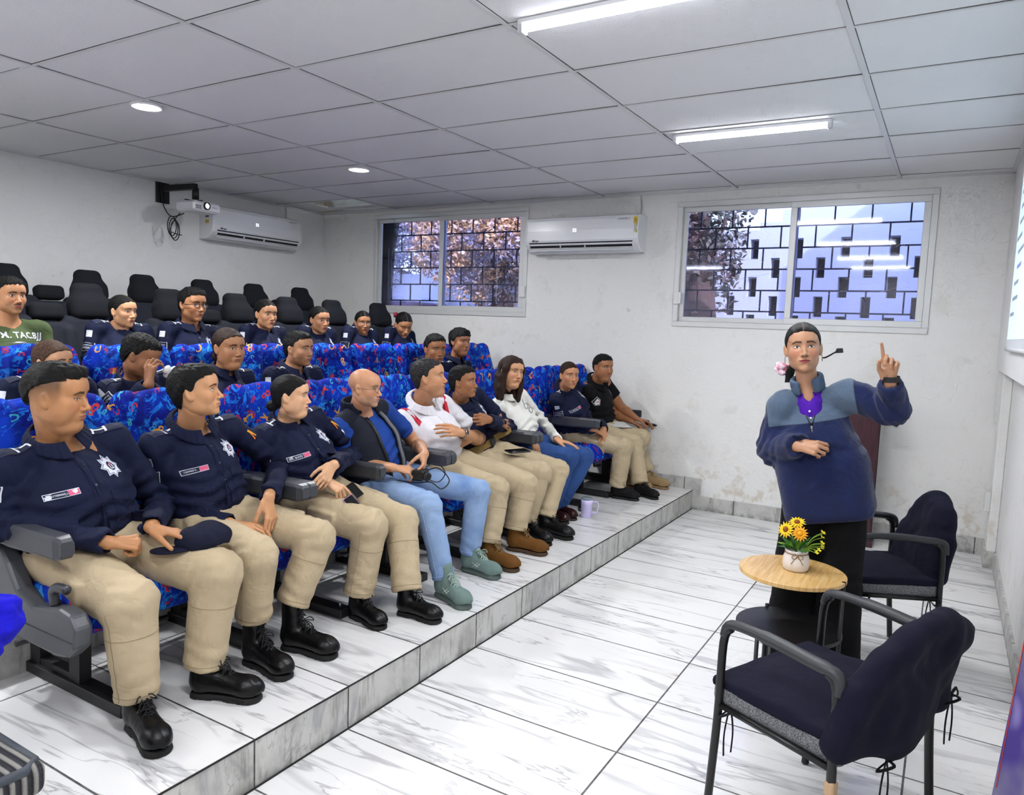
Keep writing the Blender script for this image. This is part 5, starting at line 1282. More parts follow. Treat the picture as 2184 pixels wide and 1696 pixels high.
def side_chair(loc, f, w, d, label, cover, tie):
    """black tubular armchair with cloth covers; loc = middle of the rear posts on the floor, f = facing"""
    f = nrm(V(f[0], f[1], 0)); l = V(-f[1], f[0], 0); o = V(*loc); t = thing('armchair', label, 'chair', o, 'covered waiting chairs'); ORG[0] = o
    P = lambda a, b, z: o+f*a+l*b+V(0, 0, z); bk = plain('chair_tube', '0d0d10', .35); pd = plain('arm_pad', '2b2d31', .45); R = np.stack([f, l, V(0, 0, 1)], 1)
    for s in (-1, 1):
        b = s*w/2
        MB().tube(spline([P(d+.02, b, .005), P(d, b, .35), P(d-.005, b, .60), P(d-.03, b, .655)], 5), .0135, 10).build('leg', bk, t)
        MB().tube(spline([P(-.035, b, .005), P(-.005, b, .35), P(0, b, .60), P(.03, b, .648)], 5), .0135, 10).build('leg', bk, t)
        MB().tube(spline([P(d-.005, b, .625), P(d-.03, b, .668), P(d*.6, b, .674), P(.08, b, .662), P(.0, b, .652), P(-.012, b, .60)], 5), [.017]*10+[.021]*8+[.018]*8, 12, flat=.8).build('armrest', pd, t)
        MB().tube([P(d-.0, b, .395), P(0, b, .385)], .011, 8).build('side_rail', bk, t)
    MB().tube([P(d-.02, -w/2, .395), P(d-.02, w/2, .395)], .011, 8).build('front_rail', bk, t); MB().tube([P(.02, -w/2, .385), P(.02, w/2, .385)], .011, 8).build('rear_rail', bk, t)
    # grey cushion under a navy seat cover
    cm = _mc.get('cover') or cloth_mat('navy_cover', '0e0e24', '08081a', .9, wr=.5, bump=.35); _mc['cover'] = cm; gm = _mc.get('speck')
    if gm is None:
        M = Mat('speckled_grey', '55565a', .95); M.color(M.mix(M.noise(M.coord('Object'), 420, 1).step(.4, .6), '3a3b3f', '8c8d91')); gm = M.m; _mc['speck'] = gm
    g = G(P(d/2, 0, .42)-.34, P(d/2, 0, .42)+.34, .009); g.box(P(d/2+.01, 0, .420), (d/2+.03, w/2-.008, .045), .03, R); g.ell(P(d/2+.02, 0, .43), (d/2, w/2-.03, .06), R, k=.03); g.plane(P(0, 0, .452), (0, 0, 1)); v, f_ = g.mesh(); raw('seat_cushion', v, f_, gm, t)
    g = G(P(d/2, 0, .45)-.34, P(d/2, 0, .45)+.34, .008); g.box(P(d/2+.01, 0, .456), (d/2+.034, w/2-.004, .020), .018, R); g.ell(P(d/2, 0, .462), (d/2-.02, w/2-.04, .045), R, k=.04); g.noise(.004, 17, 5); g.plane(P(0, 0, .440), (0, 0, -1)); v, f_ = g.mesh(); raw('seat_cover', v, f_, cm, t)
    # back with its cover
    g = G(P(0, 0, .68)-.34, P(0, 0, .68)+.36, .008); th = .030
    pts = [(-.17, .60), (-.19, .70), (-.165, .80), (-.08, .875), (.0, .895), (.08, .875), (.165, .80), (.19, .70), (.17, .60)]
    lean = lambda z: -.02-(z-.5)*.22
    for k in range(-5, 6):
        b = k/5*(w/2-.045+cover.get('wide', 0)); top = cover['top']-(abs(k)/5)**2.4*cover.get('drop', .13)-k*cover.get('tilt', 0); g.cap(P(lean(cover['bot'])+.01*0, b*.96, cover['bot']), P(lean(top), b*.9, top), .042, .040, k=.04)
    if cover.get('peak'):
        b, z = cover['peak']; g.cap(P(lean(.68), b*.55, z-.01), P(lean(.72)-.01, b, z), .055, .02, k=.05)
    if cover.get('sag'): g.ell(P(lean(.45)-.05, .02, .50), (.05, .16, .13), R, k=.05)
    g.noise(.007, 14, 3, thr=.04); g.noise(.004, 34, 6, thr=.03); v, f_ = g.mesh(); raw('back_cover', v, f_, cm, t)
    for (a, b, z) in tie:
        mb = MB(); c = P(a, b, z); mb.tube(spline([c, c+V(.03, -.03, .01)*1.0+l*.02, c+l*.05+V(0, 0, -.02), c+V(0, 0, -.01), c-l*.045+V(0, 0, -.015), c-l*.03+V(0, 0, .012), c], 5), .0055, 6, flat=.5)
        for s in (-1, 1): mb.tube(spline([c, c+l*s*.015-V(0, 0, .05), c+l*s*.022-V(0, 0, .10), c+l*s*.018-V(0, 0, .16)], 4), .0065, 6, flat=.4)
        mb.build('tie', plain('tie_black', '07070d', .9), t)
    if cover.get('tag'): MB().box(P(-.006, -w/2, .33) if cover['tag'] < 0 else P(-.006, w/2, .33), (.0145, .0145, .022), R, bev=.004).build('paper_tag', plain('tag_tan', 'b99b78', .6), t)
    ORG[0] = V(0, 0, 0)
def side_table():
    c = V(-.50, 3.20, 0); t = thing('side_table', 'round two-tier side table with oak top and black lower shelf', 'table', c); ORG[0] = c
    M = Mat('oak_top', 'd2a868', .4); o = M.coord('Object'); q = M.mapv(o, (14, 1.2, 1), (0, 0, .5)); n = M.noise(q, 6, 4, .6, .5); M.color(M.mix(n.step(.3, .7), 'c99b58', 'e0bd84')); bk = plain('table_black', '131316', .45)
    MB().lathe([(0, .582), (.21, .582), (.212, .584), (.212, .598), (.21, .6), (0, .6)], c, 64, sm=False).build('tabletop', M.m, t)
    MB().lathe([(0, .345), (.208, .345), (.211, .348), (.211, .358), (.208, .361), (0, .361)], c, 64, sm=False).build('lower_shelf', bk, t)
    for a, z in ((2.2, .375), (-2.0, .375), (-1.72, .36), (-.15, .60), (.35, .59)):
        p = c+V(.205*math.cos(a), .205*math.sin(a), 0); MB().tube([p+V(0, 0, .0), p+V(0, 0, z)], .0085, 10).build('leg', bk, t)
    MB().tube([c+V(.2*math.cos(a), .2*math.sin(a), .012) for a in np.linspace(-2.0, .35, 12)], .008, 8).build('foot_ring', bk, t)
    MB().tube([c+V(.2, .0, .575), c+V(-.12, .0, .575)], .007, 8).build('top_brace', bk, t)
    # flower pot
    c = V(-.49, 3.215, .6); t = thing('flower_pot', 'white pot of artificial sunflowers tied with twine on the oak table', 'flower pot', c); ORG[0] = c
    MB().lathe([(0, 0), (.042, 0), (.050, .008), (.053, .03), (.052, .055), (.045, .072), (.044, .078), (.048, .088), (.044, .088), (.040, .078), (.0, .075)], c, 40).build('pot', plain('pot_white', 'e4dedb', .6), t)
    tw = MB(); tw.tube([c+V(.0465*math.cos(a), .0465*math.sin(a), .075) for a in np.linspace(0, 2*PI, 30)[:-1]], .002, 6, closed=True); fr = nrm(V(.25, -1, 0)); sd = V(-fr[1], fr[0], 0); b = c+fr*.05+V(0, 0, .074)
    for s in (-1, 1): tw.tube(spline([b, b+sd*s*.012+V(0, 0, .004), b+sd*s*.022-V(0, 0, .010), b+sd*s*.008-V(0, 0, .016), b], 5), .0016, 5); tw.tube(spline([b, b+sd*s*.012-V(0, 0, .02), b+sd*s*.024-V(0, 0, .038)], 4), .0014, 5)
    tw.build('twine', plain('twine', '8f7048', .9), t)
    gr = plain('leaf_green', '2f6a1c', .5); g2 = plain('leaf_lime', '7ea82c', .5); R = random.Random(3); ye = plain('petal_yellow', 'f2cb12', .5); yo = plain('petal_orange', 'f0a80e', .5); dk = plain('seed_brown', '8a4a10', .8)
    def flower(p, n, r, pm):
        n = nrm(n); F4 = frame(p, np.cross(n, V(.3, .5, .8)), n); mb = MB()
        for ring, (rr, lift, m) in enumerate(((r, .004, 15), (r*.78, .009, 12))):
            for k in range(m):
                a = 2*PI*k/m+ring*.2+R.uniform(-.05, .05); u = V(math.cos(a), math.sin(a), 0); w = V(-u[1], u[0], 0)
                q = [u*.006, u*rr*.5+w*.0058+V(0, 0, lift), u*rr*R.uniform(.92, 1.05)+V(0, 0, lift*R.uniform(-.6, 1)), u*rr*.5-w*.0058+V(0, 0, lift), u*rr*.5+V(0, 0, lift-.002)]
                mb.put(xform(np.array(q), F4), [(0, 4, 1), (4, 2, 1), (0, 3, 4), (4, 3, 2)])
        o = mb.build('sunflower', pm, t); MB().lathe([(0, .012), (.006, .0115), (.0105, .008), (.0115, .003), (.0, -.004)], p, 14, axis=n).build('flower_centre', dk if pm is ye else yo, o)
        MB().tube(spline([c+V(0, 0, .07), lerp(c+V(0, 0, .07), p, .5)+V(0, 0, .01), p-n*.004], 4), .0022, 6).build('stem', gr, t)
    flower(c+V(-.045, -.02, .168), V(-.35, -1, .45), .038, ye); flower(c+V(.012, -.035, .165), V(.2, -1, .4), .036, yo); flower(c+V(-.008, .01, .198), V(0, -.7, 1), .036, ye)
    for k in range(26):
        a = R.uniform(0, 6.28); el_ = R.uniform(.2, 1.2); d = V(math.cos(a)*math.cos(el_), math.sin(a)*math.cos(el_), math.sin(el_)); b = c+V(d[0]*.02, d[1]*.02, .085); L_ = R.uniform(.045, .085); w = nrm(np.cross(d, V(0, 0, 1)))*R.uniform(.009, .016)
        up = nrm(np.cross(w, d))*.006; MB().put([b, b+d*L_*.5+w, b+d*L_-V(0, 0, .01), b+d*L_*.5-w, b+d*L_*.5+up], [(0, 1, 4), (1, 2, 4), (2, 3, 4), (3, 0, 4)]).build('leaf', gr if k % 3 else g2, t)
    for k in range(9):
        a = R.uniform(-.9, .7); e = c+V(.075*math.cos(a)+.02, .06*math.sin(a)-.01, .09+R.uniform(.0, .09)); 
        MB().tube(spline([c+V(.02, 0, .08), lerp(c, e, .6)+V(0, 0, .04), e], 4), .0012, 5).build('stem', g2, t); n = nrm(e-c); mb = MB(); F4 = frame(e, np.cross(n, V(0, 0, 1)), n)
        for j in range(5): a2 = 2*PI*j/5; u = V(math.cos(a2), math.sin(a2), 0); w = V(-u[1], u[0], 0)*.004; mb.put(xform(np.array([V(0, 0, 0), u*.007+w+V(0, 0, .006), u*.013+V(0, 0, .008), u*.007-w+V(0, 0, .006)]), F4), [(0, 1, 2, 3)])
        mb.build('small_blossom', plain('blossom', 'e8dc30', .5), t)
    ORG[0] = V(0, 0, 0)
def cap_obj(c, fwd, up, col, label, on=None, text=None, sc=1.0):
    M = frame(c, fwd, up); t = thing('baseball_cap', label, 'cap', c); ORG[0] = V(*c); T = lambda x, y, z: (xform(np.array([[x*sc, y*sc, z*sc]]), M))[0]
    g = G(V(*c)-.17, V(*c)+.2, .006); R = M[:3, :3]; m = cloth_mat('cap_'+col, col, bump=.3) if 'cap_'+col not in _mc else _mc['cap_'+col]; _mc['cap_'+col] = m
    g.ell(T(-.01, 0, .03), V(.10, .082, .062)*sc, R, k=.0); g.ell(T(-.04, .0, .05), V(.06, .06, .04)*sc, R, k=.03); g.plane(T(0, 0, .004), -R[:, 2]); g.noise(.006, 24, 4, thr=.04); g.noise(.003, 60, 2); v, f = g.mesh(); raw('crown', v, f, m, t)
    g = G(V(*c)-.2, V(*c)+.24, .005); g.ell(T(.095, 0, .008), V(.085, .078, .012)*sc, R, k=.0); v, f = g.mesh(); raw('visor', v, f, m, t); 
    if text:
        for i, w in enumerate(text): vv, ff = text2d(w, .016); raw('embroidery', [T(.075+.0*a[0]-a[1]*.6+.02*i, -a[0], .058-a[1]*.2-.012*i) for a in vv], ff, plain('patch_white', 'd9dbe6', .7), t, False)
    ORG[0] = V(0, 0, 0); return t
def mug():
    c = at(1250, 1103, z=HP); t = thing('travel_mug', 'pale lavender steel travel mug with handle on the step beside maroon shoes', 'mug', c); ORG[0] = c
    m = plain('mug_lavender', 'cfc6ee', .35); MB().lathe([(0, 0), (.036, 0), (.038, .004), (.043, .10), (.044, .135), (.041, .135), (.040, .12), (0, .12)], c, 36).build('body', m, t)
    d = nrm(V(.86, .5, 0)); MB().tube(spline([c+d*.042+V(0, 0, .115), c+d*.08+V(0, 0, .115), c+d*.085+V(0, 0, .07), c+d*.075+V(0, 0, .035), c+d*.041+V(0, 0, .035)], 5), .0055, 8).build('handle', m, t)
    mm = Mat('lid_clear', '8fa0a8', .1); mm.b.inputs['Alpha'].default_value = .6; MB().lathe([(0, .148), (.038, .148), (.042, .144), (.043, .135), (0, .136)], c, 36).build('lid', mm.m, t); ORG[0] = V(0, 0, 0)
def small(name, label, cat, c, build):
    t = thing(name, label, cat, c); ORG[0] = V(*c); build(t); ORG[0] = V(0, 0, 0); return t
# ================= who sits where
A = lambda px, py, x: tuple(at(px, py, x=x))
def ang(d, z=0): return (math.cos(math.radians(d)), math.sin(math.radians(d)), z)
def feet(f, z):   # heel and toe on the step -> ankle centres and toe points
    an = []; toe = []
    for (h, t) in f: d = nrm(V(t[0]-h[0], t[1]-h[1], 0)); an.append((h[0]+d[0]*.055, h[1]+d[1]*.055, z)); toe.append((h[0]+d[0]*.28, h[1]+d[1]*.28))
    return dict(an=an, toe=toe)
def cast():
    U = 'police officers in the front row'
    R1 = [
     dict(x=-2.73, y=1.50, label='heavyset man in navy uniform with faded undercut, a navy cap under his hand', skin='b88258', hair='top', hsc=1.06, headp=dict(fat=.55, w=1.05, jaw=1.05, ht=.008, nose=1.1, hz=[.075, .073, .068, .062, .056, .052, .048, .04, .02, -.02, -.04]), face=dict(fade=.75, eye=.55, look=(0, -.0015), stub=.12, lips='a8675a'),
      b=1.16, bel=1.18, sw=.2, head=A(123, 868, -2.70), look=ang(36, -.04), N=(-2.79, 1.51, 1.085), el=[A(-8, 1120, -2.78), A(345, 1080, -2.74)], wr=[A(232, 1158, -2.44), A(322, 1125, -2.44)], hd=[(.42, .9, -.12), (.7, .62, -.25)], hn=[(.5, -.3, 1), (.1, .1, 1)], hand=('fist', 'flat'),
      kn=[A(275, 1288, -2.29), A(462, 1222, -2.25)], **feet([((-2.31, 1.425), (-2.078, 1.368)), ((-2.32, 1.655), (-2.067, 1.774))], HP+.115), shoe='combat', tape=('C.A. GUTIERREZ L.', ''), tb=1.06),
     dict(x=-2.72, y=2.04, label='young man in navy uniform gazing up, forearms crossed over his lap', skin='c8936a', hair='side', headp=dict(ht=.011, nose=1.08), face=dict(lips='b0705e', look=(.001, .001)),
      head=A(432, 842, -2.68), look=ang(36, .16), N=(-2.79, 2.05, 1.085), el=[A(345, 1075, -2.84), A(600, 990, -2.76)], wr=[A(492, 1118, -2.48), A(573, 1062, -2.42)], hd=[(.75, .7, -.15), (.3, -.12, -.95)], hn=[(0, -.2, 1), (1, .2, .3)], hand=('rest', 'rest'),
      kn=[A(548, 1185, -2.27), A(675, 1148, -2.27)], **feet([((-2.38, 1.955), (-2.109, 1.937)), ((-2.36, 2.126), (-2.088, 2.174))], HP+.20), shoe='combat_high', tape=('C.JUAREZ C.', ''), b=1.02),
     dict(x=-2.72, y=2.60, label='woman in navy uniform with hair in a low bun, phone at her hip', skin='dcaa84', fem=1, hair='bun', headp=dict(ht=.007, jaw=1.06, fat=.35, w=1.02, nose=.95), face=dict(browt=.75, lips='b8525c', eye=.9), ears='stud', hsc=1.0,
      head=A(632, 846, -2.70), look=ang(30, .04), N=(-2.79, 2.60, 1.07), el=[A(585, 1005, -2.82), A(762, 965, -2.76)], wr=[A(694, 1024, -2.50), A(712, 992, -2.46)], hd=[(.75, .42, -.5), (-.05, -.7, -.7)], hn=[(.2, -.4, 1), (.9, -.1, .4)], hand=('touch', 'rest'),
      kn=[A(790, 1122, -2.27), A(856, 1112, -2.26)], **feet([((-2.36, 2.553), (-2.087, 2.50)), ((-2.20, 2.70), (-1.90, 2.72))], HP+.12), shoe='combat', tape=('E.A. SOTO', ''), b=1.08, bel=1.05),
     dict(x=-2.72, y=3.12, label='bald man with thin glasses in a dark padded vest over a blue t-shirt', skin='c99370', hair='bald', glasses='metal', headp=dict(nose=1.1, bald=1, w=.97), face=dict(stub=.35, stubc='8a7f78', brow='6a5a50', lips='a8685c'), fit='vest', slv=.62,
      head=A(784, 832, -2.69), look=ang(14, -.01), N=(-2.79, 3.13, 1.07), el=[A(750, 988, -2.76), A(890, 948, -2.72)], wr=[A(838, 998, -2.47), A(906, 968, -2.42)], hd=[(.62, .72, -.15), (.35, -.55, -.75)], hn=[(.2, -.4, 1), (.7, .6, .3)], hand=('grip', 'grip'), tr='jeans', tb=.98, b=1.0,
      kn=[A(913, 1078, -2.24), A(1019, 1048, -2.24)], **feet([((-2.20, 3.02), (-1.86, 2.90)), ((-2.32, 3.42), (-1.96, 3.38))], HP+.10), shoe='runner'),
     dict(x=-2.72, y=3.68, label='man in white polo shirt with red shoulder stripe, arms crossed', skin='c68f68', hair='short', hc='grey', headp=dict(ht=.007, nose=1.1, fat=.12, w=1.02, hz=[.078, .075, .062, .045, .012, -.008, .012, .0, -.045, -.068, -.072]), face=dict(stub=.25, tash=.0, brow='2a2422'), fit='polo', slv=.62, hsc=1.06, arm=1.1,
      head=A(926, 815, -2.68), look=ang(22, .17), N=(-2.80, 3.69, 1.065), el=[A(932, 962, -2.70), A(1028, 938, -2.66)], wr=[A(998, 938, -2.53), A(984, 924, -2.46)], hd=[(-.35, .9, .2), (-.25, -.9, .25)], hn=[(.9, .3, .4), (.9, -.2, .45)], hand=('curl', 'rest'), b=1.12, bel=1.25, sw=.19,
      kn=[A(1056, 1046, -2.26), A(1118, 1034, -2.25)], **feet([((-2.30, 3.577), (-1.996, 3.56)), ((-2.31, 3.90), (-2.0, 3.938))], HP+.13), shoe='brown', tb=1.05),
     dict(x=-2.72, y=4.14, label='man in navy uniform with tan web belt, arms folded high', skin='9c6a48', hair='crop', headp=dict(ht=.009, nose=1.05, w=.97), face=dict(lips='7a4a40', look=(.001, .001)), near=2,
      head=A(993, 821, -2.70), look=ang(8, .12), N=(-2.80, 4.15, 1.07), el=[A(1022, 916, -2.70), A(1086, 914, -2.66)], wr=[A(1068, 902, -2.52), A(1043, 896, -2.48)], hd=[(-.1, .9, -.2), (-.05, -.9, .1)], hn=[(.9, 0, .3), (1, .1, .1)], hand=('flat', 'fist'),
      kn=[A(1152, 1008, -2.28), A(1190, 1004, -2.27)], **feet([((-2.38, 4.16), (-2.10, 4.115)), ((-2.33, 4.34), (-2.09, 4.33))], HP+.12), shoe='black', b=.98),
     dict(x=-2.72, y=4.70, label='woman in white satin blouse and blue jeans with straight brown hair', skin='c9946e', fem=1, hair='long', hc='brown', headp=dict(ht=.010, nose=1.0, fat=.2), face=dict(browt=.7, lips='a8544c', eye=.95), fit='blouse', near=2, tr='darkjeans', hsc=1.04,
      head=A(1098, 802, -2.70), look=ang(-22, .02), hup=(0, .12, 1), N=(-2.79, 4.76, 1.055), el=[A(1098, 930, -2.76), A(1168, 915, -2.72)], wr=[A(1134, 932, -2.50), A(1188, 938, -2.42)], hd=[(.42, .1, -.9), (.9, .3, -.2)], hn=[(.9, -.3, .4), (0, 0, 1)], hand=('rest', 'flat'), bel=1.05,
      kn=[A(1212, 976, -2.30), A(1246, 976, -2.28)], **feet([((-2.50, 4.70), (-2.24, 4.66)), ((-2.50, 4.83), (-2.24, 4.79))], HP+.085), shoe='loafer'),
     dict(x=-2.72, y=5.68, label='woman in navy uniform with centre-parted tied hair, ankles crossed', skin='bd8560', fem=1, hair='bun', headp=dict(ht=.006, w=.98), face=dict(browt=.8, lips='a85a50'), near=2, hsc=1.02, hc='brown',
      head=A(1217, 804, -2.68), look=ang(-38, .02), N=(-2.79, 5.66, 1.07), el=[A(1196, 908, -2.80), A(1278, 890, -2.72)], wr=[A(1266, 916, -2.46), A(1288, 916, -2.44)], hd=[(.45, .75, -.4), (.35, -.7, -.5)], hn=[(.3, -.2, 1), (.3, .2, 1)], hand=('rest', 'rest'), tape=('E. PONCE', ''),
      kn=[A(1330, 952, -2.27), A(1352, 946, -2.30)], **feet([((-2.36, 5.66), (-2.08, 5.69)), ((-2.24, 5.90), (-1.98, 5.82))], HP+.10), shoe='sneaker', b=.98),
     dict(x=-2.70, y=6.08, label='man in short-sleeved black uniform with arm shield patch beside the wall', skin='a06c4a', hair='crop', headp=dict(ht=.004, fat=.35, w=1.02, hz=[.07, .068, .06, .045, .03, .02, .03, .02, -.0, -.03, -.05]), face=dict(stub=.15, tash=.35, fade=.4), fit='blackpolo', near=2, slv=.58, arm=1.1, hsc=1.06,
      head=A(1287, 787, -2.60), look=ang(-28, .0), N=(-2.70, 6.06, 1.10), el=[A(1312, 882, -2.62), A(1338, 868, -2.56)], wr=[A(1347, 899, -2.42), A(1358, 893, -2.38)], hd=[(.9, .1, -.35), (.9, .25, -.2)], hn=[(0, 0, 1), (0, .2, 1)], hand=('rest', 'rest'), b=1.02,
      kn=[A(1368, 934, -2.30), A(1404, 928, -2.40)], **feet([((-2.44, 6.13), (-2.17, 6.10)), ((-2.34, 6.30), (-2.08, 6.28))], HP+.13), shoe='tan'),
    ]
    R2 = [
     dict(x=-3.68, y=1.74, label='woman with streaked hair half hidden behind the undercut man', skin='cf9a74', fem=1, hair='bun', hc='streak', headp=dict(ht=.008), face=dict(browt=.7), head=A(116, 790, -3.66), look=ang(16, .0), near=2, hc_=0),
     dict(x=-3.68, y=2.40, label='man in uniform covering his nose and eyes with a white handkerchief hand', skin='8a5a3c', hair='crop', headp=dict(ht=.010), face=dict(eye=.05), near=2, head=A(302, 772, -3.62), look=ang(32, -.38), N=(-3.72, 2.41, 1.24), nose=1,
      el=[A(262, 880, -3.60), (-3.62, 2.70, .95)], wr=[A(318, 820, -3.42), (-3.40, 2.58, .97)], hd=[(-.1, .12, 1), (.9, -.3, -.1)], hn=[(.2, -1, .0), (0, 0, 1)], hand=('grip', 'rest')),
     dict(x=-3.68, y=2.98, label='young woman in uniform with tied brown hair behind the low-bun woman', skin='b98058', fem=1, hair='bun', hc='brown', headp=dict(ht=.006, w=1.03, fat=.35, jaw=1.06), face=dict(browt=.8, lips='a05a50'), near=2, hsc=1.06, head=A(497, 748, -3.66), look=ang(-4, .0), tape=('LOPEZ G.', '')),
     dict(x=-3.68, y=3.52, label='young man in uniform with short side-parted hair between the blue seats', skin='b88460', hair='crop', headp=dict(ht=.006), face=dict(stub=.3), near=2, hsc=1.04, head=A(645, 750, -3.66), look=ang(6, .02), tape=None),
     dict(x=-3.68, y=4.98, label='man with short black hair and an orange ribbon, second row beyond the polo man', skin='9c6440', hair='crop', headp=dict(ht=.008), face=dict(lips='7a4438'), near=3, head=A(934, 750, -3.66), look=ang(-28, -.02)),
     dict(x=-3.68, y=5.45, label='woman with short black bob hair at the wall end of the second row', skin='a9704e', fem=1, hair='side', headp=dict(ht=.014, fat=.3, w=1.04, hz=[.055, .053, .05, .04, .02, .0, -.02, -.03, -.06, -.07, -.075]), face=dict(browt=.8), near=3, hsc=1.06, head=A(992, 733, -3.66), look=ang(-14, .0), tape=('', '')),
    ]
    R3 = [
     dict(x=-4.66, y=2.18, label='man with thin moustache in olive t-shirt reading COM. TAC. BJJ', skin='b07a54', hair='crop', headp=dict(ht=.007), face=dict(tash=.9, stub=.2), fit='tee', slv=.7, near=2, hsc=1.04, head=A(28, 640, -4.63), look=ang(2, .02)),
     dict(x=-4.66, y=2.88, label='woman in uniform with gold ear stud below the tall dark headrest', skin='cf9a72', fem=1, hair='bun', headp=dict(ht=.006), face=dict(browt=.75, lips='a34a4c'), near=2, ears='stud', head=A(272, 668, -4.63), look=ang(10, .0), tape=None, hsc=1.04),
     dict(x=-4.66, y=3.40, label='man in uniform wearing black-rimmed square glasses', skin='ad7650', hair='side', headp=dict(ht=.009, w=1.02), glasses='thick', near=2, hsc=1.06, head=A(414, 657, -4.63), look=ang(0, -.02), tape=('S. VELA', '')),
     dict(x=-4.66, y=4.05, label='woman in uniform with slicked-back hair, name tape J. NOEL G.', skin='c08a66', fem=1, hair='bun', headp=dict(ht=.005, w=.98), face=dict(browt=.9, lips='983c44'), near=2, hsc=1.06, head=A(573, 674, -4.63), look=ang(-10, -.02), tape=('J. NOEL G.', '')),
     dict(x=-4.66, y=4.62, label='young woman in uniform with parted lips, third row', skin='bb8460', fem=1, hair='bun', headp=dict(ht=.006), face=dict(browt=.8, lips='a84a4c'), near=3, hsc=1.06, head=A(686, 687, -4.63), look=ang(-10, -.04)),
     dict(x=-4.66, y=5.18, label='woman in uniform with thin wire glasses, third row', skin='a8704c', fem=1, hair='bun', headp=dict(ht=.008), face=dict(browt=.7, lips='8a3038'), glasses='metal', near=3, hsc=1.0, head=A(779, 694, -4.63), look=ang(-32, -.04)),
     dict(x=-4.66, y=5.74, label='woman in uniform with a red hair bow, head bowed', skin='b07a56', fem=1, hair='bun', headp=dict(ht=.006), face=dict(browt=.8, eye=.12, lips='98404a'), near=3, hsc=1.06, head=A(862, 696, -4.61), look=ang(-30, -.42), ears='stud'),
    ]
    # head centre, crown and chin rows in the photograph fix each head's place and size
    HH = [(122, 774, 917), (418, 778, 892), (621, 800, 889), (778, 786, 869), (915, 765, 846), (988, 781, 850), (1091, 760, 826), (1214, 772, 830), (1286, 756, 812),
          (113, 727, 820), (300, 714, 803), (488, 700, 785), (637, 707, 782), (928, 713, 778), (981, 701, 757), (22, 591, 672), (262, 630, 699), (410, 614, 686), (567, 639, 702), (681, 654, 711), (774, 664, 713), (861, 667, 719)]
    for s in R3: s['N'] = (s['x']-.03, s['y'], F3+.955)
    for s in R1: s['N'] = (s['N'][0]+.01, s['N'][1], s['N'][2]+.022)
    q = R1[-1]; cl = lambda p: (p[0], min(p[1], 6.30), p[2])
    for k in ('el', 'wr', 'kn'): q[k] = [cl(p) for p in q[k]]
    for s, (cx, a, b_) in zip(R1+R2+R3, HH):
        h = V(*at(cx, (a+b_)/2, x=s['head'][0])); s['head'] = tuple(h)
        if s['x'] < -3 and 'el' not in s: s['y'] = float(h[1])
        if 'N' in s: s['N'] = (s['N'][0], float(s['N'][1]*.4+h[1]*.6), s['N'][2])
        dep = (h-V(0, 0, CZ))@_fw; s['hsc'] = min(1.03, (b_-a)*dep/CF/.243)
    i = 0
    for row, zf in ((R1, HP), (R2, F2), (R3, F3)):
        for s in row:
            i += 1; s['zf'] = zf; s['seed'] = i
            if row is not R1: s['skin'] = ''.join('%02x' % round(255*(a*.86+b_*.14)) for a, b_ in zip(lin2(s['skin']), lin2('f0c09a')))
            if row is not R1: s.setdefault('shoe', 'black'); 
            s.setdefault('tape', None); person(s)
    return R1, R2, R3
def speaker():
    y = 3.52
    s = dict(x=-.45, y=y, zf=0, z0=0, stand=1, label='young woman standing in a grey and navy fleece jacket, pointing up', skin='c08f70', fem=1, hair='tail', headp=dict(ht=.007, w=1.0, jaw=.98, lip=1.1), face=dict(browt=.95, lips='8c1c34', eye=1.05, look=(.001, .002), mouth=0, blush=.15), ears='hoop',
      F=(.02, -1, 0), P=(-.435, y+.02, .90), N=tuple(at(1727, 838, y=y+.01)), head=tuple(at(1713, 743, y=y-.03)), look=(.20, -.95, .10), hup=(-.10, 0, 1), hsc=.93,
      sh=[tuple(at(1672, 866, y=y)), tuple(at(1808, 844, y=y))], el=[tuple(at(1648, 955, y=y+.02)), tuple(at(1902, 872, y=y-.05))], wr=[tuple(at(1702, 952, y=y-.17)), tuple(at(1899, 815, y=y-.14))], hd=[(.92, -.25, .05), (-.06, -.12, 1)], hn=[(-.1, -1, .45), (.12, 1, .1)], hand=('pinch', 'point'),
      hip=[(-.52, y+.02, .88), (-.35, y+.02, .88)], kn=[(-.54, y+.0, .47), (-.35, y+.01, .47)], an=[(-.545, y+.02, .05), (-.34, y+.02, .05)], toe=[(-.58, y-.2), (-.30, y-.2)], shoe='sneaker', fit='fleece', tr='black', b=.97, bel=.98, seed=5, sw=.19, aw=1.12)
    person(s); return s
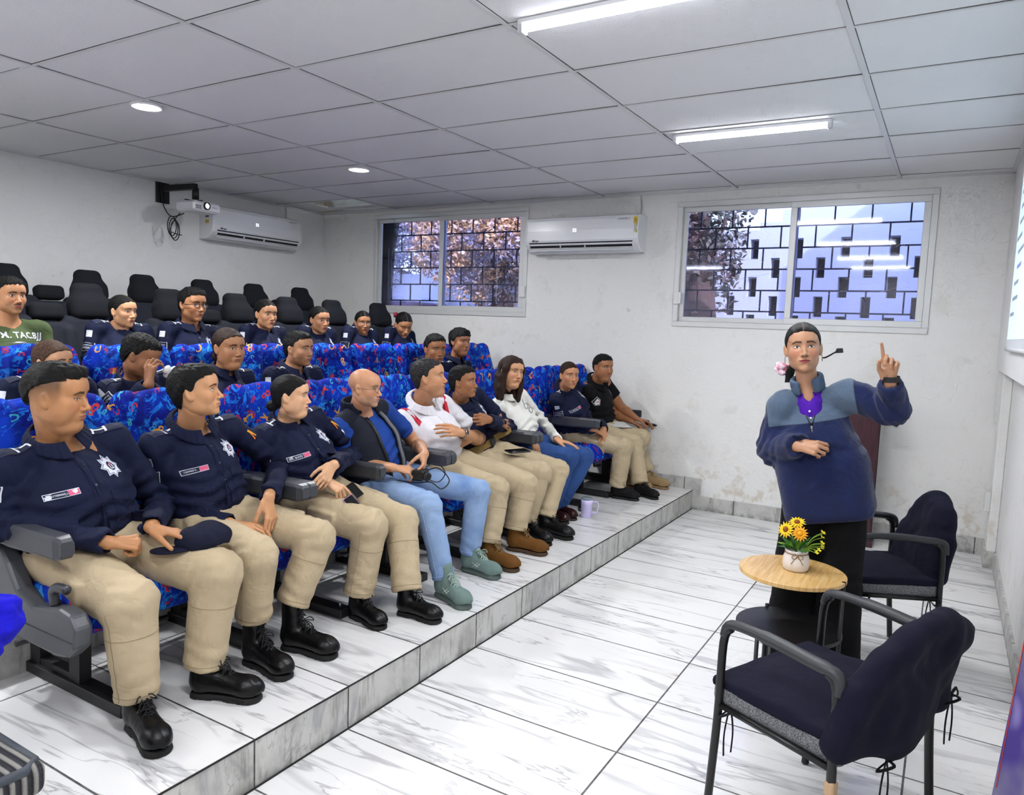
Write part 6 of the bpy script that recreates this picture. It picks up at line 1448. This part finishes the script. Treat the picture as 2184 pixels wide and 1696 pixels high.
def extras(R1, R2, R3, sp):
    wt = plain('patch_white', 'd9dbe6', .7)
    def on(s, f): q = s['_']; ORG[0] = np.array(q['root'].location); r = f(q); ORG[0] = V(0, 0, 0); return r
    p1, p2, p3, p4, p5, p6, p7, p8, p9 = R1
    # lettering on the olive t-shirt
    def tee(q):
        decal(q['shirt'], 'print', q['bvh'], q['N']-q['U']*.10+q['F']*.1, q['F'], q['U'], [tlayer('COM. TAC.BJJ', .052, wt, .002)], 'white chest lettering')
        decal(q['shirt'], 'print', q['bvh'], q['N']-q['U']*.138+q['F']*.1, q['F'], q['U'], [layer(rect(.28, .008), wt, .002, 1, .01), layer(rect(.02, .016), plain('flag_red', 'b02a2a', .8), .0026, 1, .01, (.15, 0))], 'pale bar with red end')
    on(R3[0], tee)
    # vest over the blue t-shirt
    def vest(q):
        F, L, U, N_, P = q['F'], q['L'], q['U'], q['N'], q['P']; TR = np.stack([F, L, U], 1); g = G(np.min([N_, P], 0)-.34, np.max([N_, P], 0)+.3, .008); e = .020; ch = q['ch']
        g.ell(N_-U*.205, V(ch+e, .162+e, .178+e), TR, k=.045); g.ell(lerp(P, N_, .38)+F*.02, V(.118+e, .158+e, .17+e), TR, k=.05); g.ell(P+U*.06, V(.135+e, .17+e, .13+e), TR, k=.05)
        for i in (0, 1): g.cap(N_-U*.02, lerp(N_, q['sh'][i], .85), .052, .062, k=.03)
        for i in (0, 1): g.cap(q['sh'][i]+L*(-.055, .055)[i], q['el'][i]+L*(-.03, .03)[i], .062, .07, k=.01, op='s')
        nc = N_-U*.02; g.cap(nc, q['HD'], q['nr']+.02, k=.004, op='s')
        def opening(p, v):
            r = p-N_; u = r@U; w = np.interp(u, [-.6, -.42, -.2, -.05, .02], [.03, .045, .07, .055, .05]); return np.maximum(v, -np.maximum(np.abs(r@L-.012)-w, .03-r@F))
        g.func(opening, .3)
        g.noise(.005, 24, 4, thr=.03); v, f = g.mesh(); o = raw('vest', v, f, CM['vest'], q['root'])
        b_ = surf(v, f); gl = plain('vest_lining', '6d6f75', .8)
        for sg in (-1, 1):
            mb = MB(); pts = []
            for k in range(12):
                u = .05+.035*k; c = N_-U*u+L*(.012+sg*(.006+float(np.interp(-u, [-.6, -.42, -.2, -.05, .02], [.03, .045, .07, .055, .05]))))+F*.05; hit = b_.ray_cast(Vector(c+F*.2), Vector(-F), .35)
                if hit[0] is not None: pts.append(np.array(hit[0])+F*.002)
            if len(pts) > 4: mb.tube(pts, .010, 8); mb.build('zip_edge', gl if sg > 0 else plain('zip_black', '0a0b10', .5), o)
        gc = G(N_-.16, N_+.16, .005); ax = nrm(U+F*.25); e1 = nrm(F-ax*(F@ax)); e2 = np.cross(ax, e1); A_ = np.radians(np.linspace(42, 318, 20)); rc = q['nr']+.030
        for k in range(19):
            for t in (.0, .012, .024, .036, .048): gc.cap(N_+ax*t+e1*math.cos(A_[k])*rc+e2*math.sin(A_[k])*rc, N_+ax*t+e1*math.cos(A_[k+1])*rc+e2*math.sin(A_[k+1])*rc, .008, k=.006)
        v, f = gc.mesh(); raw('stand_collar', v, f, CM['vest'], o)
    on(p4, vest)
    # red shoulder stripe and watch on the polo man
    def polo(q):
        rd = plain('stripe_red', 'c01f34', .8); U, L, F, N_ = q['U'], q['L'], q['F'], q['N']
        for i, sg in ((0, -1), (1, 1)): decal(q['shirt'], 'shoulder_stripe', q['bvh'], lerp(N_, q['sh'][i], .88)+U*.02, nrm(U+L*sg*.35), F, [layer(rect(.034, .16), rd, .003, 4, .01)], 'red shoulder stripe')
        decal(q['shirt'], 'placket', q['bvh'], N_-U*.12+F*.1, F, U, [layer(rect(.03, .16), CM['polo'], .0025, 2, .01)]+[layer([(.005*math.cos(a), .005*math.sin(a)) for a in np.linspace(0, 2*PI, 9)[:-1]], plain('button_white', 'f0f0f0', .3), .0045, 1, .01, (0, z)) for z in (.045, .0)])
        w = q['wr'][1]; d = nrm(w-q['el'][1]); c = w-d*.02; R = frame(c, d, F)[:3, :3]; ws = thing('wristwatch', 'steel wristwatch with dark dial on the crossed forearm', 'watch', c); ORG[0] = c
        st = plain('steel', '9a9ca0', .25, 1); MB().tube([c+R@V(0, .031*math.cos(a), .026*math.sin(a)) for a in np.linspace(0, 2*PI, 26)[:-1]], .007, 8, closed=True, flat=.35).build('bracelet', st, ws)
        n = nrm(F+V(0, -.6, .2)-d*((F+V(0, -.6, .2))@d)); MB().lathe([(0, 0), (.019, 0), (.020, .004), (.018, .009), (0, .009)], c+n*.027, 24, axis=n).build('case', st, ws); MB().lathe([(0, 0), (.0155, 0)], c+n*.0366, 24, axis=n).build('dial', plain('dial', '16222a', .2), ws); ORG[0] = np.array(q['root'].location)
        e = lerp(q['sh'][0], q['el'][0], .6)
    on(p5, polo)
    # belts
    def belt(q, m, r, z, nm, bk):
        F, L, U, P = q['F'], q['L'], q['U'], q['P']; c = P+U*z; b_ = surf(q['sv'], np.array([p.vertices[:] for p in q['shirt'].data.polygons])) if False else q['bvh']; pts = []
        for a in np.linspace(0, 2*PI, 40)[:-1]:
            d = F*math.cos(a)+L*math.sin(a); hit = b_.ray_cast(Vector(c+d*.3), Vector(-d), .3); pts.append(np.array(hit[0])+d*.003 if hit[0] is not None else c+d*.16)
        mb = MB(); mb.tube(pts, r, 8, closed=True, up=F, flat=.25); 
        vs = np.array([p+U*s*r+nrm(p-c)*t for p in pts for s, t in ((-1, 0), (1, 0), (1, .005), (-1, .005))]); n = len(pts); fs = [(i*4+k, ((i+1) % n)*4+k, ((i+1) % n)*4+(k+1) % 4, i*4+(k+1) % 4) for i in range(n) for k in range(4)]
        o = raw('belt', vs, fs, m, q['root'], False); p = pts[0]+F*.008; MB().box(p, (.006, .026, r*.95), np.stack([F, L, U], 1), bev=.003).build('buckle', bk, o)
    on(p6, lambda q: belt(q, plain('web_tan', '8a6f3a', .85), .024, .075, 'b', plain('buckle_dark', '2a2620', .4)))
    on(p7, lambda q: belt(q, plain('leather_brown', '2e1d15', .5), .015, .06, 'b', plain('buckle_brass', '8a7c5c', .3, .9)))
    # glasses hooked in the blouse, red ribbon
    def g7(q):
        F, L, U, N_ = q['F'], q['L'], q['U'], q['N']; t = thing('reading_glasses', 'black reading glasses hooked in the neck of the white blouse', 'glasses', N_-U*.15+F*.12); ORG[0] = N_-U*.15+F*.12
        bk = plain('rim_thick', '15151a', .3); h = q['bvh'].ray_cast(Vector(N_-U*.13+F*.3+L*.02), Vector(-F), .4); c = np.array(h[0])+F*.010 if h[0] is not None else N_-U*.13+F*.12
        a1 = nrm(L*.75-U*.65); a2 = np.cross(F, a1)
        for s in (-1, 1):
            pts = [c+a1*(s*.033+.023*math.cos(a))+a2*.019*math.sin(a)+F*.004 for a in np.linspace(0, 2*PI, 22)[:-1]]; r = MB().tube(pts, .0018, 6, closed=True).build('rim', bk, t)
            if 'lens' in _mc: MB().put([c+a1*s*.033+F*.004]+pts, [(0, 1+i, 1+(i+1) % 21) for i in range(21)]).build('lens', _mc['lens'], r)
        MB().tube([c+a1*-.012+F*.004, c+a1*.012+F*.006], .0018, 6).build('bridge', bk, t); MB().tube([c-a1*.056, c-a1*.04+U*.05-F*.01], .0018, 6).build('temple', bk, t); ORG[0] = np.array(q['root'].location)
        decal(q['shirt'], 'ribbon', q['bvh'], N_-U*.12+L*.085+F*.1, F, U, [layer([(-.004, .012), (.012, -.012), (.018, -.010), (.003, .016)], plain('ribbon_orange', 'd8502a', .6), .004, 1, .01), layer([(-.012, .012), (.0, .016), (.0, -.014), (-.006, -.014)], plain('ribbon_orange', 'd8502a', .6), .003, 1, .01)], 'small orange ribbon')
    on(p7, g7)
    # ribbons on epaulettes
    for s in (p2, p3, R2[4]):
        def rb(q, s=s):
            a = q['sh'][1]; e = q['el'][1]; ax = nrm(a-e); out = nrm(q['L']*.4+q['F']*.9); c = lerp(a, e, .22); decal(q['shirt'], 'ribbon', q['bvh'], c, out, ax, [layer([(-.006, .03), (.006, .03), (.014, -.03), (.006, -.03)], plain('ribbon_yellow', 'e29a1c', .6), .004, 1, .01), layer([(-.002, .02), (.006, .02), (-.008, -.028), (-.016, -.026)], plain('ribbon_orange2', 'e0701c', .6), .003, 1, .01)]+([layer(rect(.016, .016), plain('ribbon_green', '2a8a5a', .6), .003, 1, .01, (.016, -.04)), layer(rect(.03, .045), wt, .002, 1, .01, (.01, -.085))] if s is p3 else []), 'orange awareness ribbon')
        on(s, rb)
    # black uniform patches
    def bp(q):
        a, e = q['sh'][0], q['el'][0]; ax = nrm(a-e); out = nrm(-q['L']+q['F']*.55); c = lerp(a, e, .30); shd = [(-.033, .035), (.033, .035), (.034, -.01), (.0, -.042), (-.034, -.01)]
        decal(q['shirt'], 'arm_patch', q['bvh'], c, out, ax, [layer(shd, wt, .002, 3, .01), layer(shd, plain('shield_dark', '22252e', .8), .0028, 3, .01, sc=.9), layer([(-.024, .012), (.024, .018), (.024, -.012), (0, -.03), (-.024, -.012)], plain('shield_pale', 'd8dcd8', .7), .0034, 2, .01), layer([(-.02, .008), (.018, -.006), (.014, -.016), (-.012, .002)], plain('shield_red', 'b8202c', .7), .004, 1, .01)], 'shield shaped arm patch with red map')
        decal(q['shirt'], 'badge', q['bvh'], q['N']-q['U']*.14+q['L']*.10+q['F']*.1, q['F'], q['U'], [layer([(.026*math.cos(x), .034*math.sin(x)) for x in np.linspace(0, 2*PI, 17)[:-1]], plain('badge_silver', 'b9c0d2', .45), .0025, 2, .01)], 'oval silver badge')
        decal(q['shirt'], 'arm_patch', q['bvh'], lerp(a, e, .50), out, ax, [layer(rect(.022, .018), plain('flag_orange', 'd07a1c', .7), .002, 1, .01)], 'small orange flash')
    on(p9, bp)
    # speaker: polo collar, zip, watch, scrunchie, hair clip, headset mic
    def spk(q):
        F, L, U, N_ = q['F'], q['L'], q['U'], q['N']; root = q['root']
        pu = CM['purple']; g = G(N_-.2, N_+.15, .005); g.ell(N_-U*.10+F*.012, V(.078, .062, .12), np.stack([F, L, U], 1), k=.03); nc = N_-U*.02; g.cap(nc-U*.1, q['HD'], q['nr']+.003, k=.003, op='s'); g.cap(N_+F*(q['nr']+.01), N_+F*.12-U*.07, .020, .004, k=.004, op='s')
        rc = q['nr']+.008; ax = nrm(U+F*.30); e1 = nrm(F-ax*(F@ax)); e2 = np.cross(ax, e1); A_ = np.radians(np.linspace(24, 336, 21)); B0 = N_+ax*.018
        for k in range(20):
            for t in (.0, .2, .4, .6, .8, 1):
                f_ = lambda a: B0+e1*math.cos(a)*(rc+.020*t*(1+.3*max(0, math.cos(a))))+e2*math.sin(a)*(rc+.018*t)-ax*t*(.022+.028*max(0, math.cos(a)))
                g.cap(f_(A_[k]), f_(A_[k+1]), .0042, k=.004)
        v, f = g.mesh(); o = raw('polo_shirt', v, f, pu, root); 
        for z in (.075, .105): MB().lathe([(0, .002), (.0045, .002), (.005, 0)], N_-U*z+F*.094, 10, axis=F).build('button', plain('button_white', 'f0f0f0', .3), o)
        hit = q['bvh'].ray_cast(Vector(N_-U*.145+F*.3), Vector(-F), .4); c = np.array(hit[0]) if hit[0] is not None else N_-U*.145+F*.12; bk = plain('zip_black', '0a0b10', .5)
        for sg in (-1, 1):
            pts = []
            for k in range(9):
                t = k/8; cc = N_+U*(.03-.17*t)+L*sg*(.05*(1-t)**.8); h = q['bvh'].ray_cast(Vector(cc+F*.25), Vector(-F), .3)
                if h[0] is not None: pts.append(np.array(h[0])+F*.001)
            if len(pts) > 3: MB().tube(pts, .0028, 6).build('zip', bk, q['shirt'])
        MB().box(c+F*.006, (.003, .005, .008), np.stack([F, L, U], 1), bev=.002).box(c+F*.007-U*.016, (.002, .003, .009), np.stack([F, L, U], 1), bev=.001).build('zip_pull', plain('steel', '9a9ca0', .25, 1), q['shirt'])
        # fitness band
        w = q['wr'][1]; d = nrm(w-q['el'][1]); d = nrm(V(-.06, -.12, 1)); c = w+d*.012; R = frame(c, d, F)[:3, :3]; t = thing('fitness_band', 'black fitness band on the raised wrist', 'watch', c); ORG[0] = c
        pts = [c+R@V(0, .029*math.cos(a), .025*math.sin(a)) for a in np.linspace(0, 2*PI, 26)[:-1]]; vs = np.array([p+d*s*.011+nrm(p-c)*tt for p in pts for s, tt in ((-1, 0), (1, 0), (1, .004), (-1, .004))]); n = 25; raw('strap', vs, [(i*4+k, ((i+1) % n)*4+k, ((i+1) % n)*4+(k+1) % 4, i*4+(k+1) % 4) for i in range(n) for k in range(4)], plain('band_black', '101113', .5), t, False)
        MB().box(c+V(.03, -.0, 0), (.005, .011, .016), bev=.004).build('tracker', plain('tracker_black', '08080a', .2), t); ORG[0] = np.array(root.location)
        H = lambda x, y, z: xform(np.array([[x, y, z]]), q['HM4'])[0]
        c = H(-.10, -.085, -.075); g = G(c-.08, c+.08, .005); rs = random.Random(2)
        for k in range(12): g.ell(c+V(rs.uniform(-.024, .024), rs.uniform(-.018, .018), rs.uniform(-.026, .026)), (.016, .016, .012), k=.008)
        v, f = g.mesh(); M = Mat('scrunchie', 'd9c6e6', .7); M.color(M.mix(M.noise(M.coord('Object'), 30, 2).step(.45, .6), 'e8e0f0', 'd07a8c')); raw('scrunchie', v, f, M.m, root)
        mb = MB(); b = H(-.02, .078, -.045); e = b+V(.065, -.02, .035)
        mb.tube(spline([b, b+V(.02, -.01, .005), e], 5), .0035, 6); mb.put([e+V(-.012, 0, -.012), e+V(.022, 0, -.008), e+V(.018, 0, .012), e+V(-.006, 0, .010), e+V(-.012, .008, -.012), e+V(.022, .008, -.008), e+V(.018, .008, .012), e+V(-.006, .008, .010)], [(0, 1, 2, 3), (7, 6, 5, 4), (0, 4, 5, 1), (1, 5, 6, 2), (2, 6, 7, 3), (3, 7, 4, 0)])
        mb.build('hair_clip', plain('clip_black', '08080a', .2), root)
        MB().lathe([(0, .018), (.045, .017), (.05, 0)], V(-.60, 3.405, .775), 20, axis=(0, -1, -.4)).build('undershirt', CM['white'], root) if False else None
    on(sp, spk)
    # ---- things held or lying on laps
    c = A(418, 1166, -2.33); cap_obj(V(*c)+V(.0, .02, -.005), (-.55, -.9, -.05), (-.05, .05, 1), '12162c', 'dark navy cap lying on the knee under the heavyset man\'s hand', sc=.95, text=('SZ',))
    c = A(1384, 902, -2.36); cap_obj(V(*c), (.5, -.8, -.1), (0, .1, 1), '0c0c0f', 'black cap resting on the knee of the black-shirted man', sc=.8)
    def phone(c, x, z, label, body, scr, sc=1.0):
        c = V(*c); R = frame(c, x, z)[:3, :3]
        def b(t):
            MB().box(c, (.073*sc, .036*sc, .0045), R, bev=.004).build('case', plain(body[0], body[1], .5), t); MB().box(c+R@V(0, 0, .005), (.068*sc, .032*sc, .0006), R).build('display', plain('screen_black', '050507', .08), t)
        small('phone', label, 'phone', c, b)
    phone(A(755, 1078, -2.36), (.75, .1, -.65), (.55, -.5, .6), 'phone in lilac case lying against the uniformed woman\'s thigh', ('case_lilac', 'a98fe0'), 0, .72)
    phone(A(757, 1046, -2.44), (.75, .1, -.6), (.55, -.5, .6), 'phone in camouflage case above the lilac one', ('case_camo', '9c9078'), 0, .62)
    phone(V(*A(1104, 966, -2.42))+V(0, 0, .012), (.4, .9, 0), (.1, 0, 1), 'black wallet phone on the lap of the man with the tan belt', ('case_black', '0d0d10'), 0, 1.15)
    def cam(t):
        c = V(*A(896, 1012, -2.38)); bk = plain('radio_black', '0b0b0d', .4)
        MB().box(c, (.035, .05, .028), rotz(.3), bev=.008).build('body', bk, t); MB().lathe([(.022, 0), (.024, .03), (.018, .03), (0, .02)], c+V(.03, .0, 0), axis=(1, -.3, -.2)).build('lens_barrel', bk, t)
        MB().tube(spline([c+V(0, .05, .01), c+V(.06, .08, .03), c+V(.12, .10, -.03), c+V(.10, .06, -.075), c+V(.05, .03, -.04), c+V(.0, -.03, -.04), c+V(-.06, -.12, -.02)], 6), .0035, 6).build('strap', bk, t)
        MB().tube(spline([c+V(0, .03, .03), c+V(.03, .10, .05), c+V(.07, .13, .0), c+V(.05, .1, -.05), c+V(.02, .04, -.03)], 6), .003, 6).build('strap', bk, t)
    small('camera', 'small black camera with a strap in the bald man\'s hands', 'camera', A(896, 1012, -2.38), cam)
    def nb(t):
        c = V(*A(1172, 955, -2.45)); R = frame(c, (.5, .85, 0), (.2, -.1, 1))[:3, :3]; MB().box(c, (.085, .06, .006), R, bev=.002).build('cover', plain('book_green', '1f3a34', .6), t); MB().box(c+R@V(.002, .001, 0), (.084, .0605, .004), R).build('pages', plain('paper', 'd8d6d0', .8), t)
    small('notebook', 'dark green notebook on the lap of the woman in white', 'notebook', A(1172, 955, -2.45), nb)
    def pp(t):
        c = V(*A(1315, 905, -2.50))+V(0, 0, .0); R = frame(c, (.6, .75, -.05), (.15, -.1, 1))[:3, :3]; MB().box(c, (.11, .08, .003), R, bev=.001).build('sheets', plain('paper', 'd8d6d0', .8), t); MB().box(c-V(0, 0, .004), (.115, .085, .002), R, bev=.001).build('folder', plain('folder_grey', '6a6d72', .6), t)
    small('papers', 'white papers in a folder across the lap of the black-shirted man', 'papers', A(1315, 905, -2.5), pp)
    def hk(t):
        c = V(*A(362, 800, -3.42)); g = G(c-.1, c+.12, .005); R = random.Random(6)
        for k in range(12): g.cap(c+V(R.uniform(-.02, .02), R.uniform(-.03, .03), R.uniform(-.04, .04)), c+V(R.uniform(-.02, .03), R.uniform(-.02, .05), R.uniform(-.06, .03)), .014, .009, k=.008)
        g.noise(.004, 70, 3); v, f = g.mesh(); raw('cloth', v, f, CM['white'], t)
    small('handkerchief', 'crumpled white handkerchief held at the face in the second row', 'handkerchief', A(362, 800, -3.42), hk)
    def bow(t):
        q = R3[6]['_']; c = xform(np.array([[-.10, -.03, .045]]), q['HM4'])[0]; g = G(c-.12, c+.12, .006)
        for s in (-1, 1): g.ell(c+V(0, s*.035, .012), (.018, .036, .028), k=.008); g.cap(c, c+V(-.0, s*.03-.03, -.11), .008, .012, k=.006)
        v, f = g.mesh(); raw('ribbon', v, f, plain('bow_red', '7e1a30', .6), t)
    small('hair_bow', 'dark red ribbon bow worn at the back of the bowed head', 'hair bow', R3[6]['_']['HD'], bow)
    def rem(t): c = V(-2.36, 5.12, HP+.012); MB().box(c, (.03, .06, .012), rotz(.5), bev=.006).build('body', plain('radio_black', '0b0b0d', .4), t); MB().box(c+V(.02, .055, .0), (.012, .02, .009), rotz(.5), bev=.003).build('clip', plain('radio_black', '0b0b0d', .4), t)
    small('handheld_radio', 'small black radio lying on the step behind the lavender mug', 'radio', (-2.36, 5.12, HP), rem)
def near_person():
    """the person at the picture's left edge: only the sleeve and hip reach into the frame"""
    s = dict(x=-2.02, y=.60, zf=HP, label='person at the left edge, cut off by the frame, in a bright blue sleeve', skin='b07a54', hair='crop', headp=dict(), look=(1, .3, 0), seed=3, fit='police', shoe='black',
      P=(-2.12, .50, .70), N=(-2.14, .50, 1.07), head=(-2.08, .50, 1.25), sh=[(-2.14, .32, 1.0), (-2.14, .70, 1.0)], el=[(-2.05, .26, .76), tuple(at(-12, 1325, x=-1.95))], wr=[(-1.85, .38, .76), (-1.80, .62, .70)], hd=[(.9, .4, 0), (.8, -.6, 0)], kn=[(-1.72, .30, .64), (-1.72, .48, .64)], an=[(-1.72, .30, .3), (-1.72, .48, .3)], toe=[(-1.5, .30), (-1.5, .48)], star=0, near=2, patch=0)
    CM.update(mats_cloth()) if not CM else None
    sv = CM['navy']; CM['navy'] = CM['royal']; global police; pol = police
    def police(s): pass
    s['aw'] = 1.15; person(s); police = pol; CM['navy'] = sv
def ribbed_chair():
    c = V(-1.95, .80, HP); t = thing('ribbed_seat', 'grey ribbed corduroy seat corner at the bottom left of the picture', 'seat', c); ORG[0] = c
    M = Mat('ribbed_grey', '3c3c40', .95); o = M.coord('Object'); x, y, z = M.xyz(o); w = ((y*1.0)*230).sin(); M.color(M.mix(w.step(-.3, .7), '2a2b31', '94918c')); M.bump(w+M.noise(o, 260, 2)*.6, .8, .006)
    gr = plain('ribbed_piping', '3f454e', .6); a = at(95, 1588, z=.43); g = G((-2.5, .45, .28), (-1.75, 1.1, .5), .008); yy = a[1]-.02; xf = a[0]-.02
    g.box((xf+.10-.25, yy-.28+.0, .385), (.25, .27, .045), .03); g.noise(.002, 20, 1); v, f = g.mesh(); raw('cushion', v, f, M.m, t)
    x0, x1, y0, y1 = xf-.4+.0, xf+.10, yy-.55, yy-.01
    MB().tube([V(x1-.02, y0+.03, .42), V(x1-.012, y1-.05, .42), V(x1-.04, y1-.015, .42), V(x0+.02, y1-.012, .42)], .013, 8).build('piping', gr, t)
    MB().box(((x0+x1)/2, (y0+y1)/2, .255), (.17, .2, .08), bev=.01).build('base', plain('seat_steel', '1b1b1e', .5), t); ORG[0] = V(0, 0, 0)
def maroon_panel():
    c = V(-.50, 6.12, 0); t = thing('lectern', 'tall dark maroon wooden lectern standing behind the speaker near the far wall', 'lectern', c); ORG[0] = c
    M = Mat('maroon_wood', '3a1420', .35); o = M.coord('Object'); M.color(M.mix(M.noise(M.mapv(o, (30, 30, 2)), 3, 3).step(.3, .7), '2c0e18', '451a28'))
    MB().box((-.54, 6.12, .55), (.12, .012, .53), bev=.004).box((-.54, 6.26, .55), (.12, .012, .53), bev=.004).box((-.65, 6.19, .55), (.010, .08, .53), bev=.004).build('case', M.m, t); MB().box((-.53, 6.19, 1.10), (.16, .12, .012), np.array(Matrix.Rotation(-.25, 3, 'Y')), bev=.004).build('sloping_top', M.m, t); MB().box((-.54, 6.19, .02), (.14, .10, .02), bev=.004).build('base', M.m, t); ORG[0] = V(0, 0, 0)
# ================= put it together
TUBE, DISC = 17, 22
room(); outside(); screen(); banner(); projector()
aircon('a', (-3.607, YW, 2.275), (1, 0, 0), (0, -1, 0), 1.15, 'white wall air conditioner with yellow energy label between the two windows', 'y')
aircon('b', (XL, 4.757, 2.315), (0, 1, 0), (1, 0, 0), 1.15, 'white wall air conditioner with side stickers on the rear wall beside the projector', 'w')
tube_light(-1.60, 4.58, .92, 'lit ceiling tube nearer the right window'); tube_light(-1.60, 2.66, .92, 'lit ceiling tube cut by the top edge of the picture')
tube_light(-1.60, .80, .92, 'lit ceiling tube above the picture, near the camera end'); tube_light(-1.60, -.9, .92, 'lit ceiling tube behind the camera')
tube_light(-4.6, -.6, .92, 'lit ceiling tube over the camera end of the rear rows')  # extra fixture added behind the camera for more room light
downlight(-4.22, 2.75, 'round ceiling downlight over the left part of the seats'); downlight(-4.25, 4.61, 'round ceiling downlight over the far part of the seats'); downlight(-4.22, .9, 'round ceiling downlight over the seats outside the frame')
G1 = 'blue patterned coach seats'
spec = [('nearest', 1.53, 2.03), ('', 2.60, 3.10), ('', 3.68, 4.15), ('', 4.73, 5.21), ('', 5.73, 6.20)]
lab1 = ['double blue coach seat with grey side panel under the two leftmost front-row people', 'double blue coach seat under the low-bun woman and the bald man', 'double blue coach seat under the white polo man and the tan-belt man', 'double blue coach seat under the woman in white, its other place empty', 'double blue coach seat at the wall end of the front row']
lab2 = ['double blue coach seat at the left picture edge, second row', 'double blue coach seat behind the handkerchief man, second row', 'double blue coach seat behind the two youths of the second row', 'empty double blue coach seat in the middle of the second row', 'double blue coach seat at the wall end of the second row']
for i, (n, a, b_) in enumerate(spec): bench(-2.95, a, b_, HP, lab1[i], G1, side=(i == 0), mid=(i in (1,)))
for i, (a, b_) in enumerate(((1.47, 1.96), (2.49, 2.99), (3.51, 4.0), (4.53, 5.05), (5.50, 5.99))): bench(-3.93, a, b_, F2, lab2[i], G1)
G3 = 'dark van seats of the rear rows'
van_bench(-4.93, (2.28, 2.86), (2.57,), 2.03, 3.11, F3, 'dark seat with tall headrests behind the olive t-shirt man', G3)
van_bench(-4.93, (3.47, 4.07), (3.77,), 3.22, 4.31, F3, 'dark seat with tall headrests behind the black-rimmed glasses man', G3)
van_bench(-4.93, (4.62, 5.17), (), 4.38, 5.42, F3, 'dark seat with tall headrests in the middle of the third row', G3)
van_bench(-4.93, (5.83,), (), 5.58, 6.10, F3, 'single dark seat under the left window', G3)
van_bench(-5.88, (2.79, 3.40), (3.08,), 2.53, 3.64, F4, 'empty dark seat against the rear wall, leftmost of the last row', G3, -.03)
van_bench(-5.88, (3.87, 4.46), (4.15,), 3.66, 4.72, F4, 'empty dark seat of the last row below the projector', G3, -.03)
van_bench(-5.88, (5.05, 5.66), (5.36,), 4.80, 5.90, F4, 'empty dark seat of the last row nearest the window wall', G3, -.03)
van_bench(-5.88, (1.75, 2.24), (), 1.50, 2.47, F4, 'dark seat of the last row beyond the left picture edge', G3, -.03)
side_chair((-.083, 2.39, 0), (-.91, .41), .55, .39, 'near black armchair with slumped navy cover, its back to the camera', dict(top=.735, bot=.45, drop=.08, peak=(-.31, .69), sag=1, tag=1, wide=.045, tilt=.010), [(.37, .24, .385), (-.05, -.30, .47), (-.04, .05, .36)])
side_chair((-.077, 4.08, 0), (-.87, -.49), .47, .39, 'far black armchair with smooth rounded navy cover beside the speaker', dict(top=.80, bot=.47, drop=.17), [(.34, .20, .385), (.02, .20, .38)])
side_table(); mug(); maroon_panel(); ribbed_chair()
R1, R2, R3 = cast(); SP = speaker(); extras(R1, R2, R3, SP); near_person()
# ---- daylight and sky
w = bpy.data.worlds.new('sky'); bpy.context.scene.world = w; w.use_nodes = True; nt = w.node_tree
bg = nt.nodes['Background']; sk = nt.nodes.new('ShaderNodeTexSky'); sk.sky_type = 'NISHITA'; sk.sun_disc = False; sk.sun_elevation = .7; sk.sun_rotation = 2.2; nt.links.new(sk.outputs[0], bg.inputs[0]); bg.inputs[1].default_value = .6
sun = bpy.data.lights.new('sun', 'SUN'); sun.energy = 3.4; sun.angle = .01; so = bpy.data.objects.new('sun', sun); link(so); so.rotation_euler = Vector((-.75, .5, -.62)).to_track_quat('-Z', 'Y').to_euler()
# ---- camera
cd = bpy.data.cameras.new('camera'); co = bpy.data.objects.new('camera', cd); link(co)
cd.sensor_fit = 'HORIZONTAL'; cd.sensor_width = 36; cd.lens = CF/2184*36; cd.clip_start = .02
m = Matrix(((_r[0], _u[0], -_fw[0], 0), (_r[1], _u[1], -_fw[1], 0), (_r[2], _u[2], -_fw[2], CZ), (0, 0, 0, 1))); co.matrix_world = m
S = bpy.context.scene; S.camera = co; S.view_settings.view_transform = 'Standard'; S.view_settings.look = 'None'; S.view_settings.gamma = 1; S.view_settings.exposure = .75
S.cycles.use_denoising = True; S.cycles.max_bounces = 4; S.cycles.diffuse_bounces = 3; S.cycles.glossy_bounces = 2; S.cycles.transparent_max_bounces = 5; S.cycles.use_adaptive_sampling = True; S.cycles.adaptive_threshold = .1; S.cycles.adaptive_min_samples = 12; S.cycles.sample_clamp_indirect = 6; S.cycles.caustics_reflective = False; S.cycles.caustics_refractive = False
